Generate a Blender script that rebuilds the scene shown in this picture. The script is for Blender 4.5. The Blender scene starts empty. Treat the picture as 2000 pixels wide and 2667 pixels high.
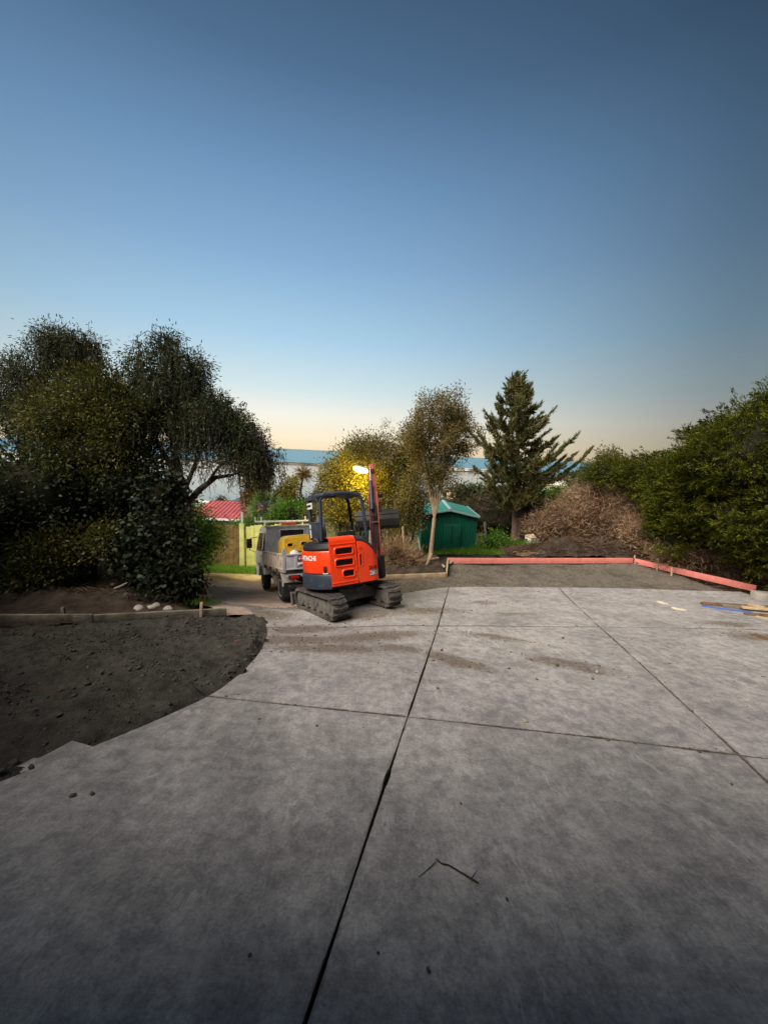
import bpy, math, random
import numpy as np
from mathutils import Vector, Matrix
R = math.radians
scene = bpy.context.scene
C = scene.collection
rng = np.random.default_rng(7)
random.seed(7)

# ---------------------------------------------------------------- camera
CAM_H, PITCH, ROLL = 2.02, R(8.67), R(2.5)
cam = bpy.data.cameras.new('camera'); cam.sensor_fit = 'HORIZONTAL'; cam.sensor_width = 36; cam.lens = 18
cam.clip_start = 0.05; cam.clip_end = 80000
cam_ob = bpy.data.objects.new('camera', cam); C.objects.link(cam_ob)
CM = Matrix.Translation((0, 0, CAM_H)) @ Matrix.Rotation(R(90) - PITCH, 4, 'X') @ Matrix.Rotation(ROLL, 4, 'Z')
cam_ob.matrix_world = CM
scene.camera = cam_ob

# ---------------------------------------------------------------- sky, sun, exposure
SUN_AZ, SUN_EL = R(-132), R(47)          # azimuth from the view direction (+Y), negative = left; a broad soft afterglow
world = bpy.data.worlds.new('World'); scene.world = world; world.use_nodes = True
wn, wl = world.node_tree.nodes, world.node_tree.links
wn.clear()
def _lin(c): return tuple(((v / 255) / 12.92 if v / 255 <= 0.04045 else ((v / 255 + 0.055) / 1.055) ** 2.4) for v in c)
sky = wn.new('ShaderNodeTexSky'); sky.sky_type = 'NISHITA'; sky.sun_disc = False
sky.sun_elevation = R(1.5); sky.sun_rotation = SUN_AZ; sky.altitude = 50; sky.air_density = 1.0; sky.dust_density = 0.5; sky.ozone_density = 3.0
wtc = wn.new('ShaderNodeTexCoord'); wnm = wn.new('ShaderNodeVectorMath'); wnm.operation = 'NORMALIZE'; wl.new(wtc.outputs['Generated'], wnm.inputs[0])
wsp = wn.new('ShaderNodeSeparateXYZ'); wl.new(wnm.outputs[0], wsp.inputs[0])
wrp = wn.new('ShaderNodeValToRGB'); we = wrp.color_ramp.elements      # dusk colours by height (sine of elevation)
SKY = [(0.0, (244, 224, 188)), (0.03, (248, 234, 204)), (0.085, (240, 238, 226)), (0.15, (206, 224, 228)), (0.26, (166, 202, 226)), (0.40, (133, 170, 205)), (0.52, (108, 145, 182)), (0.64, (78, 108, 140)), (0.74, (58, 83, 110)), (1.0, (48, 68, 92))]
we[0].position = 0.0; we[0].color = (*_lin(SKY[0][1]), 1); we[1].position = 1.0; we[1].color = (*_lin(SKY[-1][1]), 1)
for _p, _c in SKY[1:-1]:
    _e = we.new(_p); _e.color = (*_lin(_c), 1)
wl.new(wsp.outputs['Z'], wrp.inputs['Fac'])
waz = wn.new('ShaderNodeMath'); waz.operation = 'ARCTAN2'; wl.new(wsp.outputs['X'], waz.inputs[0]); wl.new(wsp.outputs['Y'], waz.inputs[1])      # afterglow ahead and a little left, dimmer round to the east behind
wof = wn.new('ShaderNodeMath'); wof.operation = 'ADD'; wl.new(waz.outputs[0], wof.inputs[0]); wof.inputs[1].default_value = R(16)
wcs = wn.new('ShaderNodeMath'); wcs.operation = 'COSINE'; wl.new(wof.outputs[0], wcs.inputs[0])
wml = wn.new('ShaderNodeMath'); wml.operation = 'MULTIPLY_ADD'; wl.new(wcs.outputs[0], wml.inputs[0]); wml.inputs[1].default_value = 1.62; wml.inputs[2].default_value = -0.56
wmm = wn.new('ShaderNodeMath'); wmm.operation = 'SMOOTH_MAX'; wl.new(wml.outputs[0], wmm.inputs[0]); wmm.inputs[1].default_value = 0.34; wmm.inputs[2].default_value = 0.15
wsc = wn.new('ShaderNodeVectorMath'); wsc.operation = 'SCALE'; wl.new(wrp.outputs['Color'], wsc.inputs[0]); wl.new(wmm.outputs[0], wsc.inputs['Scale'])
wns = wn.new('ShaderNodeVectorMath'); wns.operation = 'SCALE'; wl.new(sky.outputs[0], wns.inputs[0]); wns.inputs['Scale'].default_value = 0.02
wad = wn.new('ShaderNodeVectorMath'); wad.operation = 'ADD'; wl.new(wsc.outputs[0], wad.inputs[0]); wl.new(wns.outputs[0], wad.inputs[1])
bg = wn.new('ShaderNodeBackground'); bg.inputs['Strength'].default_value = 0.755
wo = wn.new('ShaderNodeOutputWorld')
wl.new(wad.outputs[0], bg.inputs['Color']); wl.new(bg.outputs[0], wo.inputs['Surface'])
sun = bpy.data.lights.new('sun', 'SUN'); sun.energy = 5.0; sun.angle = R(48); sun.color = (1.0, 0.93, 0.85)
sun_ob = bpy.data.objects.new('sun', sun); C.objects.link(sun_ob)
sd = Vector((math.sin(SUN_AZ) * math.cos(SUN_EL), math.cos(SUN_AZ) * math.cos(SUN_EL), math.sin(SUN_EL)))
sun_ob.rotation_euler = sd.to_track_quat('Z', 'Y').to_euler()
scene.view_settings.view_transform = 'Standard'; scene.view_settings.look = 'None'
scene.view_settings.gamma = 1; scene.view_settings.exposure = 0.4
scene.view_settings.use_curve_mapping = False
scene.render.engine = 'CYCLES'
scene.cycles.use_denoising = True
scene.cycles.max_bounces = 6; scene.cycles.transparent_max_bounces = 8

# ---------------------------------------------------------------- helpers
def tag(o, label=None, cat=None, group=None, kind=None):
    if label: o['label'] = label
    if cat: o['category'] = cat
    if group: o['group'] = group
    if kind: o['kind'] = kind
    return o

def empty(name, loc=(0, 0, 0), rz=0):
    o = bpy.data.objects.new(name, None); C.objects.link(o)
    o.location = loc; o.rotation_euler = (0, 0, rz); o.empty_display_size = 0.1
    return o

def link(name, me, m=None, parent=None):
    o = bpy.data.objects.new(name, me); C.objects.link(o)
    if m is not None and len(me.materials) == 0: me.materials.append(m)
    if parent is not None: o.parent = parent
    return o

def copy_tree(o, parent=None):
    c = o.copy(); C.objects.link(c); c.parent = parent
    for ch in list(o.children): copy_tree(ch, c)
    return c

def mesh_np(name, V, F, smooth=False):
    """V (n,3); F (m,k) constant k"""
    V = np.asarray(V, np.float32); F = np.asarray(F, np.int32)
    me = bpy.data.meshes.new(name)
    me.vertices.add(len(V)); me.vertices.foreach_set('co', V.ravel())
    k = F.shape[1]
    me.loops.add(F.size); me.loops.foreach_set('vertex_index', F.ravel())
    me.polygons.add(len(F)); me.polygons.foreach_set('loop_start', np.arange(0, F.size, k, dtype=np.int32))
    me.polygons.foreach_set('loop_total', np.full(len(F), k, np.int32))
    if smooth: me.polygons.foreach_set('use_smooth', np.ones(len(F), bool))
    me.update(calc_edges=True)
    return me

class MB:
    """collects boxes, prisms, tubes; build() links them as one mesh object"""
    def __init__(s): s.v = []; s.f = []
    def add(s, vs, fs):
        b = len(s.v); s.v += [tuple(v) for v in vs]; s.f += [tuple(i + b for i in f) for f in fs]; return s
    def box(s, c, d, rz=0, rx=0, ry=0):
        hx, hy, hz = d[0] / 2, d[1] / 2, d[2] / 2
        M = Matrix.Translation(c) @ Matrix.Rotation(rz, 4, 'Z') @ Matrix.Rotation(ry, 4, 'Y') @ Matrix.Rotation(rx, 4, 'X')
        vs = [M @ Vector((x * hx, y * hy, z * hz)) for x in (-1, 1) for y in (-1, 1) for z in (-1, 1)]
        return s.add(vs, [(0, 1, 3, 2), (4, 6, 7, 5), (0, 4, 5, 1), (2, 3, 7, 6), (0, 2, 6, 4), (1, 5, 7, 3)])
    def prism(s, pts, d, o=(0, 0, 0)):
        """closed 3-D polygon pts extruded by vector d"""
        n = len(pts); d = Vector(d); a = [Vector(p) + Vector(o) for p in pts]
        vs = a + [p + d for p in a]
        fs = [tuple(range(n))[::-1], tuple(range(n, 2 * n))] + [(i, (i + 1) % n, n + (i + 1) % n, n + i) for i in range(n)]
        return s.add(vs, fs)
    def loft(s, rings, cap=True, closed=True):
        n = len(rings[0]); vs = [p for r in rings for p in r]; fs = []
        for k in range(len(rings) - 1):
            for i in range(n if closed else n - 1):
                j = (i + 1) % n
                fs.append((k * n + i, k * n + j, (k + 1) * n + j, (k + 1) * n + i))
        if cap and closed: fs += [tuple(range(n))[::-1], tuple(range((len(rings) - 1) * n, len(rings) * n))]
        return s.add(vs, fs)
    def tube(s, pts, r, n=8, cap=True):
        pts = [Vector(p) for p in pts]
        rs = list(r) if hasattr(r, '__len__') else [r] * len(pts)
        rings = []; up = Vector((0.13, 0.31, 0.94))
        for i, p in enumerate(pts):
            t = (pts[min(i + 1, len(pts) - 1)] - pts[max(i - 1, 0)]).normalized()
            a = t.cross(up)
            if a.length < 0.15: a = t.cross(Vector((1, 0, 0.1)))
            a.normalize(); b = t.cross(a); up = b.cross(t) if False else up
            rings.append([p + (a * math.cos(2 * math.pi * k / n) + b * math.sin(2 * math.pi * k / n)) * rs[i] for k in range(n)])
        return s.loft(rings, cap)
    def lathe(s, prof, axis_o, axis_d, n=24):
        """prof [(r, h)] around axis"""
        o = Vector(axis_o); d = Vector(axis_d).normalized()
        a = d.orthogonal().normalized(); b = d.cross(a)
        rings = [[o + d * h + (a * math.cos(2 * math.pi * k / n) + b * math.sin(2 * math.pi * k / n)) * max(r, 1e-4) for k in range(n)] for r, h in prof]
        return s.loft(rings, True)
    def build(s, name, m, parent=None, smooth=False, bevel=0.0, seg=2):
        me = bpy.data.meshes.new(name); me.from_pydata(s.v, [], s.f); me.update()
        import bmesh
        bm = bmesh.new(); bm.from_mesh(me); bmesh.ops.recalc_face_normals(bm, faces=bm.faces)
        if bevel:
            es = [e for e in bm.edges if len(e.link_faces) == 2 and e.calc_face_angle(0) > R(28)]
            bmesh.ops.bevel(bm, geom=es, offset=bevel, segments=seg, affect='EDGES', profile=0.6, clamp_overlap=True)
        bm.to_mesh(me); bm.free()
        if smooth or bevel:
            for p in me.polygons: p.use_smooth = True
            try: me.set_sharp_from_angle(angle=R(38))
            except Exception: pass
        return link(name, me, m, parent)

# ---- materials
def mat(name, col, rough=0.7, metal=0.0, var=0.25, scale=8.0, bump=0.0, bscale=None, spec=0.4, detail=6, dirt=None, dirt_amt=0.0, dirt_scale=2.5, coat=0.0):
    m = bpy.data.materials.new(name); m.use_nodes = True
    n, l = m.node_tree.nodes, m.node_tree.links
    p = n['Principled BSDF']; p.inputs['Roughness'].default_value = rough; p.inputs['Metallic'].default_value = metal
    p.inputs['Specular IOR Level'].default_value = spec
    if coat: p.inputs['Coat Weight'].default_value = coat; p.inputs['Coat Roughness'].default_value = 0.15
    tc = n.new('ShaderNodeTexCoord')
    nz = n.new('ShaderNodeTexNoise'); nz.inputs['Scale'].default_value = scale; nz.inputs['Detail'].default_value = detail; nz.inputs['Roughness'].default_value = 0.6
    l.new(tc.outputs['Object'], nz.inputs['Vector'])
    rp = n.new('ShaderNodeValToRGB'); e = rp.color_ramp.elements
    e[0].position = 0.3; e[1].position = 0.7
    e[0].color = (*[c * (1 - var) for c in col], 1); e[1].color = (*[min(1, c * (1 + var)) for c in col], 1)
    l.new(nz.outputs['Fac'], rp.inputs['Fac']); out = rp.outputs['Color']
    if dirt is not None:
        n2 = n.new('ShaderNodeTexNoise'); n2.inputs['Scale'].default_value = dirt_scale; n2.inputs['Detail'].default_value = 8; n2.inputs['Roughness'].default_value = 0.7
        l.new(tc.outputs['Object'], n2.inputs['Vector'])
        r2 = n.new('ShaderNodeValToRGB'); r2.color_ramp.elements[0].position = 0.62 - 0.35 * dirt_amt; r2.color_ramp.elements[1].position = 0.80 - 0.25 * dirt_amt
        l.new(n2.outputs['Fac'], r2.inputs['Fac'])
        mx = n.new('ShaderNodeMix'); mx.data_type = 'RGBA'
        l.new(r2.outputs['Color'], mx.inputs['Factor']); l.new(out, mx.inputs['A']); mx.inputs['B'].default_value = (*dirt, 1)
        out = mx.outputs['Result']
    l.new(out, p.inputs['Base Color'])
    if bump:
        n3 = n.new('ShaderNodeTexNoise'); n3.inputs['Scale'].default_value = bscale or scale * 4; n3.inputs['Detail'].default_value = 8
        l.new(tc.outputs['Object'], n3.inputs['Vector'])
        b = n.new('ShaderNodeBump'); b.inputs['Strength'].default_value = bump; b.inputs['Distance'].default_value = 0.02
        l.new(n3.outputs['Fac'], b.inputs['Height']); l.new(b.outputs['Normal'], p.inputs['Normal'])
    return m

def leaf_mat(name, cols, trans=0.35, rough=0.55, scale=0.9, spec=0.25):
    """cols: list of 3 colours dark..light; varies per leaf and in clumps"""
    m = bpy.data.materials.new(name); m.use_nodes = True
    n, l = m.node_tree.nodes, m.node_tree.links
    p = n['Principled BSDF']; p.inputs['Roughness'].default_value = rough; p.inputs['Specular IOR Level'].default_value = spec
    g = n.new('ShaderNodeNewGeometry'); tc = n.new('ShaderNodeTexCoord')
    nz = n.new('ShaderNodeTexNoise'); nz.inputs['Scale'].default_value = scale; nz.inputs['Detail'].default_value = 3
    l.new(tc.outputs['Object'], nz.inputs['Vector'])
    ma = n.new('ShaderNodeMath'); ma.operation = 'MULTIPLY_ADD'; ma.inputs[1].default_value = 0.45; 
    l.new(g.outputs['Random Per Island'], ma.inputs[0]); l.new(nz.outputs['Fac'], ma.inputs[2])
    sb = n.new('ShaderNodeMath'); sb.operation = 'SUBTRACT'; sb.inputs[1].default_value = 0.225; l.new(ma.outputs[0], sb.inputs[0])
    rp = n.new('ShaderNodeValToRGB'); e = rp.color_ramp.elements
    e[0].position = 0.22; e[1].position = 0.78; e[0].color = (*cols[0], 1); e[1].color = (*cols[-1], 1)
    for k, c in enumerate(cols[1:-1]):
        x = e.new(0.22 + 0.56 * (k + 1) / (len(cols) - 1)); x.color = (*c, 1)
    l.new(sb.outputs[0], rp.inputs['Fac']); l.new(rp.outputs['Color'], p.inputs['Base Color'])
    t = n.new('ShaderNodeBsdfTranslucent'); l.new(rp.outputs['Color'], t.inputs['Color'])
    mx = n.new('ShaderNodeMixShader'); mx.inputs['Fac'].default_value = trans
    l.new(p.outputs[0], mx.inputs[1]); l.new(t.outputs[0], mx.inputs[2])
    l.new(mx.outputs[0], n['Material Output'].inputs['Surface'])
    return m

def emit_mat(name, col, s):
    m = bpy.data.materials.new(name); m.use_nodes = True
    p = m.node_tree.nodes['Principled BSDF']
    p.inputs['Base Color'].default_value = (*col, 1); p.inputs['Emission Color'].default_value = (*col, 1); p.inputs['Emission Strength'].default_value = s
    return m

# ---------------------------------------------------------------- photograph pixel -> ray; ground heights
_cm = np.array(CM)
def ray(px, py):
    d = _cm[:3, :3] @ np.array([(px - 1000) / 1000, -(py - 1333.5) / 1000, -1.0]); return d
def at(px, py, y):
    d = ray(px, py); t = y / d[1]; return Vector((d[0] * t, y, CAM_H + d[2] * t))

SL = 0.135
_cp = [(x, y, -SL * y) for x in (-3, 0, 3, 6, 9) for y in (-6, -2, 1.5, 4, 6.5)]
_cp += [(2.2, 9.0, -1.215), (4.5, 9.6, -1.296), (8, 10, -1.35), (1.2, 8.4, -1.15)]
_cp += [(-0.91, 6.39, -0.945), (-1.52, 7.68, -1.225), (0.12, 6.9, -0.91), (-0.48, 8.18, -1.167), (-2.28, 8.84, -1.614), (-1.13, 9.46, -1.64), (-3.37, 10.86, -2.11), (-2.22, 11.48, -2.13), (-5.0, 14.0, -2.5), (-3.5, 14.8, -2.6), (-2.6, 6.4, -0.95), (-0.6, 11.5, -1.75), (-4.4, 10.5, -1.95)]
_cp += [(1.0, 11.0, -1.42), (3, 11, -1.40), (5, 12, -1.40), (8, 11.5, -1.40), (2, 13.2, -1.42), (5, 13.2, -1.40), (9, 13.5, -1.35), (2.9, 16, -1.90), (2.6, 19, -2.2), (6, 17, -1.45), (0.3, 13.5, -1.75), (-1, 15, -2.2)]
_cp += [(-4, 6.5, -0.98), (-7, 6.5, -0.95), (-6, 3, -0.5), (-9, 4, -0.55), (-9, 9, -1.2), (-12, 6, -0.8), (-5.5, 9, -1.35), (-10, 14, -2.2)]
_cp = np.array(_cp, float)
def _tps_fit(P, lam=0.02):
    n = len(P); d = np.linalg.norm(P[:, None, :2] - P[None, :, :2], axis=2)
    K = np.where(d > 0, d * d * np.log(d + 1e-12), 0) + lam * np.eye(n) * 5
    Q = np.c_[np.ones(n), P[:, :2]]; A = np.zeros((n + 3, n + 3)); A[:n, :n] = K; A[:n, n:] = Q; A[n:, :n] = Q.T
    return np.linalg.solve(A, np.r_[P[:, 2], 0, 0, 0])
_w = _tps_fit(_cp)
def yard(x, y):
    x = np.asarray(x, float); y = np.asarray(y, float); sh = x.shape; x = x.ravel(); y = y.ravel(); out = np.zeros_like(x)
    for s in range(0, len(x), 20000):
        xx, yy = x[s:s + 20000], y[s:s + 20000]
        d = np.hypot(xx[:, None] - _cp[None, :, 0], yy[:, None] - _cp[None, :, 1])
        out[s:s + 20000] = (d * d * np.log(d + 1e-12)) @ _w[:len(_cp)] + _w[-3] + _w[-2] * xx + _w[-1] * yy
    return out.reshape(sh)
def sstep(a, b, x): t = np.clip((x - a) / (b - a), 0, 1); return t * t * (3 - 2 * t)
SEA = -50.0
def hill(x, y):
    r = np.hypot(x, y + 4)
    base = -1.6 - 0.24 * np.maximum(r - 16, 0) + 0.0
    base = np.maximum(base, -47 + 0.8 * np.sin(x * 0.02) * np.cos(y * 0.017))
    base = np.where(r < 330, np.maximum(base, -47), -47 - 6 * sstep(350, 430, r))
    base = base + 31 * np.exp(-((x - 215) / 95) ** 2 - ((y - 440) / 130) ** 2)
    base = base + 16 * np.exp(-((x - 60) / 60) ** 2 - ((y - 300) / 80) ** 2)
    up = sstep(-10, -60, y)      # the hill goes on rising behind the camera
    return base * (1 - up) + (0.13 * np.maximum(-y, 0)) * up
def gz(x, y):
    x = np.asarray(x, float); y = np.asarray(y, float)
    w = np.clip(sstep(15.5, 21, y) + sstep(10.5, 15, x) + sstep(-13, -18, x) + sstep(-7, -12, y), 0, 1)
    return yard(np.clip(x, -14, 12), np.clip(y, -8, 19)) * (1 - w) + hill(x, y) * w
def g1(x, y): return float(gz(np.array([x]), np.array([y]))[0])
def G(px, py, dz=0.0):
    """where the photograph's pixel meets the ground (raised by dz)"""
    d = ray(px, py); t = np.linspace(0.8, 60, 3000)
    z = CAM_H + d[2] * t - gz(d[0] * t, d[1] * t) - dz
    i = int(np.argmax(z < 0)); i = max(i, 1)
    a = z[i - 1] / (z[i - 1] - z[i]); tt = t[i - 1] + a * (t[i] - t[i - 1])
    return Vector((d[0] * tt, d[1] * tt, CAM_H + d[2] * tt))
def on(x, y, dz=0.0): return Vector((x, y, g1(x, y) + dz))
def gnormal(x, y, e=0.6):
    return Vector((-(g1(x + e, y) - g1(x - e, y)) / (2 * e), -(g1(x, y + e) - g1(x, y - e)) / (2 * e), 1)).normalized()

# ---- value noise in numpy for relief
_ng = np.random.default_rng(3).random((256, 256))
def vnoise(x, y):
    xi = np.floor(x).astype(int); yi = np.floor(y).astype(int); fx = x - xi; fy = y - yi
    fx = fx * fx * (3 - 2 * fx); fy = fy * fy * (3 - 2 * fy)
    g = lambda a, b: _ng[a % 256, b % 256]
    return (g(xi, yi) * (1 - fx) + g(xi + 1, yi) * fx) * (1 - fy) + (g(xi, yi + 1) * (1 - fx) + g(xi + 1, yi + 1) * fx) * fy - 0.5
def fbm(x, y, o=5, gain=0.5):
    s = 0; a = 1.0
    for k in range(o):
        s = s + a * vnoise(x * 2 ** k + 17.3 * k, y * 2 ** k + 9.1 * k); a *= gain
    return s
# ================================================================ the setting
def concrete_mat():
    m = bpy.data.materials.new('concrete'); m.use_nodes = True
    n, l = m.node_tree.nodes, m.node_tree.links
    p = n['Principled BSDF']; p.inputs['Specular IOR Level'].default_value = 0.3
    tc = n.new('ShaderNodeTexCoord')
    def noise(s, d=6, r=0.6, dist=0.0, vec=None):
        x = n.new('ShaderNodeTexNoise'); x.inputs['Scale'].default_value = s; x.inputs['Detail'].default_value = d; x.inputs['Roughness'].default_value = r; x.inputs['Distortion'].default_value = dist
        l.new(vec or tc.outputs['Object'], x.inputs['Vector']); return x.outputs['Fac']
    def ramp(f, a, b, ca, cb):
        x = n.new('ShaderNodeValToRGB'); e = x.color_ramp.elements; e[0].position = a; e[1].position = b; e[0].color = (*ca, 1); e[1].color = (*cb, 1)
        l.new(f, x.inputs['Fac']); return x.outputs['Color']
    def mix(f, a, b, bl='MIX'):
        x = n.new('ShaderNodeMix'); x.data_type = 'RGBA'; x.blend_type = bl
        if isinstance(f, float): x.inputs['Factor'].default_value = f
        else: l.new(f, x.inputs['Factor'])
        for nm, v in (('A', a), ('B', b)):
            if isinstance(v, tuple): x.inputs[nm].default_value = (*v, 1)
            else: l.new(v, x.inputs[nm])
        return x.outputs['Result']
    base = ramp(noise(0.55, 8, 0.66, 0.15), 0.36, 0.66, (0.262, 0.243, 0.229), (0.420, 0.388, 0.364))
    mott = ramp(noise(9, 10, 0.72, 0.2), 0.40, 0.60, (0.74, 0.74, 0.75), (1.17, 1.16, 1.15))
    c = mix(1.0, base, mott, 'MULTIPLY')
    c = mix(1.0, c, ramp(noise(55, 6, 0.8), 0.34, 0.66, (0.72, 0.72, 0.72), (1.24, 1.24, 1.23)), 'MULTIPLY')
    c = mix(1.0, c, ramp(noise(2.4, 12, 0.78, 0.3), 0.42, 0.58, (0.88, 0.88, 0.88), (1.08, 1.08, 1.07)), 'MULTIPLY')
    mb_ = n.new('ShaderNodeMapping'); mb_.inputs['Scale'].default_value = (90, 3, 1); mb_.inputs['Rotation'].default_value = (0, 0, R(-14)); l.new(tc.outputs['Object'], mb_.inputs['Vector'])
    c = mix(1.0, c, ramp(noise(1.0, 6, 0.7, 0.0, mb_.outputs['Vector']), 0.35, 0.65, (0.93, 0.93, 0.93), (1.06, 1.06, 1.06)), 'MULTIPLY')
    # hairline trowel arcs and scratches
    mv = n.new('ShaderNodeMapping'); mv.inputs['Rotation'].default_value = (0, 0, R(35)); mv.inputs['Scale'].default_value = (1, .35, 1); l.new(tc.outputs['Object'], mv.inputs['Vector'])
    vw = n.new('ShaderNodeTexWave'); vw.wave_type = 'RINGS'; vw.inputs['Scale'].default_value = 1.1; vw.inputs['Distortion'].default_value = 14; vw.inputs['Detail'].default_value = 6; vw.inputs['Detail Scale'].default_value = 1.6; vw.inputs['Detail Roughness'].default_value = .7; l.new(mv.outputs[0], vw.inputs['Vector'])
    sc_ = n.new('ShaderNodeMath'); sc_.operation = 'MULTIPLY'; l.new(ramp(vw.outputs['Fac'], .90, .99, (0, 0, 0), (1, 1, 1)), sc_.inputs[0]); l.new(ramp(noise(1.7, 5, .6), .5, .62, (0, 0, 0), (.45, .45, .45)), sc_.inputs[1])
    c = mix(sc_.outputs[0], c, (0.52, 0.49, 0.46))
    # pale laitance smears, dark damp blotches
    mp = n.new('ShaderNodeMapping'); mp.inputs['Scale'].default_value = (0.7, 2.6, 1); mp.inputs['Rotation'].default_value = (0, 0, R(-18)); l.new(tc.outputs['Object'], mp.inputs['Vector'])
    sm = ramp(noise(1.6, 10, 0.74, 0.35, mp.outputs['Vector']), 0.56, 0.72, (0, 0, 0), (0.55, 0.55, 0.55))
    c = mix(sm, c, (0.46, 0.42, 0.39))
    bl = ramp(noise(1.1, 8, 0.66, 0.2), 0.60, 0.75, (0, 0, 0), (0.5, 0.5, 0.5))
    c = mix(bl, c, (0.17, 0.165, 0.16))
    # trampled soil: mask is a vertex attribute laid where the tracks ran
    at_ = n.new('ShaderNodeAttribute'); at_.attribute_name = 'soil'
    sn = noise(9, 9, 0.75, 0.5)
    mul = n.new('ShaderNodeMath'); mul.operation = 'MULTIPLY_ADD'; mul.inputs[1].default_value = 1.55; l.new(at_.outputs['Fac'], mul.inputs[0])
    sub = n.new('ShaderNodeMath'); sub.operation = 'MULTIPLY_ADD'; l.new(sn, sub.inputs[0]); sub.inputs[1].default_value = 2.6; sub.inputs[2].default_value = -1.86; l.new(sub.outputs[0], mul.inputs[2])
    sf = ramp(mul.outputs[0], 0.0, 0.35, (0, 0, 0), (0.85, 0.85, 0.85))
    c = mix(sf, c, ramp(noise(30, 4), 0.3, 0.7, (0.085, 0.064, 0.046), (0.20, 0.155, 0.115)))
    # small dark pits
    pit = ramp(noise(26, 3, 0.5), 0.70, 0.76, (0, 0, 0), (0.6, 0.6, 0.6)); c = mix(pit, c, (0.12, 0.115, 0.11))
    l.new(c, p.inputs['Base Color'])
    l.new(ramp(noise(3, 5), 0.3, 0.7, (0.55, 0.55, 0.55), (0.85, 0.85, 0.85)), p.inputs['Roughness'])
    ad = n.new('ShaderNodeMath'); ad.operation = 'MULTIPLY_ADD'; ad.inputs[1].default_value = 0.5; l.new(noise(5, 9, 0.7, 0.2), ad.inputs[0]); l.new(noise(45, 5, 0.7), ad.inputs[2])
    b = n.new('ShaderNodeBump'); b.inputs['Strength'].default_value = 0.45; b.inputs['Distance'].default_value = 0.012
    l.new(ad.outputs[0], b.inputs['Height']); l.new(b.outputs['Normal'], p.inputs['Normal'])
    return m
M = {}
M['concrete'] = concrete_mat()
M['gravel'] = mat('compacted_gravel', (0.150, 0.128, 0.100), 0.95, var=0.35, scale=14, bump=0.9, bscale=60, spec=0.15, detail=10, dirt=(0.07, 0.058, 0.045), dirt_amt=0.35, dirt_scale=1.6)
M['gravel_dark'] = mat('dark_gravel', (0.062, 0.057, 0.046), 0.95, var=0.4, scale=12, bump=1.0, bscale=55, spec=0.15, detail=10, dirt=(0.03, 0.026, 0.021), dirt_amt=0.45, dirt_scale=1.8)
M['dirt'] = mat('dry_dirt', (0.34, 0.25, 0.19), 0.95, var=0.35, scale=3, bump=0.9, bscale=22, spec=0.15, detail=10, dirt=(0.42, 0.34, 0.28), dirt_amt=0.5, dirt_scale=1.2)
M['soil'] = mat('dark_soil', (0.055, 0.040, 0.029), 0.95, var=0.5, scale=5, bump=1.0, bscale=20, spec=0.15, detail=10)
M['land'] = mat('hillside_cover', (0.055, 0.062, 0.028), 0.95, var=0.5, scale=0.06, bump=0.5, bscale=0.5, spec=0.1, dirt=(0.13, 0.105, 0.06), dirt_amt=0.4, dirt_scale=0.03)

# ---- ground sheet: fine in the yard, coarse to the shore
def axis(lo, hi, fine_lo, fine_hi, step, grow=1.18):
    a = list(np.arange(fine_lo, fine_hi + 1e-6, step)); s = step
    while a[-1] < hi: s *= grow; a.append(a[-1] + s)
    s = step
    while a[0] > lo: s *= grow; a.insert(0, a[0] - s)
    return np.array(a)
def grid_faces(nu, nv):
    i = np.arange(nu * nv).reshape(nu, nv)
    return np.stack([i[:-1, :-1], i[1:, :-1], i[1:, 1:], i[:-1, 1:]], -1).reshape(-1, 4)
ax, ay = axis(-900, 900, -14, 12, 0.25), axis(-120, 560, -4, 20, 0.25)
X, Y = np.meshgrid(ax, ay, indexing='ij')
Z = gz(X, Y) - 0.13
near = 1 - np.clip(sstep(20, 26, np.hypot(X, Y - 8)), 0, 1)
Z += near * 0.05 * fbm(X * 1.3, Y * 1.3) + (1 - near) * 1.2 * fbm(X * 0.05, Y * 0.05)
Z -= 0.25 * ((X > -3.2) & (X < 9) & (Y > -3) & (Y < 8)).astype(float) * 0
ground = link('ground', mesh_np('ground', np.stack([X, Y, Z], -1).reshape(-1, 3), grid_faces(*X.shape), True))
def ground_mat():
    m = M['land']; n, l = m.node_tree.nodes, m.node_tree.links
    p = n['Principled BSDF']; tc = n.new('ShaderNodeTexCoord')
    ln = n.new('ShaderNodeVectorMath'); ln.operation = 'DISTANCE'; ln.inputs[1].default_value = (0, 8, -1); l.new(tc.outputs['Object'], ln.inputs[0])
    rp = n.new('ShaderNodeMapRange'); rp.inputs['From Min'].default_value = 20; rp.inputs['From Max'].default_value = 30; l.new(ln.outputs['Value'], rp.inputs['Value'])
    nz = n.new('ShaderNodeTexNoise'); nz.inputs['Scale'].default_value = 4; nz.inputs['Detail'].default_value = 9; l.new(tc.outputs['Object'], nz.inputs['Vector'])
    cr = n.new('ShaderNodeValToRGB'); e = cr.color_ramp.elements; e[0].position = .3; e[1].position = .7; e[0].color = (0.03, 0.022, 0.016, 1); e[1].color = (0.09, 0.066, 0.048, 1); l.new(nz.outputs['Fac'], cr.inputs['Fac'])
    old = p.inputs['Base Color'].links[0].from_socket
    mx = n.new('ShaderNodeMix'); mx.data_type = 'RGBA'; l.new(rp.outputs[0], mx.inputs['Factor']); l.new(cr.outputs['Color'], mx.inputs['A']); l.new(old, mx.inputs['B'])
    l.new(mx.outputs['Result'], p.inputs['Base Color'])
ground_mat(); ground.data.materials.append(M['land']); tag(ground, 'dark soil and scrub hillside falling away to the bay', kind='structure')

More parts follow.
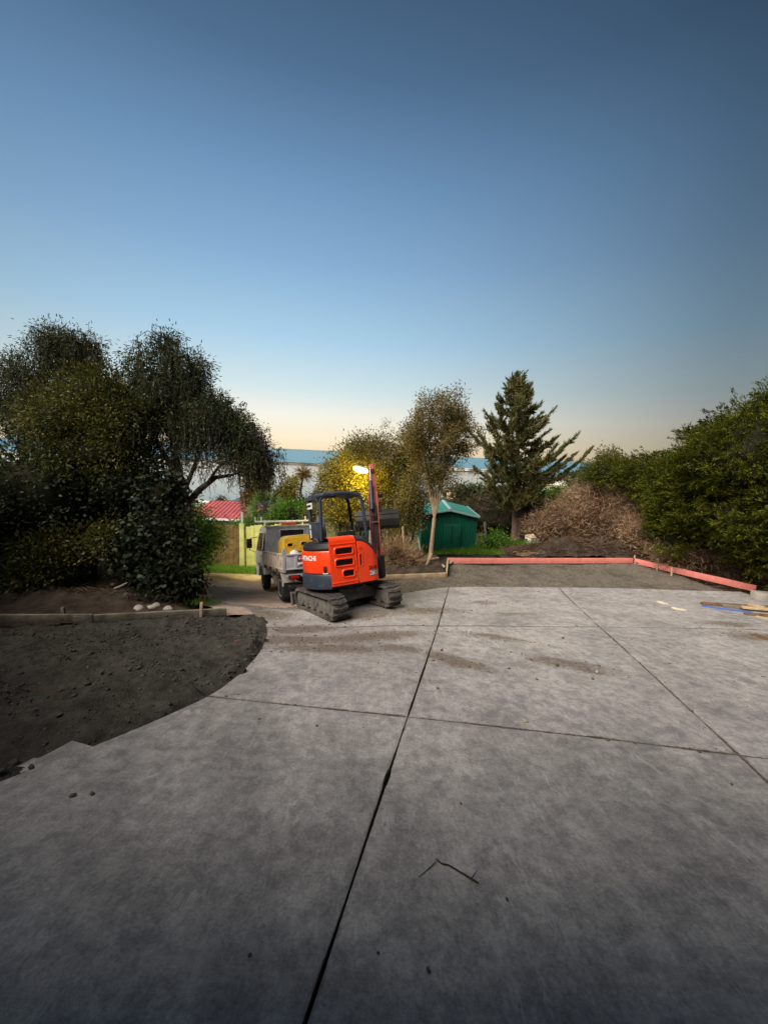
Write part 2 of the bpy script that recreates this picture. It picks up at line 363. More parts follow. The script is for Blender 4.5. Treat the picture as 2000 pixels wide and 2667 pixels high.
# ---- curves in the yard, from the photograph to the ground
def poly(pix, dz=0.0): return np.array([list(G(*p, dz))[:2] for p in pix])
def resample(P, n):
    P = np.asarray(P, float); d = np.r_[0, np.cumsum(np.linalg.norm(np.diff(P, axis=0), axis=1))]
    t = np.linspace(0, d[-1], n); return np.stack([np.interp(t, d, P[:, k]) for k in range(P.shape[1])], 1)
def smooth_poly(P, it=2):
    P = np.asarray(P, float)
    for _ in range(it):
        Q = [P[0]]
        for a, b in zip(P[:-1], P[1:]): Q += [a * .75 + b * .25, a * .25 + b * .75]
        Q.append(P[-1]); P = np.array(Q)
    return P
def transfinite(bot, top, lef, rig):
    """bot/top run left->right, lef/rig run bottom->top; arrays (nu,2),(nu,2),(nv,2),(nv,2)"""
    nu, nv = len(bot), len(lef); u = np.linspace(0, 1, nu)[:, None, None]; v = np.linspace(0, 1, nv)[None, :, None]
    return ((1 - v) * bot[:, None] + v * top[:, None] + (1 - u) * lef[None] + u * rig[None]
            - ((1 - u) * (1 - v) * bot[0] + u * (1 - v) * bot[-1] + (1 - u) * v * top[0] + u * v * top[-1]))
def isect(A, B):
    for i in range(len(A) - 1):
        for j in range(len(B) - 1):
            p, r, q, s = A[i], A[i + 1] - A[i], B[j], B[j + 1] - B[j]; c = r[0] * s[1] - r[1] * s[0]
            if abs(c) < 1e-9: continue
            w = q - p; t = (w[0] * s[1] - w[1] * s[0]) / c; u = (w[0] * r[1] - w[1] * r[0]) / c
            if -1e-6 <= t <= 1 + 1e-6 and -1e-6 <= u <= 1 + 1e-6: return i + t, p + r * t
    raise RuntimeError('curves do not meet')
def sub(P, a, b):
    """piece of polyline P between parameters a and b (index+fraction)"""
    f = lambda t: P[int(min(t, len(P) - 1.000001))] * (1 - (t - int(min(t, len(P) - 1.000001)))) + P[min(int(t) + 1, len(P) - 1)] * (t - int(min(t, len(P) - 1.000001)))
    rev = a > b
    if rev: a, b = b, a
    Q = [f(a)] + [P[k] for k in range(int(math.floor(a)) + 1, int(math.ceil(b)))] + [f(b)]
    Q = np.array(Q); return Q[::-1] if rev else Q
def ext(P, L0=0, L1=0):
    P = np.asarray(P, float); a = P[0] + (P[0] - P[1]) / np.linalg.norm(P[0] - P[1]) * L0; b = P[-1] + (P[-1] - P[-2]) / np.linalg.norm(P[-1] - P[-2]) * L1
    return np.r_[[a] if L0 else np.zeros((0, 2)), P, [b] if L1 else np.zeros((0, 2))]

jA = ext(poly([(795, 2660), (1062, 1866), (1141, 1630), (1167, 1538)]), 6.0, 1.0)
jB = ext(poly([(1990, 2028), (1925, 1966), (1562, 1632), (1455, 1529)]), 8.0, 1.0)
c1 = ext(poly([(698, 1633), (1141, 1630), (1562, 1632), (1690, 1634), (1990, 1640)]), 0.4, 5)
c2 = ext(poly([(545, 1813), (1062, 1866), (1331, 1896), (1549, 1920), (1930, 1967)]), 0.3, 9)
edge_left_pix = [(0, 2034), (130, 1984), (262, 1936), (440, 1860), (545, 1812), (615, 1762), (672, 1705), (697, 1655), (692, 1620), (660, 1594), (610, 1576), (575, 1566)]
eL = smooth_poly(poly(edge_left_pix), 2); eL = ext(eL, 9.0)
far_pix = [(575, 1566), (700, 1584), (800, 1578), (900, 1563), (1040, 1546), (1130, 1532), (1200, 1527), (1455, 1529), (1700, 1532), (1960, 1541)]
eF = ext(smooth_poly(poly(far_pix), 2), 0, 5)
near_c = np.array([[-14, -2.9], [14, -2.9]], float)
eR = np.array([[9.8, -5], [9.8, 16]], float)

def tri_in(P): return P
def slab_panel(bot, top, lef, rig, name='concrete_slab'):
    ln = lambda P: np.linalg.norm(np.diff(P, axis=0), axis=1).sum()
    nu = int(np.clip(max(ln(bot), ln(top)) / 0.05, 12, 150)); nv = int(np.clip(max(ln(lef), ln(rig)) / 0.05, 12, 150))
    P = transfinite(resample(bot, nu), resample(top, nu), resample(lef, nv), resample(rig, nv))
    return P
soil_spots = []
def soil_mask(x, y):
    s = np.zeros_like(x)
    for (cx, cy, rx, ry, ang, a) in soil_spots:
        dx, dy = x - cx, y - cy; u = dx * math.cos(ang) + dy * math.sin(ang); v = -dx * math.sin(ang) + dy * math.cos(ang)
        s = np.maximum(s, (a + .12) * np.exp(-(u / rx) ** 2 - (v / ry) ** 2))
    return s
for (px, py, rx, ry, ang, a) in [(950, 1660, 1.3, .30, .25, .62), (850, 1690, 1.2, .25, .0, .6), (1230, 1735, .5, .2, -.5, .5), (620, 1640, .5, .3, .2, .5), (760, 1668, 1.1, .30, .1, .62), (1175, 1720, .55, .22, -.6, .68), (1040, 1690, .5, .2, -.2, .6), (1290, 1660, .9, .22, -.25, .5), (1480, 1730, .8, .25, -.3, .55), (1540, 1750, .4, .12, -.3, .55),
                                 (1100, 1590, .9, .35, .3, .55), (950, 1600, 1.2, .5, .2, .55), (680, 1600, .9, .5, -.2, .6), (1260, 1570, .7, .3, .3, .42), (1350, 1600, .7, .2, .2, .38), (780, 1640, .8, .35, .1, .6), (640, 1580, .7, .5, 0, .7), (800, 1580, .9, .4, .3, .75),
                                 (1900, 1625, .8, .3, 0, .5), (1980, 1660, .9, .4, 0, .55), (1950, 1590, 1.0, .3, 0, .4)]:
    g = G(px, py); soil_spots.append((g.x, g.y, rx, ry, ang, a))
driveway = empty('driveway', (0, 0, 0)); tag(driveway, 'grey concrete driveway cut into large panels by dark joints', kind='structure')
slab_z = lambda x, y: gz(x, y) + 0.006 * fbm(x * .9, y * .9, 3)
GAP = 0.0085
def add_slab(bot, top, lef, rig):
    P = slab_panel(bot, top, lef, rig); nu, nv = P.shape[:2]
    # pull the rim in by half a joint, raggedly
    ctr = P.reshape(-1, 2).mean(0)
    rim = np.zeros((nu, nv), bool); rim[0] = rim[-1] = True; rim[:, 0] = rim[:, -1] = True
    w = lambda p: GAP * (0.55 + 0.9 * np.clip(vnoise(p[..., 0] * 3.1 + 5, p[..., 1] * 3.1) + .5, 0, 1) + 1.6 * np.clip(vnoise(p[..., 0] * 9, p[..., 1] * 9) - .22, 0, 1) * 3)
    inn = np.zeros_like(P)
    inn[0] += P[1] - P[0]; inn[-1] += P[-2] - P[-1]; inn[:, 0] += P[:, 1] - P[:, 0]; inn[:, -1] += P[:, -2] - P[:, -1]
    nn = np.linalg.norm(inn, axis=-1, keepdims=True); inn = np.where(nn > 0, inn / np.maximum(nn, 1e-9), 0)
    P = P + inn * w(P)[..., None]
    z = slab_z(P[..., 0], P[..., 1]); sm = soil_mask(P[..., 0], P[..., 1])
    z = z + 0.035 * np.clip(sm - .30, 0, 1) * np.clip(fbm(P[..., 0] * 6, P[..., 1] * 6, 4) + .45, 0, 1.2)
    z = np.where(rim, z - 0.006, z)
    V = np.concatenate([P, z[..., None]], -1).reshape(-1, 3); F = grid_faces(nu, nv)
    idx = np.arange(nu * nv).reshape(nu, nv)
    loop = np.r_[idx[:, 0], idx[-1, 1:], idx[-2::-1, -1], idx[0, -2:0:-1]]
    low = V[loop].copy(); low[:, 2] -= 0.11; b = len(V); k = len(loop); a = np.arange(k)
    F2 = np.stack([loop, b + a, b + (a + 1) % k, loop[(a + 1) % k]], 1)
    me = mesh_np('concrete_slab', np.r_[V, low], np.r_[F, F2], True)
    at_ = me.attributes.new('soil', 'FLOAT', 'POINT'); at_.data.foreach_set('value', np.r_[np.where(rim, np.maximum(sm, .50 + .3 * vnoise(P[..., 0] * 2.3, P[..., 1] * 2.3)), sm).ravel(), np.ones(k)].astype(np.float32))
    try: me.set_sharp_from_angle(angle=R(35))
    except Exception: pass
    return link('concrete_slab', me, M['concrete'], driveway)
def X2(a, b): return isect(a, b)
def between(curve, p, q):  # piece of curve between its crossings with p and q
    return sub(curve, isect(curve, p)[0], isect(curve, q)[0])
# ends of the rows on the left edge
A_ = lambda c, d: between(jA, c, d)
eLn = eL
for lef, rig, cols in ((eL, jA, 0), (jA, jB, 1), (jB, eR, 2)):
    rows = [near_c, c2, c1, eF]
    for r in range(3):
        b, t = rows[r], rows[r + 1]
        try:
            if cols == 0 and r == 2:
                B = between(b, lef, rig); T = sub(t, 0, isect(t, rig)[0]); Lf = sub(lef, isect(lef, b)[0], len(lef) - 1); Rg = between(rig, b, t)
            else:
                B = between(b, lef, rig); T = between(t, lef, rig); Lf = between(lef, b, t); Rg = between(rig, b, t)
            add_slab(B, T, Lf, Rg)
        except RuntimeError as e: print('SLAB FAIL', cols, r, e)

# ---- loose surfaces as dense relief sheets
def sheet(name, bot, top, lef, rig, zf, m, step, label, clear=True):
    ln = lambda P: np.linalg.norm(np.diff(P, axis=0), axis=1).sum()
    nu = int(np.clip(max(ln(bot), ln(top)) / step, 8, 420)); nv = int(np.clip(max(ln(lef), ln(rig)) / step, 8, 420))
    P = transfinite(resample(bot, nu), resample(top, nu), resample(lef, nv), resample(rig, nv))
    z = zf(P[..., 0], P[..., 1])
    o = link(name, mesh_np(name, np.concatenate([P, z[..., None]], -1).reshape(-1, 3), grid_faces(nu, nv), True), m)
    return tag(o, label, kind='structure')
# left bed: 0.09 m lower than the slab with raked-up ridges
tl = poly([(-40, 1632), (250, 1612), (590, 1597)])
bedL = np.array([[-9, -3.2], list(tl[0] + np.array([-3.0, 0.15]))])
bed_bot = np.array([[-9, -3.2], [-3.0, -3.2]]); 
eLi = resample(eL, 60)
shift = np.gradient(eLi, axis=0); nrm = np.stack([shift[:, 1], -shift[:, 0]], 1); nrm /= np.linalg.norm(nrm, axis=1, keepdims=True)
eLi = eLi + nrm * 0.06
k_end = int(np.argmin(np.abs(eLi[:, 1] - tl[-1][1]) + 10 * (np.arange(60) < 25)))
bed_rig = eLi[:k_end + 1]
bed_top = np.r_[[bedL[1]], tl + np.array([0, .05]), [bed_rig[-1]]]
def bed_z(x, y):
    ridg = np.abs(fbm(x * .8 + y * .5, y * 2.6, 5, .55))
    z = gz(x, y) - 0.065 - 0.15 * ridg + 0.09 * np.clip(fbm(x * 1.1 + 7, y * 3.4, 5, .6), -.2, 1) + 0.045 * fbm(x * 5, y * 9, 4, .6) + 0.022 * fbm(x * 19, y * 19, 3) + 0.03
    d = np.min(np.hypot(x[..., None] - eLi[::1, 0], y[..., None] - eLi[::1, 1]), -1)
    z = z + 0.08 * np.exp(-((d - .20) / .16) ** 2) * (fbm(x * 2.2 + 3, y * 2.2, 5, .65) + .1) * 2.0 - 0.05 * np.exp(-(d / .09) ** 2)
    return z
sheet('gravel_bed', bed_bot, bed_top, bedL, bed_rig, bed_z, M['gravel_dark'], 0.035, 'dark raked gravel bed curving beside the concrete slab')
# back pad: flat gravel from the slab's far edge to the boards
pb = poly([(985, 1512), (1163, 1500), (1165, 1466), (1650, 1464), (1960, 1540)])
eFl = eF - np.array([0, .12])
pad_l = np.r_[[isect(eFl, np.array([[-.6, 5], [-.6, 16]]))[1]], [[-.9, pb[0][1] + .05]]]
pad_bot = sub(eFl, isect(eFl, np.array([[-.6, 5], [-.6, 16]]))[0], isect(eFl, np.array([[9.5, 5], [9.5, 16]]))[0])
padR = np.array([pad_bot[-1], [9.5, 13.1]]); pad_top = np.array([[-.9, pb[0][1] + .05], pb[1] + np.array([0, .0]), pb[2] + np.array([0, -.01]), pb[3] + np.array([.2, -.01]), [9.5, 13.1]])
pad_z = lambda x, y: gz(x, y) - 0.055 + 0.045 * fbm(x * 1.2, y * 3, 5, .6) + 0.014 * fbm(x * 13, y * 13, 3) - 0.10 * sstep(0.0, 1.6, (x - np.interp(y, [pb[4][1], pb[3][1]], [pb[4][0], pb[3][0]])) - .05)
sheet('gravel_pad', pad_bot, pad_top, pad_l, padR, pad_z, M['gravel'], 0.05, 'flat brown gravel pad waiting for concrete inside the boards')
# dirt drive running down to the fence past the truck
dl = np.array([list(G(590, 1600))[:2], list(G(500, 1560))[:2], list(G(480, 1500))[:2], [-7.2, 14.2]])
dr = np.array([[-.4, 8.0], [-.9, 10.4], [-1.0, 12], [-1.4, 14.2]])
dirt_z = lambda x, y: gz(x, y) - 0.03 + 0.05 * fbm(x * 1.1 + 2, y * 1.4, 5, .5) + 0.012 * fbm(x * 12, y * 12, 3)
sheet('dirt_driveway', np.array([dl[0], [-2.2, 6.9], dr[0]]), np.array([dl[-1], dr[-1]]), dl, dr, dirt_z, M['dirt'], 0.05, 'trampled brown dirt drive under the truck running to the fence')

# ---- the bay
def water(name, x0, x1, y0, y1, rough, bump, bs, col, label):
    m = bpy.data.materials.new(name); m.use_nodes = True; n, l = m.node_tree.nodes, m.node_tree.links; p = n['Principled BSDF']
    p.inputs['Base Color'].default_value = (*col, 1); p.inputs['Roughness'].default_value = rough; p.inputs['IOR'].default_value = 1.33
    tc = n.new('ShaderNodeTexCoord'); nz = n.new('ShaderNodeTexNoise'); nz.inputs['Scale'].default_value = bs; nz.inputs['Detail'].default_value = 6
    mp = n.new('ShaderNodeMapping'); mp.inputs['Scale'].default_value = (0.35, 1, 1); l.new(tc.outputs['Object'], mp.inputs['Vector']); l.new(mp.outputs[0], nz.inputs['Vector'])
    b = n.new('ShaderNodeBump'); b.inputs['Strength'].default_value = bump; b.inputs['Distance'].default_value = 1.0; l.new(nz.outputs['Fac'], b.inputs['Height']); l.new(b.outputs[0], p.inputs['Normal'])
    xs = np.linspace(x0, x1, 9); ys = np.linspace(y0, y1, 9); XX, YY = np.meshgrid(xs, ys, indexing='ij')
    o = link(name, mesh_np(name, np.stack([XX, YY, np.full_like(XX, SEA)], -1).reshape(-1, 3), grid_faces(9, 9)), m); tag(o, label, kind='structure'); return o
water('estuary', -4000, 4000, 200, 1450, 0.12, 0.10, 0.08, (0.05, 0.09, 0.11), 'pale calm estuary water inside the sand spit')
water('sea', -40000, 40000, 1450, 60000, 0.35, 0.9, 0.02, (0.06, 0.20, 0.26), 'blue open sea reaching to the horizon')

# loose stones over the gravel: too many to count
def stones(name, label, pts, rmin, rmax, m, rg):
    phi = (1 + 5 ** .5) / 2; B_ = np.array([(-1, phi, 0), (1, phi, 0), (-1, -phi, 0), (1, -phi, 0), (0, -1, phi), (0, 1, phi), (0, -1, -phi), (0, 1, -phi), (phi, 0, -1), (phi, 0, 1), (-phi, 0, -1), (-phi, 0, 1)], float) / 1.9
    F_ = np.array([(0, 11, 5), (0, 5, 1), (0, 1, 7), (0, 7, 10), (0, 10, 11), (1, 5, 9), (5, 11, 4), (11, 10, 2), (10, 7, 6), (7, 1, 8), (3, 9, 4), (3, 4, 2), (3, 2, 6), (3, 6, 8), (3, 8, 9), (4, 9, 5), (2, 4, 11), (6, 2, 10), (8, 6, 7), (9, 8, 1)])
    n = len(pts); r = rmin + (rmax - rmin) * rg.random(n) ** 3; sc = r[:, None] * (1 + .4 * rg.normal(size=(n, 3))); a = rg.uniform(0, 6.28, n); V = B_[None] * sc[:, None, :] * (1 + .15 * rg.normal(size=(n, 12, 1)))
    x = V[..., 0] * np.cos(a)[:, None] - V[..., 1] * np.sin(a)[:, None]; y = V[..., 0] * np.sin(a)[:, None] + V[..., 1] * np.cos(a)[:, None]
    V = np.stack([x, y, V[..., 2] * .55], -1) + pts[:, None, :]; F = (F_[None] + 12 * np.arange(n)[:, None, None]).reshape(-1, 3)
    return tag(link(name, mesh_np(name, V.reshape(-1, 3), F, True), m), label, kind='stuff')
def in_poly(x, y, P):
    ins = np.zeros(len(x), bool); j = len(P) - 1
    for i in range(len(P)):
        cnd = ((P[i][1] > y) != (P[j][1] > y)) & (x < (P[j][0] - P[i][0]) * (y - P[i][1]) / (P[j][1] - P[i][1] + 1e-12) + P[i][0]); ins ^= cnd; j = i
    return ins
rgs = np.random.default_rng(9)
x = rgs.uniform(-8, -1.4, 30000); y = rgs.uniform(1.5, 7.3, 30000); pol = np.r_[bed_bot, bed_rig, bed_top[::-1]]; k = in_poly(x, y, pol) & (rgs.random(30000) < .25 + .75 * (fbm(x * .8, y * 2, 4) > 0)); x, y = x[k], y[k]
M['bed_stone'] = mat('bed_stone', (0.075, 0.068, 0.056), .95, var=.5, scale=6, spec=.1)
stones('gravel_stones', 'loose stones and crumbs strewn over the dark gravel bed', np.stack([x, y, bed_z(x, y) + .002], 1), .004, .024, M['bed_stone'], rgs)
x = rgs.uniform(-.6, 8.5, 14000); y = rgs.uniform(8.5, 13.2, 14000); pol = np.r_[pad_bot, padR, pad_top[::-1]]; k = in_poly(x, y, pol); x, y = x[k], y[k]
stones('pad_stones', 'fine loose stones over the brown gravel pad', np.stack([x, y, pad_z(x, y) + .002], 1), .006, .03, M['gravel'], rgs)
# crumbs of soil along the tracks and joints of the slab
nn = 26000; x = rgs.uniform(-2.6, 7, nn); y = rgs.uniform(3, 10, nn); sm_ = soil_mask(x, y)
jd = np.full(nn, 9.0)
for J in (jA, jB, c1, c2):
    Jr = resample(J, 160); jd = np.minimum(jd, np.min(np.hypot(x[:, None] - Jr[:, 0], y[:, None] - Jr[:, 1]), 1))
k = (rgs.random(nn) < np.clip((sm_ - .22) * 1.3, 0, 1) + .12 * np.exp(-(jd / .06) ** 2) + .010) & in_poly(x, y, np.r_[eL, eF, [[9, 3], [0, 1]]]); x, y, sm_ = x[k], y[k], sm_[k]
zz = slab_z(x, y) + 0.035 * np.clip(sm_ - .30, 0, 1) * np.clip(fbm(x * 6, y * 6, 4) + .45, 0, 1.2)
stones('soil_crumbs', 'crumbs of brown soil dropped on the concrete around the tracks', np.stack([x, y, zz + .002], 1), .003, .022, mat('soil_crumb', (.15, .115, .085), .95, var=.4, scale=5, spec=.1), rgs)
# ================================================================ excavator
M['orange'] = mat('orange_paint', (0.84, 0.048, 0.004), 0.40, var=0.08, scale=3, spec=0.5, dirt=(0.42, 0.12, 0.05), dirt_amt=0.12, dirt_scale=4, coat=0.25)
M['boom_red'] = mat('worn_red_paint', (0.30, 0.050, 0.026), 0.55, var=0.2, scale=6, spec=0.4, dirt=(0.18, 0.07, 0.045), dirt_amt=0.35, dirt_scale=6)
M['charcoal'] = mat('charcoal_paint', (0.028, 0.036, 0.052), 0.5, var=0.15, scale=5, spec=0.4, dirt=(0.10, 0.10, 0.10), dirt_amt=0.15, dirt_scale=5)
M['black'] = mat('black_plastic', (0.012, 0.013, 0.015), 0.55, var=0.2, scale=6, spec=0.35)
M['rubber'] = mat('muddy_rubber', (0.045, 0.040, 0.036), 0.9, var=0.35, scale=9, bump=0.4, bscale=30, spec=0.2, dirt=(0.17, 0.145, 0.12), dirt_amt=0.55, dirt_scale=5)
M['muddy_steel'] = mat('muddy_steel', (0.13, 0.115, 0.10), 0.85, var=0.3, scale=7, bump=0.3, bscale=25, spec=0.3, dirt=(0.06, 0.05, 0.045), dirt_amt=0.4, dirt_scale=4)
M['bucket'] = mat('dark_bucket_steel', (0.028, 0.024, 0.019), 0.65, var=0.25, scale=6, spec=0.4, dirt=(0.06, 0.048, 0.035), dirt_amt=0.25, dirt_scale=5)
M['chrome'] = mat('cylinder_rod', (0.35, 0.36, 0.38), 0.3, metal=0.8, var=0.05)
M['white'] = mat('white_paint', (0.78, 0.78, 0.76), 0.5, var=0.05)
M['grey_vinyl'] = mat('grey_vinyl', (0.12, 0.13, 0.15), 0.6, var=0.1)
M['print_black'] = mat('black_print', (0.02, 0.02, 0.022), 0.5, var=0.05)
M['glass'] = mat('dark_glass', (0.05, 0.06, 0.06), 0.08, var=0.1, spec=0.6)

def text_mesh(s, size, bold=0.0, shear=0.0):
    cu = bpy.data.curves.new('lettering_curve', 'FONT'); cu.body = s; cu.size = size; cu.offset = bold; cu.shear = shear; cu.align_x = 'LEFT'; cu.resolution_u = 3
    o = bpy.data.objects.new('lettering_tmp', cu); C.objects.link(o)
    dg = bpy.context.evaluated_depsgraph_get(); me = bpy.data.meshes.new_from_object(o.evaluated_get(dg))
    bpy.data.objects.remove(o); bpy.data.curves.remove(cu)
    import bmesh
    bm = bmesh.new(); bm.from_mesh(me); bmesh.ops.triangulate(bm, faces=bm.faces)
    for _ in range(2):
        es = [e for e in bm.edges if e.calc_length() > 0.04]
        if es: bmesh.ops.subdivide_edges(bm, edges=es, cuts=1); bmesh.ops.triangulate(bm, faces=bm.faces)
    bm.to_mesh(me); bm.free()
    return me
def lettering(s, size, fn, m, parent, bold=0.0, shear=0.0, name='lettering', center=True):
    me = text_mesh(s, size, bold, shear); xs = [v.co.x for v in me.vertices]; w = (max(xs) + min(xs)) / 2 if center else 0
    for v in me.vertices: v.co = Vector(fn(v.co.x - w, v.co.y))
    me.materials.clear(); me.update()
    return link(name, me, m, parent)

def holed(us, vs, holes, fn, depth, step=0.04):
    """plate over [us] x [vs] with rectangular holes; fn(u, v, d) -> point at depth d behind the face"""
    mb = MB()
    def cuts(lo, hi, hs):
        a = {lo, hi}
        for h in hs: a |= {h[0], h[1]}
        a = sorted(a); out = [a[0]]
        for p, q in zip(a[:-1], a[1:]):
            k = max(1, int(round((q - p) / step)))
            out += [p + (q - p) * (i + 1) / k for i in range(k)]
        return out
    U = cuts(us[0], us[1], [(h[0], h[1]) for h in holes]); Vv = cuts(vs[0], vs[1], [(h[2], h[3]) for h in holes])
    inh = lambda u, v: any(h[0] < u < h[1] and h[2] < v < h[3] for h in holes)
    nu, nv = len(U), len(Vv); cell = {(i, j): not inh((U[i] + U[i + 1]) / 2, (Vv[j] + Vv[j + 1]) / 2) for i in range(nu - 1) for j in range(nv - 1)}
    vid = {}; vsl = []; fs = []
    def vert(i, j, k):
        if (i, j, k) not in vid: vid[(i, j, k)] = len(vsl); vsl.append(fn(U[i], Vv[j], depth * k))
        return vid[(i, j, k)]
    for (i, j), s in cell.items():
        if not s: continue
        fs.append((vert(i, j, 0), vert(i + 1, j, 0), vert(i + 1, j + 1, 0), vert(i, j + 1, 0)))
        for (di, dj, a, b) in ((-1, 0, (i, j), (i, j + 1)), (1, 0, (i + 1, j), (i + 1, j + 1)), (0, -1, (i, j), (i + 1, j)), (0, 1, (i, j + 1), (i + 1, j + 1))):
            if not cell.get((i + di, j + dj), False):
                fs.append((vert(*a, 0), vert(*b, 0), vert(*b, 1), vert(*a, 1)))
    mb.add(vsl, fs); return mb
def rect_ring(u0, u1, v0, v1, w, fn, d0, d1, n=5, r=0.03):
    """rounded rectangular lip standing proud of a surface"""
    def rr(o):
        pts = []
        for (cx, cy, a0) in ((u1 - r, v1 - r, 0), (u0 + r, v1 - r, 90), (u0 + r, v0 + r, 180), (u1 - r, v0 + r, 270)):
            for k in range(n): a = R(a0 + 90 * k / (n - 1)); pts.append((cx + (r + o) * math.cos(a), cy + (r + o) * math.sin(a)))
        return pts
    rings = [[fn(u, v, d) for u, v in rr(o)] for o, d in ((0, d1), (0, d0), (w * .4, d0 - .006), (w, d1))]
    return MB().loft(rings, cap=False)

exc = empty('mini_excavator')
def frame(pos, fwd_xy, nrm, axis_fwd='x'):
    f = Vector((fwd_xy[0], fwd_xy[1], 0)); f = (f - nrm * f.dot(nrm)).normalized(); l_ = nrm.cross(f)
    if axis_fwd == 'x': m3 = Matrix((f, l_, nrm)).transposed()
    else: m3 = Matrix((-l_, f, nrm)).transposed()
    return Matrix.Translation(pos) @ m3.to_4x4()
exc.matrix_world = Matrix.Translation((-.655, 7.286, -1.047)) @ Matrix.Rotation(R(25.8), 4, 'Z') @ Matrix.Rotation(R(-2.77), 4, 'Y') @ Matrix.Rotation(R(-11.2), 4, 'X') @ Matrix.Scale(.96, 4)
tag(exc, 'orange mini excavator with charcoal canopy standing on rubber tracks', 'excavator')

# -- tracks (run along local y)
def stadium(r, half, n=14, zc=0.23):
    pts = []
    for k in range(n + 1): a = R(-90 - 180 * k / n); pts.append((-half + r * math.cos(a), zc + r * math.sin(a)))
    for k in range(n + 1): a = R(90 - 180 * k / n); pts.append((half + r * math.cos(a), zc + r * math.sin(a)))
    return pts
def perim(pts, s):
    P = np.array(pts + [pts[0]]); d = np.r_[0, np.cumsum(np.linalg.norm(np.diff(P, axis=0), axis=1))]
    s = s % d[-1]; i = int(np.searchsorted(d, s, 'right') - 1); i = min(i, len(P) - 2); t = (P[i + 1] - P[i]) / np.linalg.norm(P[i + 1] - P[i])
    return P[i] + t * (s - d[i]), t, d[-1]
pad_me = None
for sx in (-0.61, 0.61):
    belt_o = MB(); xo = 0.15; outer, inner = stadium(0.205, 0.72), stadium(0.165, 0.72)
    rings = [[(sx + a, p[0], p[1]) for p in q] for a, q in ((-xo, inner), (-xo, outer), (xo, outer), (xo, inner), (-xo, inner))]
    b_ = belt_o.loft(rings, cap=False).build('track_belt', M['rubber'], exc, bevel=0.006)
    total = perim(outer, 0)[2]; nl = 40
    for k in range(nl):
        p, t, _ = perim(outer, total * k / nl); nrm = Vector((0, -t[1], t[0])); 
        if Vector((0, p[0], p[1] - .23)).dot(nrm) < 0: nrm = -nrm
        if pad_me is None:
            lm = MB()
            for s_, sh in ((-1, 1), (1, -1)):
                lm.prism([(0, -.028, -.004), (0, .028, -.004), (0, .019, .026), (0, -.019, .026)], (0.15 * s_, .03, 0))
            pad_me = lm.build('track_pad', M['rubber'], None).data; bpy.data.objects.remove(bpy.data.objects['track_pad'])
        o = link('track_pad', pad_me, None, b_)
        tv = Vector((0, t[0], t[1])); o.matrix_local = Matrix.Translation((sx, p[0], p[1])) @ Matrix((Vector((1, 0, 0)), nrm.cross(Vector((1, 0, 0))), nrm)).transposed().to_4x4()
    fr = MB(); fr.prism([(sx - .09, y, z) for y, z in ((-.66, .10), (.66, .10), (.70, .20), (.60, .335), (-.60, .335), (-.70, .20))], (.18, 0, 0))
    fo = fr.build('track_frame', M['muddy_steel'], exc, bevel=0.012)
    for sgn in (-1, 1):
        MB().lathe([(.05, -.125), (.05, -.115), (.145, -.11), (.16, -.09), (.16, .09), (.145, .11), (.05, .115), (.05, .125)], (sx, .72 * sgn, .23), (1, 0, 0), 26).build('idler_wheel' if sgn > 0 else 'drive_sprocket', M['muddy_steel'], exc, bevel=0.0, smooth=True)
    for yy in (-.42, -.14, .14, .42):
        MB().lathe([(.03, -.11), (.055, -.10), (.06, .10), (.03, .11)], (sx, yy, .085), (1, 0, 0), 14).build('track_roller', M['muddy_steel'], exc, smooth=True)
    MB().lathe([(.035, -.012), (.035, .015), (.02, .02)], (sx - .105, -.12, .24), (-1, 0, 0), 10).build('grease_cap', M['chrome'], exc, smooth=True)
und = MB(); und.prism([(x, y, .20) for x, y in ((-.5, -.34), (.5, -.34), (.5, .34), (-.5, .34))], (0, 0, .20)); und.box((0, 0, .43), (.62, .66, .08))
und.build('undercarriage_frame', M['muddy_steel'], exc, bevel=0.02)
MB().lathe([(.40, .44), (.40, .58), (.46, .585), (.46, .63)], (0, 0, 0), (0, 0, 1), 32).build('slew_ring', M['black'], exc, smooth=True)
bl = MB()
prof = [(1.14, .03), (1.10, .10), (1.095, .20), (1.13, .31), (1.16, .31), (1.125, .20), (1.13, .10), (1.17, .03)]
bl.prism([(-.76, y, z) for y, z in prof], (1.52, 0, 0)); bl.box((-.76, 1.12, .17), (.02, .10, .30)); bl.box((.76, 1.12, .17), (.02, .10, .30))
bl.build('dozer_blade', M['muddy_steel'], exc, bevel=0.004)
arm_ = MB()
for s_ in (-.32, .32): arm_.prism([(s_ - .035, .30, .20), (s_ - .035, 1.10, .10), (s_ - .035, 1.10, .20), (s_ - .035, .30, .32)], (.07, 0, 0))
arm_.build('blade_arm', M['muddy_steel'], exc, bevel=0.01)

# -- house plan
def near_y(x): return -(0.715 - 0.16 * max(0.0, abs(x + 0.12) - 0.25) ** 1.6)
def arc_pts(n=26, rr=1.0):
    """from the near corner round the rear to the far side"""
    P = []
    for k in range(n + 1):
        a = R(238 - 148 * k / n); P.append((0.80 * math.cos(a) * 0.93 * rr, 0.80 * math.sin(a) * 0.99 * rr))
    return P
rear = arc_pts()
def surf_rear(s, z, d, rr=1.0):
    """arc-length s along the rear (0 at the near corner)"""
    a = R(238) - s / 0.78; r = 0.80 * rr - d; return (r * math.cos(a) * .93, r * math.sin(a) * .99, z)
def side(u, z, d): return (u, near_y(u) + d, z)
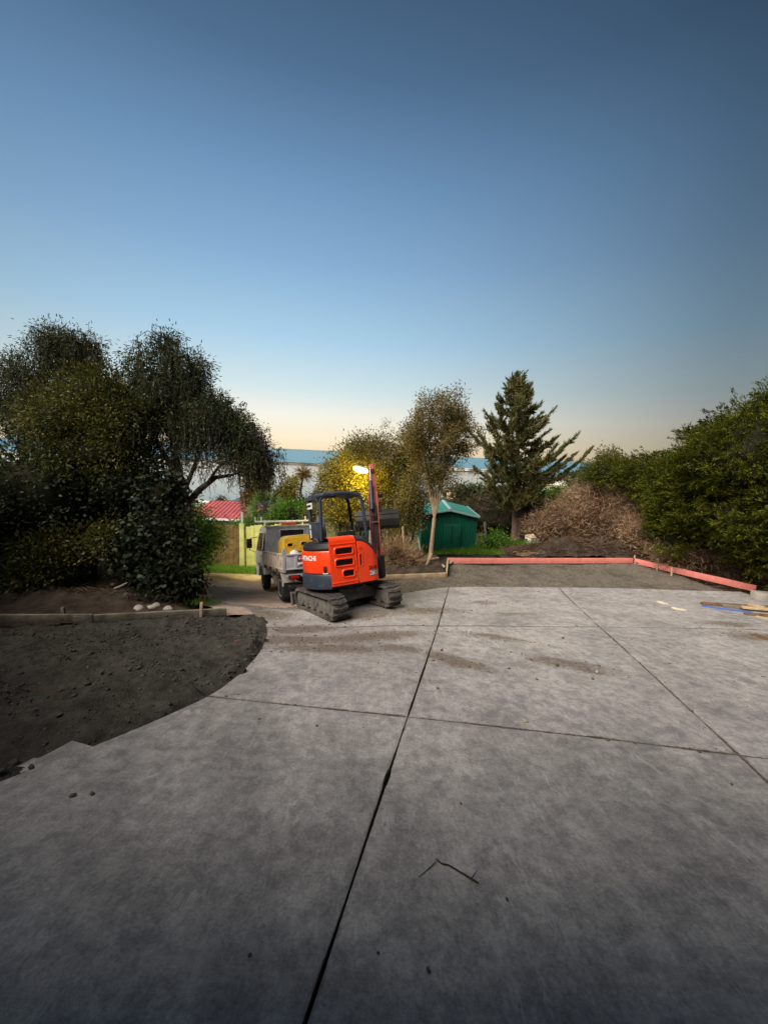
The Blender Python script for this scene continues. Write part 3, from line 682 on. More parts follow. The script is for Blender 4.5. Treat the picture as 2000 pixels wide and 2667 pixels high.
# floor plate
fp = [(.54, -.62)] + [(x, near_y(x) + .03) for x in np.linspace(.5, -.38, 10)] + [(p[0] * .97, p[1] * .97) for p in rear] + [(.1, .74), (.52, .62), (.60, .3), (.60, -.4)]
MB().prism([(x, y, .62) for x, y in fp], (0, 0, .06)).build('deck_plate', M['black'], exc, bevel=0.01)
def shell(z0, z1, rr0, rr1, m, name, bev=0.03, n=26, cut=0):
    P0 = arc_pts(n, rr0); P1 = arc_pts(n, rr1)
    rings = []
    for (z, P, inn) in ((z0, P0, .80), (z0, P0, 1), (z0 + .03, P0, 1.012), (z1 - .03, P1, 1.012), (z1, P1, 1.0), (z1, P1, .80)):
        rings.append([(x * inn, y * inn, z) for x, y in P])
    mb = MB(); mb.loft(rings, closed=False); nn = len(P0)
    ids0 = [k * nn for k in range(6)]; ids1 = [k * nn + nn - 1 for k in range(6)]
    mb.f.append(tuple(ids0)); mb.f.append(tuple(ids1[::-1]))
    return mb.build(name, m, exc, bevel=0.012)
shell(.60, .885, 1.035, 1.03, M['charcoal'], 'counterweight')
cw = shell(.895, 1.325, 1.0, 1.0, M['orange'], 'rear_cowl')
shell(1.335, 1.465, 0.97, 0.93, M['black'], 'rear_cap')
MB().prism([(p[0] * .93, p[1] * .93, 1.44) for p in rear] + [(-.30, .60, 1.44), (-.3, -.62, 1.44)], (0, 0, .025)).build('rear_shelf', M['black'], exc)
lettering('HITACHI', 0.125, lambda u, v: surf_rear(.55 - u, 1.155 + v, -.018), M['white'], exc, bold=0.004)
lk = MB(); lk.loft([[surf_rear(.12 + a, .98 + b, d) for a, b in ((-.032, -.06), (.032, -.06), (.032, .06), (-.032, .06))] for d in (-.03, -.012, .02)]); lk.build('cowl_latch', M['black'], exc, bevel=.004)
MB().loft([[surf_rear(.12 + a, .905 + b, d) for a, b in ((-.05, -.009), (.05, -.009), (.05, .009), (-.05, .009))] for d in (-.02, .01)]).build('reflector_strip', M['white'], exc)
# near side: engine panel with three vents
V_ = [(-.305, .03, 1.245, 1.355), (-.305, .03, 1.030, 1.140), (-.175, .03, .815, .925)]
pn = holed((-.415, .115), (.655, 1.50), V_, side, .03).build('engine_panel', M['orange'], exc, bevel=0.0, smooth=True)
MB().loft([[side(x, z, d) for x in np.linspace(-.415, .10, 12)] for z, d in ((1.50, 0), (1.535, .01), (1.555, .04), (1.565, .12), (1.57, .30))], closed=False).build('engine_panel_top', M['orange'], exc, smooth=True)
for (u0, u1, z0, z1) in V_:
    rect_ring(u0 - .004, u1 + .004, z0 - .004, z1 + .004, .032, side, -.016, .002).build('vent_rim', M['orange'], pn, smooth=True)
    g_ = MB(); g_.loft([[side(u, z, .05) for u in np.linspace(u0 - .03, u1 + .03, 5)] for z in (z0 - .03, z1 + .03)], closed=False)
    v_ob = g_.build('vent_grille', M['black'], pn)
    for k in range(4):
        zz = z0 + (z1 - z0) * (k + .5) / 4
        MB().prism([side(u0, zz - .010, .045), side(u1, zz - .010, .045), side(u1, zz + .012, .026), side(u0, zz + .012, .026)], (0, .006, 0)).build('louvre', M['charcoal'], pn)
for (z0, z1) in ((.70, .705),):
    MB().loft([[side(u, z, d) for u in np.linspace(-.40, .10, 10)] for z, d in ((.70, 0), (.706, -.012), (.718, -.012), (.724, 0))], closed=False).build('panel_crease', M['orange'], pn, smooth=True)
MB().loft([[side(u, z, d) for u in np.linspace(-.40, .10, 10)] for z, d in ((1.425, 0), (1.43, -.012), (1.444, -.012), (1.449, 0))], closed=False).build('panel_crease', M['orange'], pn, smooth=True)
# fuel-side panel with a curved top, towards the boom
def top_curve(u): t = min(max((u - .13) / .42, 0), 1); return 1.46 - .32 * t ** 2.2
def sidef(u, z, d):
    y = near_y(u) + d
    if u > .45: y += .9 * (u - .45) ** 1.5
    return (u, y, z)
us = np.linspace(.13, .57, 18)
rings = [[sidef(u, z0 + (top_curve(u) - z0) * t, d) for u in us] for t, d, z0 in ((0, .05, .655), (0, 0, .655), (.25, 0, .655), (.5, 0, .655), (.75, 0, .655), (.97, 0, .655), (1, .012, .655), (1, .05, .655))]
fp_ = MB().loft(rings, closed=False).build('fuel_panel', M['orange'], exc, smooth=True)
MB().loft([[sidef(.57, z, 0) for z in np.linspace(.655, 1.14, 6)], [(.60, -.40, z) for z in np.linspace(.655, 1.14, 6)], [(.60, .0, z) for z in np.linspace(.655, 1.14, 6)]], closed=False).build('front_panel', M['orange'], exc, smooth=True)
MB().loft([[sidef(u, top_curve(u) + dz, d) for u in us] for dz, d in ((.006, .004), (.03, -.008), (.075, .02), (.10, .10), (.10, .40))], closed=False).build('hood_cover', M['charcoal'], exc, smooth=True)
MB().box((.58, -.28, 1.02), (.03, .50, .26)).build('hood_nose', M['charcoal'], exc, bevel=.012)
rect_ring(.165, .215, .98, 1.20, .012, sidef, -.006, .002, r=.02).build('handle_recess_rim', M['orange'], fp_, smooth=True)
MB().loft([[sidef(u, z, -.003) for u in (.175, .205)] for z in (.99, 1.08, 1.19)], closed=False).build('handle', M['black'], fp_)
MB().lathe([(.0, 0), (.035, .002), (.035, .012), (.0, .014)], sidef(.185, 1.335, .0), (0, -1, 0), 16).build('fuel_cap', M['orange'], fp_, smooth=True)
MB().loft([[(.122, near_y(.122) + d, z) for d in (.004, .05)] for z in (.66, 1.5)], closed=False).build('panel_seam', M['black'], exc)
lettering('ZAXIS', 0.085, lambda u, v: sidef(.44 + u * .8, .88 + v, -.006), M['print_black'], fp_, bold=0.004)
lettering('26U', 0.115, lambda u, v: sidef(.45 + u * .95, .768 + v, -.006), M['grey_vinyl'], fp_, bold=0.010, shear=.2)
lettering('26U', 0.115, lambda u, v: sidef(.45 + u * .95, .768 + v, -.010), M['white'], fp_, bold=0.001, shear=.2)

# -- canopy
def sq_tube(pts, w, h=None):
    mb = MB(); mb.tube(pts, w, 8); return mb
def hoop(y, x0, x1, zb, zt, rad, lean=0.03):
    P = [(x0, y, zb)]
    for k in range(7): a = R(180 - 90 * k / 6); P.append((x0 + rad * .7 + lean + rad * .7 * math.cos(a), y, zt - rad + rad * math.sin(a)))
    for k in range(7): a = R(90 - 90 * k / 6); P.append((x1 - rad * 1.2 + rad * 1.2 * math.cos(a), y, zt - rad * 1.2 + rad * 1.2 * math.sin(a)))
    P.append((x1 + .05, y, zb - .02)); return P
for y in (-.22, .60):
    MB().tube(hoop(y, -.56, .36, 1.44, 2.36, .16), .036, 8).build('canopy_hoop', M['charcoal'], exc, smooth=True)
rf = MB()
rr = []
for yy, dz in ((-.25, -.035), (-.26, .0), (-.22, .03), (-.02, .055), (.19, .062), (.40, .055), (.60, .03), (.64, 0), (.63, -.035)):
    rr.append([(x, yy, 2.365 + dz - (.05 * max(0, (x - .05) / .3) ** 2 if x > .05 else .04 * max(0, (-.2 - x) / .36) ** 2)) for x in np.linspace(-.60, .34, 9)])
rf.loft(rr, closed=False)
rf.loft([[(x, yy, 2.325 - (.05 * max(0, (x - .05) / .3) ** 2 if x > .05 else .04 * max(0, (-.2 - x) / .36) ** 2)) for x in np.linspace(-.60, .34, 9)] for yy in (-.25, .19, .63)], closed=False)
for xe in (-.60, .34):
    z_ = lambda dz: 2.365 + dz - (.05 if xe > 0 else .045)
    rf.loft([[(xe, yy, 2.325 - .047) for yy in np.linspace(-.25, .63, 7)], [(xe, yy, 2.365 + d - .047) for yy, d in zip(np.linspace(-.26, .64, 7), (0, .045, .058, .062, .058, .045, 0))]], closed=False)
rf.build('canopy_roof', M['charcoal'], exc, smooth=True)
MB().box((-.30, .2, 2.315), (.34, .5, .02)).build('roof_liner', M['black'], exc, bevel=.005)
xb = MB(); xb.tube([(-.555, -.22, 1.80), (-.555, .60, 1.80)], .022, 6); xb.tube([(-.555, -.22, 2.23), (-.555, .60, 2.23)], .022, 6); xb.build('canopy_crossbar', M['charcoal'], exc, smooth=True)
gp = MB().box((-.575, .19, 1.63), (.015, .74, .30)).build('rear_guard_panel', M['charcoal'], exc, bevel=.004)
for (yy, zz, hh) in ((.50, 1.73, .09), (.50, 1.60, .12), (.49, 1.51, .05)):
    MB().box((-.585, yy, zz), (.004, .07, hh)).build('warning_sticker', M['white'], gp)
ps = MB().box((-.60, .36, 2.16), (.012, .40, .125)).build('name_plate', M['white'], exc, bevel=.003)
for k, (w, yo) in enumerate(((.05, .16), (.035, .10), (.05, .045), (.04, -.01), (.045, -.065), (.05, -.125))):
    MB().box((-.608, .36 + yo, 2.165 + (.01 if k % 2 else -.005)), (.004, w, .055)).build('plate_mark', M['print_black'], ps)
# seat, console, levers
MB().prism([(-.40, y, z) for y, z in ((.0, 1.42), (.42, 1.42), (.44, 1.60), (.40, 1.88), (.30, 1.94), (.12, 1.94), (.02, 1.88), (-.02, 1.60))], (.10, 0, 0)).build('seat_back', M['grey_vinyl'], exc, bevel=.03)
MB().box((-.12, .21, 1.40), (.50, .46, .14)).build('seat', M['black'], exc, bevel=.04)
MB().box((-.18, .21, 1.20), (.66, .78, .28)).build('seat_base', M['black'], exc, bevel=.03)
MB().box((.05, -.16, 1.52), (.34, .14, .14)).build('control_console', M['black'], exc, bevel=.03)
for yy in (-.14, .52):
    lv = MB(); lv.tube([(.14, yy, 1.50), (.17, yy, 1.66)], .013, 6); lv.lathe([(.0, 0), (.025, .01), (.03, .06), (.02, .11), (.0, .115)], (.17, yy, 1.64), (.1, 0, 1), 10); lv.build('control_lever', M['black'], exc, smooth=True)
MB().box((.34, -.10, 1.62), (.05, .20, .15), ry=R(-15)).build('display_panel', M['black'], exc, bevel=.02)
MB().tube([(.42, .05, 1.15), (.46, .05, 1.55), (.46, .40, 1.55), (.42, .40, 1.15)], .018, 6).build('front_rail', M['charcoal'], exc, smooth=True)

# -- swing post, boom, arm, bucket; the boom is swung away from the camera
bs = Vector((.72, -.14, 0)); BA = R(63)
bd = Vector((math.cos(BA), math.sin(BA), 0)); bp = Vector((math.sin(BA), -math.cos(BA), 0))
def B(s, z, p=0.0): return bs + bd * s + bp * p + Vector((0, 0, z))
MB().lathe([(.12, .52), (.15, .56), (.15, .98), (.11, 1.02)], bs, (0, 0, 1), 20).build('swing_post', M['black'], exc, bevel=0, smooth=True)
MB().box(tuple(bs + Vector((-.12, 0, .70))), (.22, .24, .22)).build('swing_bracket', M['charcoal'], exc, bevel=.02)
def beam(profile, w, name, m):
    """closed profile [(s, z)], width w (may be per-point)"""
    ws = w if hasattr(w, '__len__') else [w] * len(profile)
    mb = MB(); n = len(profile)
    mb.loft([[B(s, z, -ww / 2) for (s, z), ww in zip(profile, ws)], [B(s, z, ww / 2) for (s, z), ww in zip(profile, ws)]]); return mb.build(name, m, exc, bevel=.010)
boom = beam([(-.05, .92), (.00, 1.35), (.13, 1.85), (.34, 2.35), (.62, 2.80), (.80, 2.86), (.86, 2.76), (.66, 2.40), (.50, 2.00), (.36, 1.55), (.14, .92)], [.17, .19, .20, .19, .15, .13, .13, .15, .19, .20, .18], 'boom', M['boom_red'])
for pp in (-.095, .095):
    mb = MB(); mb.loft([[B(s, z, pp - .008) for s, z in ((-.08, 1.0), (-.03, 1.5), (.10, 1.95), (.30, 2.38), (.34, 2.34), (.16, 1.9), (.05, 1.4), (0, 1.0))], [B(s, z, pp + .008) for s, z in ((-.08, 1.0), (-.03, 1.5), (.10, 1.95), (.30, 2.38), (.34, 2.34), (.16, 1.9), (.05, 1.4), (0, 1.0))]]); mb.build('boom_flange', M['boom_red'], boom, bevel=.004)
cyl = MB(); cyl.tube([B(.02, 1.98, -.03), B(.36, 2.62, -.03)], .042, 12); cyl.build('arm_cylinder', M['charcoal'], exc, smooth=True)
MB().tube([B(.34, 2.58, -.03), B(.60, 2.98, -.03)], .020, 10).build('cylinder_rod', M['chrome'], exc, smooth=True)
MB().tube([B(.30, .98, 0), B(.36, 1.55, 0), B(.42, 1.95, 0)], .045, 12).build('boom_cylinder', M['charcoal'], exc, smooth=True)
for pp in (-.055, -.015, .03, .06):
    MB().tube([B(-.03, .95, pp), B(-.055, 1.30, pp), B(.0, 1.62, pp * .9), B(.05, 1.85, pp * .8), B(.18, 2.12, pp * .7)], .013, 6).build('hydraulic_hose', M['black'], exc, smooth=True)
MB().box(tuple(B(-.04, 1.72, 0)), (.16, .06, .02)).build('hose_clamp', M['chrome'], exc, bevel=.004)
arm = beam([(.56, 2.92), (.62, 3.04), (.74, 3.02), (.92, 2.72), (1.16, 2.34), (1.34, 1.97), (1.25, 1.91), (1.02, 2.24), (.76, 2.60)], .12, 'arm', M['boom_red'])
lamp_b = MB().box(tuple(B(.36, 2.28, .14)), (.09, .07, .08)).build('work_lamp', M['black'], exc, bevel=.015)
MB().tube([B(1.10, 2.62, 0), B(1.34, 2.32, 0)], .036, 10).build('bucket_cylinder', M['charcoal'], exc, smooth=True)
lk_ = MB()
for pp in (-.09, .09): lk_.tube([B(1.34, 2.32, pp), B(1.46, 2.06, pp)], .024, 6); lk_.tube([B(1.34, 2.32, pp), B(1.24, 2.12, pp)], .024, 6)
lk_.build('bucket_link', M['boom_red'], exc, smooth=True)
prof = [(1.24, 1.60), (1.18, 1.53), (1.13, 1.40), (1.16, 1.24), (1.26, 1.15), (1.42, 1.16), (1.58, 1.30), (1.57, 1.33), (1.41, 1.20), (1.27, 1.19), (1.20, 1.26), (1.17, 1.40), (1.21, 1.50), (1.26, 1.57)]
bk = MB(); bw = .52
bk.loft([[B(s, z + .35, -bw) for s, z in prof], [B(s, z + .35, bw) for s, z in prof]])
bko = bk.build('bucket', M['bucket'], exc, bevel=.004)
for pp in (-bw, bw):
    MB().loft([[B(s, z + .35, pp + o) for s, z in ((1.24, 1.60), (1.18, 1.53), (1.13, 1.40), (1.16, 1.24), (1.26, 1.15), (1.42, 1.16), (1.58, 1.30), (1.36, 1.62))] for o in (-.012, .012)]).build('bucket_side', M['bucket'], bko, bevel=.003)
MB().loft([[B(s, z + .35, -bw - .015) for s, z in ((1.225, 1.63), (1.155, 1.52), (1.18, 1.49), (1.25, 1.60))], [B(s, z + .35, bw + .015) for s, z in ((1.225, 1.63), (1.155, 1.52), (1.18, 1.49), (1.25, 1.60))]]).build('bucket_lip', M['bucket'], bko, bevel=.004)
MB().box(tuple(B(1.30, 2.01, 0)), (.24, .22, .12), rz=BA).build('bucket_hitch', M['bucket'], bko, bevel=.01)

for o in exc.children:
    if o.name.split('.')[0] in ('counterweight', 'rear_cowl', 'rear_cap', 'rear_shelf', 'lettering', 'cowl_latch', 'reflector_strip', 'engine_panel', 'engine_panel_top', 'fuel_panel', 'front_panel', 'hood_cover', 'hood_nose', 'panel_seam', 'deck_plate'): o.location = (-.07, 0, -.06)
    elif o.name.split('.')[0] in ('track_belt', 'track_frame', 'idler_wheel', 'drive_sprocket', 'track_roller', 'grease_cap', 'undercarriage_frame', 'dozer_blade', 'blade_arm'): o.rotation_euler = (0, 0, R(9))
    elif o.name.split('.')[0] in ('canopy_hoop', 'canopy_roof', 'roof_liner', 'canopy_crossbar', 'rear_guard_panel', 'name_plate'): o.location = (.08, 0, 0)

# ================================================================ tipper truck
M['truck_white'] = mat('dusty_white_paint', (0.78, 0.73, 0.68), 0.5, var=0.12, scale=3, spec=0.45, dirt=(0.36, 0.30, 0.25), dirt_amt=0.3, dirt_scale=2.5)
M['bed_grey'] = mat('dusty_bed_steel', (0.58, 0.49, 0.39), 0.7, var=0.2, scale=5, spec=0.3, dirt=(0.20, 0.16, 0.12), dirt_amt=0.45, dirt_scale=4)
M['tail_grey'] = mat('tailgate_steel', (0.40, 0.41, 0.43), 0.6, var=0.2, scale=5, spec=0.35, dirt=(0.14, 0.12, 0.10), dirt_amt=0.4, dirt_scale=5)
M['chassis'] = mat('chassis_black', (0.025, 0.023, 0.021), 0.8, var=0.4, scale=6, spec=0.25, dirt=(0.12, 0.09, 0.07), dirt_amt=0.3, dirt_scale=5)
M['tyre'] = mat('tyre_rubber', (0.022, 0.021, 0.020), 0.9, var=0.3, scale=8, spec=0.2, dirt=(0.10, 0.08, 0.06), dirt_amt=0.25, dirt_scale=5)
M['rim'] = mat('dusty_rim', (0.36, 0.31, 0.26), 0.6, var=0.2, scale=8, spec=0.3)
M['beacon'] = mat('orange_beacon_plastic', (0.80, 0.16, 0.03), 0.3, var=0.1)
M['yellow'] = mat('yellow_plastic', (0.72, 0.43, 0.035), 0.5, var=0.12, scale=4, spec=0.4, dirt=(0.42, 0.26, 0.05), dirt_amt=0.25, dirt_scale=5)
M['red_sign'] = mat('red_sign', (0.40, 0.02, 0.04), 0.5, var=0.1)
M['tail_lens'] = mat('red_lens', (0.35, 0.012, 0.012), 0.25, var=0.1)
M['bed_mesh'] = mat('cab_back_steel', (0.60, 0.64, 0.70), 0.55, var=0.15, scale=4, bump=.25, bscale=9, spec=0.4, dirt=(0.22, 0.23, 0.25), dirt_amt=0.35, dirt_scale=3)
tr = empty('tipper_truck')
tr.matrix_world = Matrix.Translation((-1.706, 9.15, -1.625)) @ Matrix.Rotation(R(28.2), 4, 'Z') @ Matrix.Rotation(R(1.15), 4, 'Y') @ Matrix.Rotation(R(-12.1), 4, 'X') @ Matrix.Scale(.96, 4)
tag(tr, 'small pale tipper truck with dropside bed parked facing the fence', 'truck')
WR = .345
def wheel(x, y, w, name='wheel'):
    o = empty(name, (x, y, WR)); o.parent = tr
    MB().lathe([(.20, -w / 2), (.30, -w / 2), (WR - .015, -w / 2 + .03), (WR, -w / 2 + .05), (WR, w / 2 - .05), (WR - .015, w / 2 - .03), (.30, w / 2), (.20, w / 2)], (0, 0, 0), (1, 0, 0), 36).build('tyre', M['tyre'], o, smooth=True)
    s = -1 if x < 0 else 1
    MB().lathe([(.0, .015), (.07, .015), (.08, .03), (.10, .01), (.16, -.02), (.195, .045), (.215, .05), (.205, .02)], (s * (w / 2 - .045), 0, 0), (s, 0, 0), 28).build('rim', M['rim'], o, smooth=True)
    nb = MB()
    for k in range(5): a = 2 * math.pi * k / 5; nb.lathe([(.014, 0), (.014, .02)], (s * (w / 2 - .04), .115 * math.cos(a), .115 * math.sin(a)), (s, 0, 0), 6)
    nb.build('wheel_nut', M['chassis'], o); return o
for x in (-.68, .68): wheel(x, 2.45, .19); wheel(x * .99, 0, .26)
ch = MB(); 
for x in (-.33, .33): ch.box((x, 1.15, .56), (.07, 3.7, .15))
for y in (-.5, .5, 1.5): ch.box((0, y, .56), (.66, .08, .10))
ch.lathe([(.09, -.62), (.09, .62)], (0, 0, WR), (1, 0, 0), 12); ch.lathe([(.13, -.12), (.13, .12)], (.0, 0, WR), (1, 0, 0), 12); ch.box((0, 2.45, .38), (1.2, .09, .09))
ch.build('chassis', M['chassis'], tr, bevel=.008)
MB().lathe([(.0, -.22), (.14, -.21), (.15, -.18), (.15, .18), (.14, .21), (.0, .22)], (-.56, 1.12, .42), (0, 1, 0), 20).build('fuel_tank', M['rim'], tr, smooth=True)
MB().box((-.52, 1.62, .50), (.24, .22, .22)).build('battery_box', M['rim'], tr, bevel=.02)
ex_ = MB().tube([(-.5, 1.95, .45), (-.6, 1.8, .40), (-.62, 1.5, .38)], .035, 8).build('exhaust_pipe', M['rim'], tr, smooth=True)
for x in (-.68, .68):
    MB().loft([[(x + w, -(.40) * math.cos(R(a)), WR + .43 * math.sin(R(a))) for w in (-.16, .16)] for a in range(10, 176, 15)], closed=False).build('mudguard', M['rim'], tr, smooth=True)
    MB().box((x, -.44, .34), (.28, .015, .34)).build('mud_flap', M['black'], tr)
# bed
bt = MB(); bt.box((0, .62, .80), (1.72, 2.52, .06))
for y in np.linspace(-.5, 1.7, 8): bt.box((0, y, .735), (1.66, .06, .07))
bed = bt.build('bed_floor', M['bed_grey'], tr, bevel=.006)
for x in (-.85, .85):
    s = -1 if x < 0 else 1
    ds = MB(); ds.box((x, .62, 1.02), (.025, 2.46, .38)); ds.box((x + s * .012, .62, 1.20), (.055, 2.46, .035)); ds.box((x + s * .012, .62, .845), (.055, 2.46, .03))
    d_ = ds.build('dropside', M['bed_grey'], tr, bevel=.006)
    for y in np.linspace(-.42, 1.66, 8): MB().box((x + s * .028, y, 1.02), (.03, .06, .33)).build('side_rib', M['bed_grey'], d_, bevel=.008)
    for y in (.0, .8, 1.5): MB().box((x + s * .03, y, .79), (.03, .08, .09)).build('hinge', M['chassis'], d_, bevel=.006)
for x in (-.85, .85):
    MB().box((x, -.64, 1.06), (.08, .07, .58)).build('rear_post', M['tail_grey'], tr, bevel=.01)
tg = MB(); tg.box((0, -.66, 1.02), (1.60, .03, .36)); tg.box((0, -.675, 1.19), (1.60, .05, .035)); tg.box((0, -.675, .85), (1.60, .05, .035))
for x in (-.56, 0, .56): tg.box((x, -.678, 1.02), (.07, .03, .34))
tgo = tg.build('tailgate', M['tail_grey'], tr, bevel=.006)
rs = MB().box((-.36, -.70, 1.085), (.36, .008, .085)).build('tailgate_sign', M['red_sign'], tgo, bevel=.002)
MB().lathe([(.0, 0), (.022, .001), (.022, .003)], (-.49, -.705, 1.09), (0, -1, 0), 14).build('sign_disc', M['white'], rs)
for k, x in enumerate((-.43, -.395, -.36, -.325, -.29, -.255)): MB().box((x, -.706, 1.088), (.026, .003, .028 if k % 2 else .034)).build('sign_mark', M['white'], rs)
MB().box((-.36, -.70, .965), (.34, .006, .07)).build('tailgate_sticker', M['white'], tgo)
MB().box((-.36, -.705, .945), (.26, .004, .016)).build('sticker_line', M['print_black'], tgo)
MB().box((0, -.62, .80), (1.72, .08, .10)).build('rear_sill', M['chassis'], tr, bevel=.008)
MB().box((0, -.66, .69), (1.66, .05, .07)).build('light_bar', M['tail_grey'], tr, bevel=.008)
for x in (-.62, .62):
    tl_ = MB().box((x, -.70, .66), (.28, .05, .10)).build('tail_lamp', M['black'], tr, bevel=.01)
    MB().box((x, -.73, .66), (.20, .012, .07)).build('lamp_lens', M['tail_lens'], tl_, bevel=.004)
MB().box((0, -.60, .43), (1.50, .06, .07)).build('underrun_bar', M['chassis'], tr, bevel=.01)
# cab
cabp = [(1.84, .52), (1.84, 1.15), (1.93, 1.86), (2.06, 1.94), (2.85, 1.93), (3.02, 1.80), (3.30, 1.22), (3.34, .95), (3.34, .40), (2.86, .40), (2.82, .58), (2.72, .72), (2.45, .77), (2.18, .72), (2.08, .58), (2.06, .50)]
cab = MB(); ny = len(cabp)
def cw_(z): return .84 - .10 * max(0, (z - 1.15) / .8)
cab.loft([[(-cw_(z) + .03, y, z) for y, z in cabp], [(-cw_(z), y, z) for y, z in cabp], [(cw_(z), y, z) for y, z in cabp], [(cw_(z) - .03, y, z) for y, z in cabp]])
cabo = cab.build('cab', M['truck_white'], tr, bevel=.025)
def cabside(y, z, s): return (s * (cw_(z) + .006), y, z)
for s in (-1, 1):
    dp = [(2.02, .62), (2.02, 1.17), (2.10, 1.80), (2.80, 1.80), (3.14, 1.18), (3.14, .80), (2.86, .78), (2.45, .84), (2.1, .78)]
    d_ = MB().loft([[cabside(y, z, s) for y, z in dp], [(s * (cw_(z) + .018), y, z) for y, z in dp]]).build('door', M['truck_white'], cabo, bevel=.006)
    wp = [(2.10, 1.20), (2.16, 1.74), (2.76, 1.74), (3.02, 1.22)]
    MB().loft([[(s * (cw_(z) + .012), y, z) for y, z in wp], [(s * (cw_(z) + .023), y, z) for y, z in wp]]).build('side_window', M['glass'], cabo)
    MB().box((s * .865, 2.12, 1.06), (.03, .13, .03)).build('door_handle', M['black'], cabo, bevel=.006)
    mb = MB(); mb.tube([(s * .80, 2.95, 1.62), (s * 1.02, 3.12, 1.58), (s * 1.04, 3.14, 1.22), (s * .84, 3.18, 1.12)], .012, 6); mb.build('mirror_bracket', M['black'], tr, smooth=True)
    mb = MB(); mb.box((s * 1.05, 3.12, 1.42), (.17, .06, .30), rz=R(12 * s)); mb.build('mirror', M['black'], tr, bevel=.02)
MB().prism([(x, 3.03 + (1.78 - z) * .47, z) for x, z in ((-.70, 1.76), (.70, 1.76), (.76, 1.26), (-.76, 1.26))], (0, .012, 0)).build('windscreen', M['glass'], cabo)
MB().box((0, 3.36, .50), (1.66, .08, .20)).build('bumper', M['charcoal'], cabo, bevel=.02)
M['headlight'] = emit_mat('headlight_glow', (1.0, 0.86, 0.45), 4.0)
for s in (-1, 1):
    hl = MB().box((s * .62, 3.35, .78), (.26, .06, .16)).build('headlight', M['black'], cabo, bevel=.015)
    MB().box((s * .62, 3.385, .78), (.21, .012, .12)).build('lamp_lens', M['headlight'], hl, bevel=.004)
    sp = bpy.data.lights.new('headlight_beam', 'SPOT'); sp.energy = 150; sp.color = (1.0, 0.90, 0.36); sp.spot_size = R(120); sp.spot_blend = 1.0; sp.shadow_soft_size = .08
    so = bpy.data.objects.new('headlight_beam', sp); C.objects.link(so); so.parent = tr; so.location = (s * .62, 3.44, .80); so.rotation_euler = (R(98), 0, R(4))
# head board behind the cab: steel sheet with window
hb = holed((-.80, .80), (.86, 1.90), [(-.36, .36, 1.60, 1.80)], lambda u, v, d: (u * (1 - .06 * max(0, v - 1.15)), 1.80 + d, v), .02, step=.08).build('headboard', M['bed_mesh'], tr)
MB().box((0, 1.835, 1.70), (.76, .01, .24)).build('rear_window', M['glass'], tr)
for (a, b, c, d) in ((0, 1.585, .76, .03), (0, 1.815, .76, .03), (-.37, 1.70, .03, .23), (.37, 1.70, .03, .23)): MB().box((a, 1.795, b), (c, .025, d)).build('window_frame', M['bed_mesh'], hb, bevel=.004)
MB().box((0, 1.82, 1.925), (1.60, .09, .05)).build('headboard_rail', M['truck_white'], tr, bevel=.012)
rk = MB(); rk.tube([(-.90, 2.80, 2.10), (.90, 2.80, 2.10)], .03, 8)
for x in (-.62, .62): rk.tube([(x, 2.80, 1.92), (x, 2.80, 2.10)], .022, 8)
for x in (-.90, -.72, .72, .90): rk.tube([(x, 2.80, 2.09), (x, 2.80, 2.25)], .022, 8)
rk.build('ladder_rack', M['truck_white'], tr, smooth=True)
MB().box((-.02, 2.14, 2.00), (.46, .16, .075)).build('beacon_bar', M['beacon'], tr, bevel=.025)
MB().box((-.02, 2.14, 1.955), (.50, .12, .03)).build('beacon_base', M['black'], tr)

# ---- yellow plant on the truck's bed
gen = empty('plant_machine'); gen.matrix_world = tr.matrix_world @ Matrix.Translation((-.42, -.05, .98)) @ Matrix.Scale(1.06, 4)
tag(gen, 'yellow moulded plant machine with eye-like slots riding in the truck bed', 'machine')
prof = [(-.34, 0), (-.34, .46), (-.30, .56), (-.20, .62), (.26, .64), (.36, .60), (.38, .50), (.38, 0)]
fr_ = lambda u, v, d: (u, -.30 + d, v)
shl = MB(); shl.loft([[(x, -.26, z) for x, z in prof], [(x * .985, -.02, z * 1.01) for x, z in prof], [(x, .30, z) for x, z in prof]]); shl.build('casing', M['yellow'], gen, bevel=.03)
fc = holed((-.315, .34), (.02, .56), [(-.25, -.13, .375, .445), (.06, .20, .395, .465)], fr_, .035, .06).build('front_cowl', M['yellow'], gen, smooth=True)
for (u, v) in ((-.19, .41), (.13, .43)):
    MB().box((u, -.258, v), (.16, .01, .10)).build('slot_backing', M['black'], gen)
    rect_ring(u - .062, u + .072, v - .036, v + .036, .016, fr_, -.008, .002, r=.025).build('slot_rim', M['yellow'], fc, smooth=True)
for k in range(9): MB().box((-.14 + .032 * k, -.302, .245 + .004 * (k % 3)), (.024, .004, .030)).build('maker_mark', M['print_black'], fc)
MB().box((.01, -.302, .19), (.42, .006, .012)).build('cowl_crease', M['black'], fc)
MB().box((.44, -.05, .34), (.14, .36, .30)).build('engine_block', M['black'], gen, bevel=.03)
MB().box((.40, -.14, .47), (.12, .2, .10)).build('recoil_cover', M['boom_red'], gen, bevel=.02)
MB().box((0, 0, -.05), (.8, .62, .20)).build('base_plate', M['chassis'], gen, bevel=.01)
sk = MB(); rs_ = np.random.default_rng(5); 
sk.loft([[(-.58 + r * math.cos(a) * (1 + .2 * math.sin(3 * a + z * 9)), -.40 + r * .6 * math.sin(a), z) for a in np.linspace(0, 2 * math.pi, 13)[:-1]] for r, z in ((.10, 0), (.16, .08), (.15, .28), (.10, .40), (.03, .46))])
bag = sk.build('rag_bundle', M['white'], None, bevel=.02); bag.matrix_world = tr.matrix_world @ Matrix.Translation((0.05, 0, .83)); tag(bag, 'crumpled white sack slumped in the truck bed beside the tailgate', 'sack')
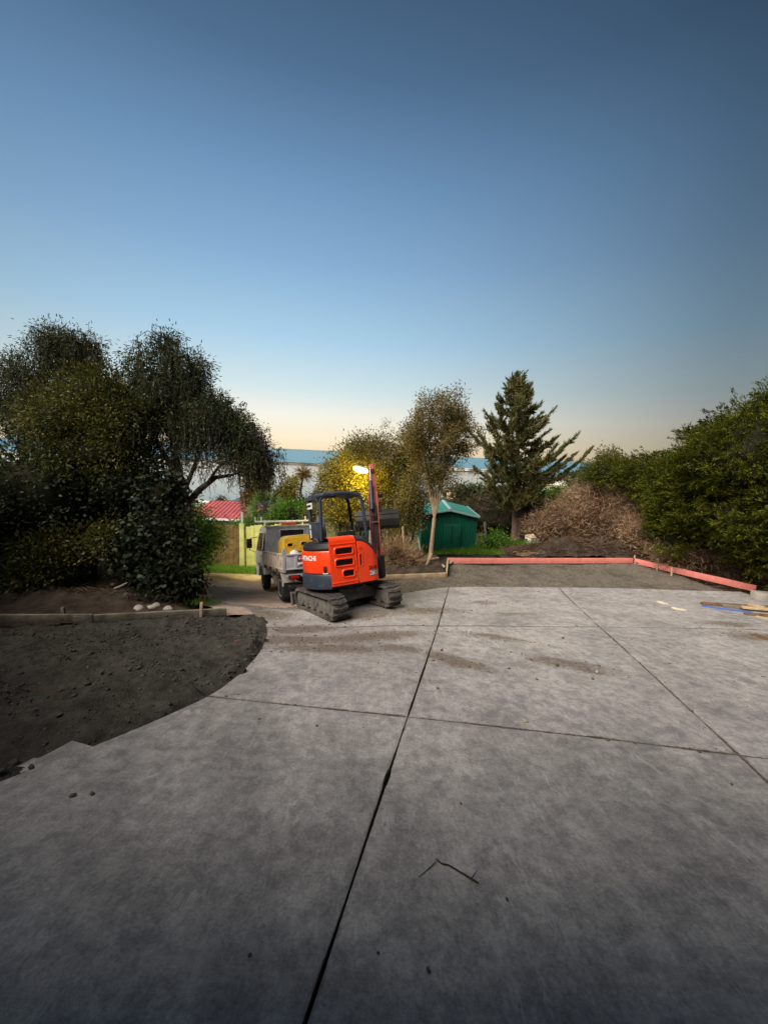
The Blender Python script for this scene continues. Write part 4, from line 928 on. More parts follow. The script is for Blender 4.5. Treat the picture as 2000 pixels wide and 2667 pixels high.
# ================================================================ yard things
M['pink'] = mat('pink_primed_timber', (0.80, 0.25, 0.20), 0.75, var=0.15, scale=5, bump=.2, bscale=30, spec=.2, dirt=(0.62, 0.26, 0.20), dirt_amt=0.3, dirt_scale=4)
M['pine'] = mat('raw_pine', (0.46, 0.33, 0.20), 0.8, var=0.25, scale=6, bump=.3, bscale=30, spec=.2, dirt=(0.24, 0.17, 0.11), dirt_amt=0.3, dirt_scale=5)
M['old_timber'] = mat('weathered_timber', (0.20, 0.175, 0.13), 0.85, var=0.3, scale=6, bump=.4, bscale=25, spec=.2, dirt=(0.08, 0.066, 0.05), dirt_amt=0.4, dirt_scale=4)
M['brown_timber'] = mat('brown_timber', (0.17, 0.095, 0.05), 0.8, var=0.3, scale=6, bump=.3, bscale=30, spec=.2, dirt=(0.07, 0.045, 0.03), dirt_amt=0.35, dirt_scale=5)
M['fence'] = mat('treated_fence_timber', (0.15, 0.10, 0.05), 0.85, var=0.3, scale=4, bump=.35, bscale=25, spec=.15, dirt=(0.07, 0.05, 0.028), dirt_amt=0.4, dirt_scale=3)  # brown boards, darkened in colour for the unlit left part
M['fence_pale'] = mat('lit_fence_timber', (0.38, 0.39, 0.19), 0.85, var=0.2, scale=4, bump=.3, bscale=25, spec=.15, dirt=(0.28, 0.26, 0.12), dirt_amt=0.4, dirt_scale=3)  # greenish pine made paler, its colour carrying the light on this part
M['shed_green'] = mat('dark_green_steel', (0.006, 0.105, 0.062), 0.45, var=0.12, scale=3, spec=.4, dirt=(0.012, 0.075, 0.05), dirt_amt=.3, dirt_scale=2)
M['shed_roof'] = mat('teal_roof_steel', (0.030, 0.185, 0.135), 0.55, var=0.1, scale=3, spec=.4)
M['shed_trim'] = mat('pale_trim_steel', (0.26, 0.38, 0.37), 0.5, var=0.08, scale=3)
M['stone'] = mat('pale_stone', (0.42, 0.37, 0.31), 0.85, var=0.25, scale=9, bump=.5, bscale=30, spec=.2)
M['stone_dark'] = mat('dark_clod', (0.10, 0.085, 0.07), 0.9, var=0.3, scale=20, spec=.15)
M['bark'] = mat('dark_bark', (0.055, 0.042, 0.032), 0.9, var=0.4, scale=10, bump=.6, bscale=30, spec=.15)
M['pale_bark'] = mat('pale_bark', (0.33, 0.235, 0.155), 0.85, var=0.25, scale=8, bump=.4, bscale=25, spec=.15)
M['dry_wood'] = mat('dry_branch', (0.30, 0.19, 0.115), 0.9, var=0.35, scale=8, spec=.1)
M['block'] = mat('grey_block', (0.30, 0.29, 0.28), 0.9, var=0.15, scale=10, bump=.4, bscale=40, spec=.15)
M['blue'] = mat('blue_plastic', (0.06, 0.12, 0.36), 0.5, var=.15)

def board(name, a, b, h, t, m, label, cat, group=None, lift=0.0, n=10, wob=0.004):
    """a plank on edge between two ground points, following the ground, with slightly uneven faces"""
    a, b = Vector(a), Vector(b); d = Vector((b.x - a.x, b.y - a.y, 0)); L = d.length; d.normalize(); p = Vector((-d.y, d.x, 0)); rr = random.Random(hash(name + label) & 0xffff)
    rings = []
    for i in range(n + 1):
        f = i / n; z = a.z + (b.z - a.z) * f; c = Vector((a.x + (b.x - a.x) * f, a.y + (b.y - a.y) * f, 0)) - a * Vector((1, 1, 0)).x * 0
        c = Vector((a.x + (b.x - a.x) * f - a.x, a.y + (b.y - a.y) * f - a.y, z - a.z)) + p * rr.uniform(-wob, wob)
        hh = h * (1 + rr.uniform(-.02, .02))
        rings.append([c - p * t / 2 + Vector((0, 0, -.03 + lift)), c + p * t / 2 + Vector((0, 0, -.03 + lift)), c + p * t / 2 + Vector((0, 0, hh + lift)), c - p * t / 2 + Vector((0, 0, hh + lift))])
    o = MB().loft(rings).build(name, m, None, bevel=.006); o.location = a
    return tag(o, label, cat, group)
gp_ = [Vector((p[0], p[1], g1(p[0], p[1]))) for p in pb]
gp_[2].z = gp_[1].z; 
board('formwork_board', gp_[2] + Vector((.0, .02, -.02)), gp_[3] + Vector((-.03, .02, -.02)), .155, .045, M['pink'], 'pink timber formwork board along the back of the gravel pad', 'board', 'formwork boards')
board('formwork_board', gp_[3] + Vector((.03, .0, -.02)), gp_[4] + Vector((.05, -.03, 0.02)), .155, .045, M['pink'], 'pink timber formwork board slanting along the hedge to the slab corner', 'board', 'formwork boards')
board('formwork_board', gp_[1] + Vector((0, .03, -.02)), gp_[2] + Vector((0, -.03, -.02)), .165, .045, M['pine'], 'short raw timber board returning beside the young tree', 'board', 'formwork boards')
board('formwork_board', gp_[0] + Vector((-.6, -.04, 0)), gp_[1] + Vector((-.03, 0, -.02)), .115, .045, M['pine'], 'raw timber board in front of the young tree beside the excavator', 'board', 'formwork boards')
def peg(px, py, h, label, w=.045, m='pine'):
    g = G(px, py); o = MB().loft([[(x * w / 2, y * w / 2, z) for x, y in ((-1, -1), (1, -1), (1, 1), (-1, 1))] for z in (-.1, h - .01)] + [[(x * w / 2.6, y * w / 2.6, h) for x, y in ((-1, -1), (1, -1), (1, 1), (-1, 1))]]).build('wooden_peg', M[m], None, bevel=.003)
    o.location = g; o.rotation_euler = (random.uniform(-.08, .08), random.uniform(-.08, .08), random.uniform(0, 1)); return tag(o, label, 'peg', 'wooden formwork pegs')
peg(1652, 1462, .22, 'wooden peg at the far corner of the pink formwork')
peg(1749, 1497, .24, 'wooden peg midway behind the slanting pink board')
peg(1711, 1482, .18, 'stubby wooden peg behind the slanting pink board nearer its far corner')
peg(168, 1612, .20, 'grey wooden peg behind the left edging board under dark shrubs', m='old_timber')
peg(524, 1598, .20, 'pale wooden peg behind the right end of the left edging board')
tl3 = [G(-60, 1636), G(215, 1618), G(590, 1598)]
board('edging_board', tl3[0] + Vector((-1.2, .1, 0)), tl3[1] + Vector((.15, .03, 0)), .11, .05, M['old_timber'], 'weathered grey timber edging board at the left end of the dark bed', 'board', 'timber edging boards', wob=.008)
board('edging_board', tl3[1] + Vector((-.12, -.03, 0)), tl3[2], .10, .05, M['old_timber'], 'olive brown timber edging board behind the dark bed nearer the drive', 'board', 'timber edging boards', wob=.006)
# kerb block at the end of the pink board
g = G(1985, 1556); o = MB().prism([(-.28, -.12, -.05), (.75, -.30, -.05), (.85, .02, -.05), (-.22, .12, -.05)], (0, 0, .20)).build('kerb_block', M['stone'], None, bevel=.025); o.location = g; tag(o, 'pale concrete kerb block at the end of the pink board', 'block')
# steps beside the slab
def low_step(pix, drop, label):
    P = [G(*p) for p in pix]; c = sum(P, Vector()) / len(P)
    o = MB().prism([p - c + Vector((0, 0, -.12 - drop)) for p in P], (0, 0, .12)).build('concrete_step', M['concrete'], None, bevel=.006); o.location = c; return tag(o, label, 'step', 'concrete steps beside the slab')
low_step([(187, 1916), (268, 1938), (262, 1945), (0, 2042), (-160, 2110), (-160, 2070), (0, 2005), (118, 1952)], .045, 'upper low concrete step poking out of the dark bed')
low_step([(86, 1948), (132, 1955), (0, 2020), (-160, 2090), (-160, 2040), (0, 1990)], .085, 'lower low concrete step at the left picture edge')
# plank heap at the right
def plank(px0, py0, px1, py1, w, t, m, label, lift=0.0, cat='plank', name='timber_plank'):
    a, b = G(px0, py0), G(px1, py1); d = (b - a); L = d.length; d.normalize(); u = Vector((0, 0, 1)); s = d.cross(u).normalized()
    o = MB().loft([[Vector((0, 0, lift + t / 2)) + d * (L * f) + s * (w / 2 * i) + u * (t / 2 * j) for i, j in ((-1, -1), (1, -1), (1, 1), (-1, 1))] for f in (0, .33, .67, 1)]).build(name, M[m], None, bevel=.004)
    o.location = a; return tag(o, label, cat, 'timber offcuts heaped on the slab')
plank(1828, 1575, 2110, 1592, .14, .05, 'brown_timber', 'long dark brown plank at the back of the timber heap')
plank(1880, 1581, 2120, 1602, .12, .05, 'old_timber', 'weathered plank in the middle of the timber heap', .01)
plank(1828, 1580, 1960, 1598, .05, .03, 'blue', 'thin blue plastic strip along the front of the timber heap', .0, 'strip', 'plastic_strip')
plank(1930, 1590, 2090, 1604, .09, .045, 'pine', 'pale pine offcut lying across the timber heap', .055)
plank(1940, 1602, 2100, 1612, .10, .04, 'brown_timber', 'brown plank at the front of the timber heap', .0)
plank(1948, 1583, 1990, 1592, .09, .045, 'pine', 'short pale pine block on top of the timber heap', .06)
plank(1968, 1607, 1999, 1613, .06, .03, 'pine', 'small pale wood chip in front of the timber heap', .0)
plank(1960, 1655, 2100, 1700, .10, .03, 'brown_timber', 'lone brown board lying at the right picture edge', .0)
# stones, clods, scraps on the slab
def pebble_mesh(seed, flat=.55, n=2):
    import bmesh
    bm = bmesh.new(); bmesh.ops.create_icosphere(bm, subdivisions=n, radius=1); r_ = np.random.default_rng(seed); q = r_.random(3) * 9
    for v in bm.verts:
        k = 1 + .35 * float(vnoise(np.array([v.co.x * 1.7 + q[0]]), np.array([v.co.y * 1.7 + v.co.z * 2.1 + q[1]]))[0]) * 1.6; v.co = Vector((v.co.x * k * 1.1, v.co.y * k * .85, v.co.z * k * flat))
    me = bpy.data.meshes.new('pebble'); bm.to_mesh(me); bm.free()
    for p in me.polygons: p.use_smooth = True
    return me
pm_d = [pebble_mesh(i) for i in range(3)]; pm_l = [pebble_mesh(i + 7) for i in range(3)]
for m_ in pm_d: m_.materials.append(M['stone_dark'])
for m_ in pm_l: m_.materials.append(M['stone'])
spots = [(1325, 1743, .03), (1330, 1700, .028), (1465, 1663, .04), (1398, 1771, .028), (1543, 1770, .035), (1140, 1795, .03), (1450, 1735, .05), (1530, 1745, .035), (1150, 1695, .04), (1402, 1542, .03), (985, 1727, .02), (825, 1892, .02), (1320, 2345, .014), (985, 2485, .014), (1115, 2530, .018), (650, 2490, .014), (1200, 2095, .016), (190, 2075, .03), (240, 2070, .025), (1905, 2045, .02), (1820, 1960, .025)]
for i, (px, py, r_) in enumerate(spots):
    g = G(px, py); o = link('soil_clod', pm_d[i % 3]); o.location = g + Vector((0, 0, r_ * .3)); r_ *= .55; o.scale = (r_, r_, r_); o.rotation_euler = (0, 0, i * 1.7)
    tag(o, 'small dark soil clod lying on the concrete slab', 'clod', 'soil clods on the slab')
for i, (px, py, r_, lab) in enumerate([(1367, 1880, .028, 'round white pebble on the slab just past the near cross joint'), (1397, 1861, .018, 'tiny pale pebble beside the round white pebble'), (1555, 1752, .025, 'pale stone chip among the soil smears on the middle panel'), (1632, 1765, .02, 'pale stone chip near the right long joint'), (362, 1590, .11, 'large pale rock behind the left edging board'), (402, 1586, .11, 'angular pale rock between two others behind the left edging'), (438, 1590, .09, 'smaller pale rock nearest the drive behind the left edging'), (1150, 1478, .12, 'pale stone slab lying right of the young tree foot'), (1172, 1468, .10, 'grey rounded rock beside the raw timber corner'), (1000, 1480, .08, 'small pale stone behind the raw timber board')]):
    g = G(px, py); o = link('stone', pm_l[i % 3]); o.location = g + Vector((0, 0, r_ * .35)); o.scale = (r_, r_, r_); o.rotation_euler = (0, 0, i * 2.1); tag(o, lab, 'stone', 'pale stones')
def scrap(px, py, w, d, m, lab, name, z=.012):
    g = G(px, py); r_ = np.random.default_rng(int(px)); n = 14
    P = [(w * (1 + .25 * r_.standard_normal()) * math.cos(a), d * (1 + .2 * r_.standard_normal()) * math.sin(a)) for a in np.linspace(0, 2 * math.pi, n + 1)[:-1]]
    mb = MB(); mb.loft([[(x, y, 0) for x, y in P], [(x * .97, y * .97, z) for x, y in P], [(x * .5, y * .5, z * 1.5 + .01 * r_.random()) for x, y in P]]); o = mb.build(name, m, None, smooth=True); o.location = g; return tag(o, lab, name.split('_')[-1])
M['cement'] = mat('cement_splash', (0.60, 0.50, 0.36), 0.9, var=.15, scale=20)
scrap(1728, 1572, .10, .16, M['cement'], 'dried cream cement splash farther from the camera near the timber heap', 'cement_splash', .006)
scrap(1768, 1588, .14, .12, M['cement'], 'dried cream cement splash nearer the camera left of the timber heap', 'cement_splash', .006)
scrap(1455, 1450, .16, .10, M['white'], 'crumpled white plastic bag on the dark soil heap', 'plastic_bag', .08)
scrap(620, 1672, .05, .04, M['red_sign'], 'faded red scrap lying in the dark gravel bed', 'plastic_scrap', .008)
# twig in the foreground
tw = [G(1090, 2285, .006), G(1118, 2262, .006), G(1134, 2246, .010), G(1136, 2238, .02), G(1150, 2250, .012), G(1168, 2254, .008), G(1205, 2276, .010), G(1228, 2290, .010), G(1246, 2301, .010)]
o = MB(); c0 = tw[0]; o.tube([p - c0 for p in tw], [.0015, .0025, .003, .003, .0035, .004, .004, .005, .004], 6); o.tube([tw[7] - c0, G(1243, 2268, .03) - c0], [.003, .002], 5)
o = o.build('twig', M['bark'], None, smooth=True); o.location = c0; tag(o, 'dark forked twig lying on the near concrete panel', 'twig')

# ---------------------------------------------------------------- garden shed
def at3(px, py, y): return at(px, py, y)
sh = empty('garden_shed'); b0 = at(1097, 1427, 16.0); b1 = at(1236, 1433, 15.9)
sdir = Vector((b1.x - b0.x, b1.y - b0.y, 0)); SW = sdir.length; syaw = math.atan2(sdir.y, sdir.x)
sh.location = (b0.x, b0.y, (b0.z + b1.z) / 2 - .10); sh.rotation_euler = (0, 0, syaw)
tag(sh, 'dark green steel garden shed with teal gable roof', 'shed')
WH, PK, SD = 1.56, 1.78, 3.0
# corrugated wall sheets
def corrug(x0, y0, x1, y1, h0f, name, n=40, amp=.012):
    d = Vector((x1 - x0, y1 - y0, 0)); p = Vector((-d.y, d.x, 0)).normalized(); bot, top = [], []
    for i in range(n * 2 + 1):
        f = i / (n * 2); c = Vector((x0, y0, 0)) + d * f + p * (amp * (1 if (i // 1) % 2 else -1)); bot.append(tuple(c)); top.append((c.x, c.y, h0f(f)))
    return MB().loft([bot, top], closed=False).build(name, M['shed_green'], sh)
gable = lambda f: WH + (PK - WH) * (1 - abs(f - .5) * 2)
corrug(0, 0, SW, 0, gable, 'front_wall', 34); corrug(SW, 0, SW, SD, lambda f: WH, 'side_wall', 40); corrug(0, SD, 0, 0, lambda f: WH, 'side_wall', 40); corrug(SW, SD, 0, SD, gable, 'back_wall', 20)
dr_ = MB().box((SW * .56, -.03, .60), (.72, .02, 1.18)).build('door', M['shed_green'], sh, bevel=.004)
for k in range(7): MB().box((SW * .56 - .30 + .10 * k, -.044, .60), (.02, .012, 1.14)).build('door_rib', M['shed_green'], dr_)
MB().box((SW * .56 - .02, -.05, .72), (.025, .02, .78)).build('door_line', M['black'], dr_)  # black strip drawing the dark line down the door
MB().box((SW * .56 + .28, -.055, .62), (.03, .03, .12)).build('handle', M['black'], dr_)
for s, xe in ((0, -.08), (1, SW + .08)):
    sl = (PK - WH) / (SW / 2); ze = WH - sl * .08 + .03
    rings = [];
    for i in range(25):
        y = -.10 + (SD + .2) * i / 24; o_ = .010 if i % 2 else 0
        rings.append([(xe, y, ze + o_), (SW / 2, y, PK + .03 + o_)])
    MB().loft(rings, closed=False).build('roof_sheet', M['shed_roof'], sh)
    MB().prism([(xe, -.13, ze - .07), (SW / 2, -.13, PK - .04), (SW / 2, -.13, PK + .035), (xe, -.13, ze + .01)], (0, .05, 0)).build('barge_board', M['shed_trim'], sh, bevel=.006)
    MB().box((xe, SD / 2, ze - .01), (.05, SD + .2, .06)).build('gutter', M['shed_trim'], sh, bevel=.01)
MB().prism([(SW / 2 - .09, -.12, PK + .035), (SW / 2, -.12, PK + .075), (SW / 2 + .09, -.12, PK + .035), (SW / 2, -.12, PK + .045)], (0, SD + .22, 0)).build('ridge_cap', M['shed_trim'], sh)
MB().box((SW / 2, SD / 2, -.15), (SW, SD, .3)).build('base', M['stone'], sh)
# thin grey post by the shed and stakes
def stake(px, py_top, py_bot, y, r, m, label, name='stake'):
    a, b = at(px, py_bot, y), at(px, py_top, y); o = MB().tube([(0, 0, -.25), (.005, 0, (b.z - a.z) * .5), (b.x - a.x, 0, b.z - a.z)], r, 8).build(name, m, None, smooth=True); o.location = a; return tag(o, label, name.split('_')[-1])
stake(1262, 1360, 1433, 15.2, .055, M['old_timber'], 'grey fence post standing in grass right of the green shed', 'fence_post')
stake(1049, 1372, 1462, 12.2, .035, M['pine'], 'thin pale stake standing in the planting left of the young tree')
stake(1008, 1385, 1445, 12.4, .03, M['old_timber'], 'thin weathered stake behind the excavator boom')

# ---------------------------------------------------------------- paling fence
fe = empty('paling_fence'); f0, f1 = at(430, 1482, 14.0), at(632, 1489, 14.2); f2 = at(905, 1500, 14.6)
f0.z, f1.z, f2.z = -2.48, -2.52, -2.66; f0.z = g1(f0.x, f0.y) - .02; f1.z = g1(f1.x, f1.y) - .02; f2.z = g1(f2.x, f2.y) - .02
fe.location = f1; tag(fe, 'vertical timber paling fence lit yellow beside the truck', 'fence')
def palings(a, b, m, top, rr):
    d = Vector((b.x - a.x, b.y - a.y, 0)); L = d.length; d.normalize(); p = Vector((d.y, -d.x, 0)); k = 0; x = .02
    while x < L - .05:
        w = rr.uniform(.135, .16); f = (x + w / 2) / L; z = a.z + (b.z - a.z) * f; h = top * rr.uniform(.975, 1.02); c = a + d * (x + w / 2) - f1; c.z = z - f1.z
        o = MB().loft([[c + d * (w / 2 * i) + p * (.0 + .018 * j + (.012 if k % 2 else 0)) + Vector((0, 0, zz)) for i, j in ((-1, -.5), (1, -.5), (1, .5), (-1, .5))] for zz in (-.05, h - .02, h)]).build('paling', m, fe, bevel=.003)
        x += w + rr.uniform(.004, .012); k += 1
    for zz in (.30, .85, 1.42):
        q = [a - f1 - p * .04 + Vector((0, 0, zz)), b - f1 - p * .04 + Vector((0, 0, zz))]
        MB().prism([q[0] - Vector((0, 0, .04)), q[0] + Vector((0, 0, .04)), q[0] + Vector((0, 0, .04)) - p * .05, q[0] - Vector((0, 0, .04)) - p * .05], q[1] - q[0]).build('fence_rail', m, fe)
rr_ = random.Random(4)
palings(f0, f1 - Vector((.12, 0, 0)), M['fence'], 1.60, rr_); palings(f1 + Vector((.12, 0, 0)), f2, M['fence_pale'], 1.62, rr_)
MB().box((0, -.03, .85), (.16, .14, 1.75)).build('gate_post', M['fence_pale'], fe, bevel=.01)
MB().box((.0, .02, 1.9), (.07, .07, .5)).build('post_extension', M['shed_trim'], fe, bevel=.005)
# low block wall in the shrubs at the left
a = at(176, 1512, 8.1); b = at(275, 1510, 8.3); bw_ = empty('block_wall', a); tag(bw_, 'short grey block wall showing through the dark shrubs', 'wall')
d = b - a; ang = math.atan2(d.y, d.x); bw_.rotation_euler = (0, 0, ang)
for r_ in range(3):
    for k in range(4):
        MB().box((-.15 + .40 * k + (.2 if r_ % 2 else 0), .1, -.02 + .2 * r_ - .1), (.39, .19, .19)).build('block', M['block'], bw_, bevel=.008)
MB().box((.45, .1, .50), (1.65, .23, .05)).build('capping', M['stone'], bw_, bevel=.01)

# ---------------------------------------------------------------- street lamp (lit)
sl_ = empty('street_lamp'); lp = at(939, 1222, 13.0); pole_xy = (lp.x + .42, lp.y + .55); gzb = g1(*pole_xy)
sl_.location = (pole_xy[0], pole_xy[1], gzb); tag(sl_, 'lit yellow street lamp glowing among the olive trees', 'street lamp')
hz = lp.z - gzb; off = Vector((lp.x - pole_xy[0], lp.y - pole_xy[1], 0))
MB().tube([(0, 0, -.2), (0, 0, hz - .4), (0, 0, hz)], [.075, .06, .05], 12).build('pole', M['block'], sl_, smooth=True)
MB().tube([(0, 0, hz - .05), off * .3 + Vector((0, 0, hz + .10)), off * .62 + Vector((0, 0, hz + .09))], .028, 8).build('bracket_arm', M['block'], sl_, smooth=True)
hd = MB(); hd.loft([[off + Vector((.20 * k * math.cos(a), .10 * k * math.sin(a), hz + z - .045 * k * math.cos(a))) for a in np.linspace(0, 2 * math.pi, 19)[:-1]] for k, z in ((.9, .065), (.95, .08), (.8, .10), (.4, .12), (.05, .125))]); hd.build('lamp_head', M['block'], sl_, smooth=True)
M['lamp_glow'] = emit_mat('sodium_glow', (1.0, 0.80, 0.16), 9.0)
ln_ = MB(); ln_.loft([[off + Vector((.25 * k * math.cos(a), .12 * k * math.sin(a), hz + z - .045 * k * math.cos(a))) for a in np.linspace(0, 2 * math.pi, 23)[:-1]] for k, z in ((.3, .075), (.75, .06), (1.0, .015), (1.0, -.03), (.85, -.08), (.5, -.115), (.1, -.125))]); ln_.build('lamp_lens', M['lamp_glow'], sl_, smooth=True)
lt = bpy.data.lights.new('lamp_light', 'POINT'); lt.energy = 125; lt.color = (1.0, 0.78, 0.12); lt.shadow_soft_size = .12
lo = bpy.data.objects.new('lamp_light', lt); C.objects.link(lo); lo.parent = sl_; lo.location = off + Vector((0, -.05, hz - .34))
# ================================================================ plants
def unit(a): return a / np.maximum(np.linalg.norm(a, axis=-1, keepdims=True), 1e-9)
def leaf_mesh(name, P, D, L, W, rg, curl=0.0):
    n = len(P); L = np.broadcast_to(L, (n,))[:, None]; W = np.broadcast_to(W, (n,))[:, None]
    S = unit(np.cross(D, rg.normal(size=(n, 3)))); N = np.cross(S, D)
    m = P + D * L * .45 + N * L * curl
    V = np.stack([P, m + S * W / 2, P + D * L, m - S * W / 2], 1).reshape(-1, 3)
    return mesh_np(name, V, np.arange(4 * n).reshape(n, 4))
def blob_points(blobs, n, rg, clump=40, cs=.16, shell=.55):
    """blobs [(centre, radii, weight)] -> clumped points and outward directions"""
    w = np.array([b[2] for b in blobs], float); w /= w.sum(); P, D = [], []
    for (c, r, _), k in zip(blobs, (w * n).astype(int)):
        kc = max(3, k // clump); u = unit(rg.normal(size=(kc, 3))); rad = (shell + (1 - shell) * rg.random((kc, 1)) ** .5)
        rad *= 1 + .22 * np.sin(u[:, :1] * 5 + c[0] * 3) * np.cos(u[:, 1:2] * 4 + c[1]) + .06 * rg.normal(size=(kc, 1))
        cc = u * rad; idx = rg.integers(0, kc, k); sc = np.array(r)
        off = rg.normal(size=(k, 3)) * cs; p = np.array(c) + cc[idx] * sc + off
        P.append(p); D.append(unit(u[idx] * .6 + off * 2.0 / cs * .25 + rg.normal(size=(k, 3)) * .5))
    return np.concatenate(P), np.concatenate(D)
def plant(name, base, label, cat, group=None):
    o = empty(name, tuple(base)); return tag(o, label, cat, group)
def limb_tubes(paths, m, parent, name='trunk'):
    mb = MB()
    for pts, r0, r1 in paths:
        k = len(pts); mb.tube(pts, [r0 + (r1 - r0) * i / (k - 1) for i in range(k)], 7)
    return mb.build(name, m, parent, smooth=True)
def wander(a, b, n, amp, rg, sag=0.0):
    a, b = np.array(a, float), np.array(b, float); t = np.linspace(0, 1, n)[:, None]
    j = rg.normal(size=(n, 3)) * amp * np.sin(math.pi * t); p = a + (b - a) * t + j; p[:, 2] += sag * np.sin(math.pi * t[:, 0]); return [Vector(x) for x in p]
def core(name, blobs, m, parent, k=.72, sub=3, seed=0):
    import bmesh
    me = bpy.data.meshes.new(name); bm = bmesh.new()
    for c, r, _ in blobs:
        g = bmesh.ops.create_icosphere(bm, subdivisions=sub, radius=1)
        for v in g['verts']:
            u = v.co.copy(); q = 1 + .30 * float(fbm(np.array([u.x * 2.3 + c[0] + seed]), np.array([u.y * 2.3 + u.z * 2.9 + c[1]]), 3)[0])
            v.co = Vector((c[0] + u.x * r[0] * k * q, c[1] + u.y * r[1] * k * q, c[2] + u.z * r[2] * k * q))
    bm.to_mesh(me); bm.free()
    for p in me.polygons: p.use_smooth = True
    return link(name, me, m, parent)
def relb(blobs, base): return [((c[0] - base[0], c[1] - base[1], c[2] - base[2]), r, w) for c, r, w in blobs]
M['core'] = mat('shaded_inner_twigs', (0.022, 0.020, 0.012), 1.0, var=.5, scale=6, bump=1, bscale=12, spec=.05)  # solid dark filler in the foliage, its colour doubling as inner shade
LM = {
 'pepper': leaf_mat('pepper_leaf', [(0.012, 0.019, 0.005), (0.036, 0.050, 0.014), (0.105, 0.112, 0.036)], .30),
 'bush': leaf_mat('yellowish_bush_leaf', [(0.022, 0.024, 0.005), (0.070, 0.070, 0.013), (0.170, 0.155, 0.030)], .30),
 'dark': leaf_mat('dark_shrub_leaf', [(0.012, 0.019, 0.009), (0.033, 0.048, 0.019), (0.090, 0.105, 0.033)], .22),
 'ivy': leaf_mat('ivy_leaf', [(0.006, 0.010, 0.003), (0.014, 0.021, 0.007), (0.060, 0.070, 0.035)], .18, rough=.5, spec=.25, scale=2.0),
 'cypress': leaf_mat('cypress_spray', [(0.014, 0.020, 0.001), (0.066, 0.078, 0.004), (0.175, 0.180, 0.016)], .30, scale=1.6),
 'conifer': leaf_mat('conifer_spray', [(0.030, 0.042, 0.013), (0.104, 0.110, 0.030), (0.228, 0.199, 0.057)], .25),
 'gum': leaf_mat('gum_leaf', [(0.072, 0.058, 0.016), (0.168, 0.128, 0.035), (0.272, 0.200, 0.064)], .35),
 'olive': leaf_mat('olive_leaf', [(0.064, 0.058, 0.016), (0.160, 0.136, 0.038), (0.272, 0.224, 0.072)], .38),
 'olive_y': leaf_mat('yellow_or_lamplit_leaf', [(0.120, 0.104, 0.016), (0.240, 0.200, 0.032), (0.368, 0.304, 0.056)], .45),  # yellow shrub leaves; on the lamp tree, lamplight put into the colour
 'palm': leaf_mat('palm_leaf', [(0.057, 0.095, 0.023), (0.133, 0.199, 0.048), (0.266, 0.323, 0.114)], .25, rough=.45),
 'green': leaf_mat('bright_bush_leaf', [(0.042, 0.104, 0.009), (0.095, 0.209, 0.019), (0.180, 0.304, 0.038)], .3),
 'grass': leaf_mat('grass_blade', [(0.042, 0.104, 0.011), (0.104, 0.218, 0.019), (0.209, 0.323, 0.038)], .35),
 'far': leaf_mat('far_tree_leaf', [(0.038, 0.049, 0.019), (0.085, 0.095, 0.034), (0.171, 0.162, 0.057)], .25, scale=.3),
 'cabbage': leaf_mat('cabbage_tree_leaf', [(0.095, 0.095, 0.023), (0.209, 0.152, 0.038), (0.380, 0.199, 0.048)], .3),
 'dead': leaf_mat('dead_needles', [(0.15, 0.085, 0.048), (0.32, 0.20, 0.115), (0.52, 0.36, 0.23)], .12, rough=.9, spec=.1),
 'deaddark': leaf_mat('dead_twigs_dark', [(0.041, 0.026, 0.016), (0.101, 0.062, 0.039), (0.189, 0.121, 0.078)], .1, rough=.9, spec=.1),
}
def strands(starts, rg, lmin, lmax, sway=.25, per=16, side=.55):
    """hanging leafy strings: returns leaf bases and directions and the string polylines"""
    P, D, S = [], [], []
    for s in starts:
        L = rg.uniform(lmin, lmax); az = rg.uniform(0, 2 * math.pi); out = np.array([math.cos(az), math.sin(az), 0.0]) * sway * L; k = max(4, int(per * L))
        t = np.linspace(0, 1, k)[:, None]; line = np.array(s) + out * np.sqrt(t) * 1.0 - np.array([0, 0, 1.0]) * L * t ** 1.25 + np.array([0, 0, .12 * L]) * np.sin(math.pi * np.minimum(t * 1.6, 1))
        S.append(line)
        for sg in (-1, 1):
            perp = np.cross(out / (np.linalg.norm(out) + 1e-9), [0, 0, 1.0]) * sg
            P.append(line + rg.normal(size=line.shape) * .012); D.append(unit(perp * side + rg.normal(size=line.shape) * .45 + np.array([0, 0, -.75])))
    return np.concatenate(P), np.concatenate(D), S
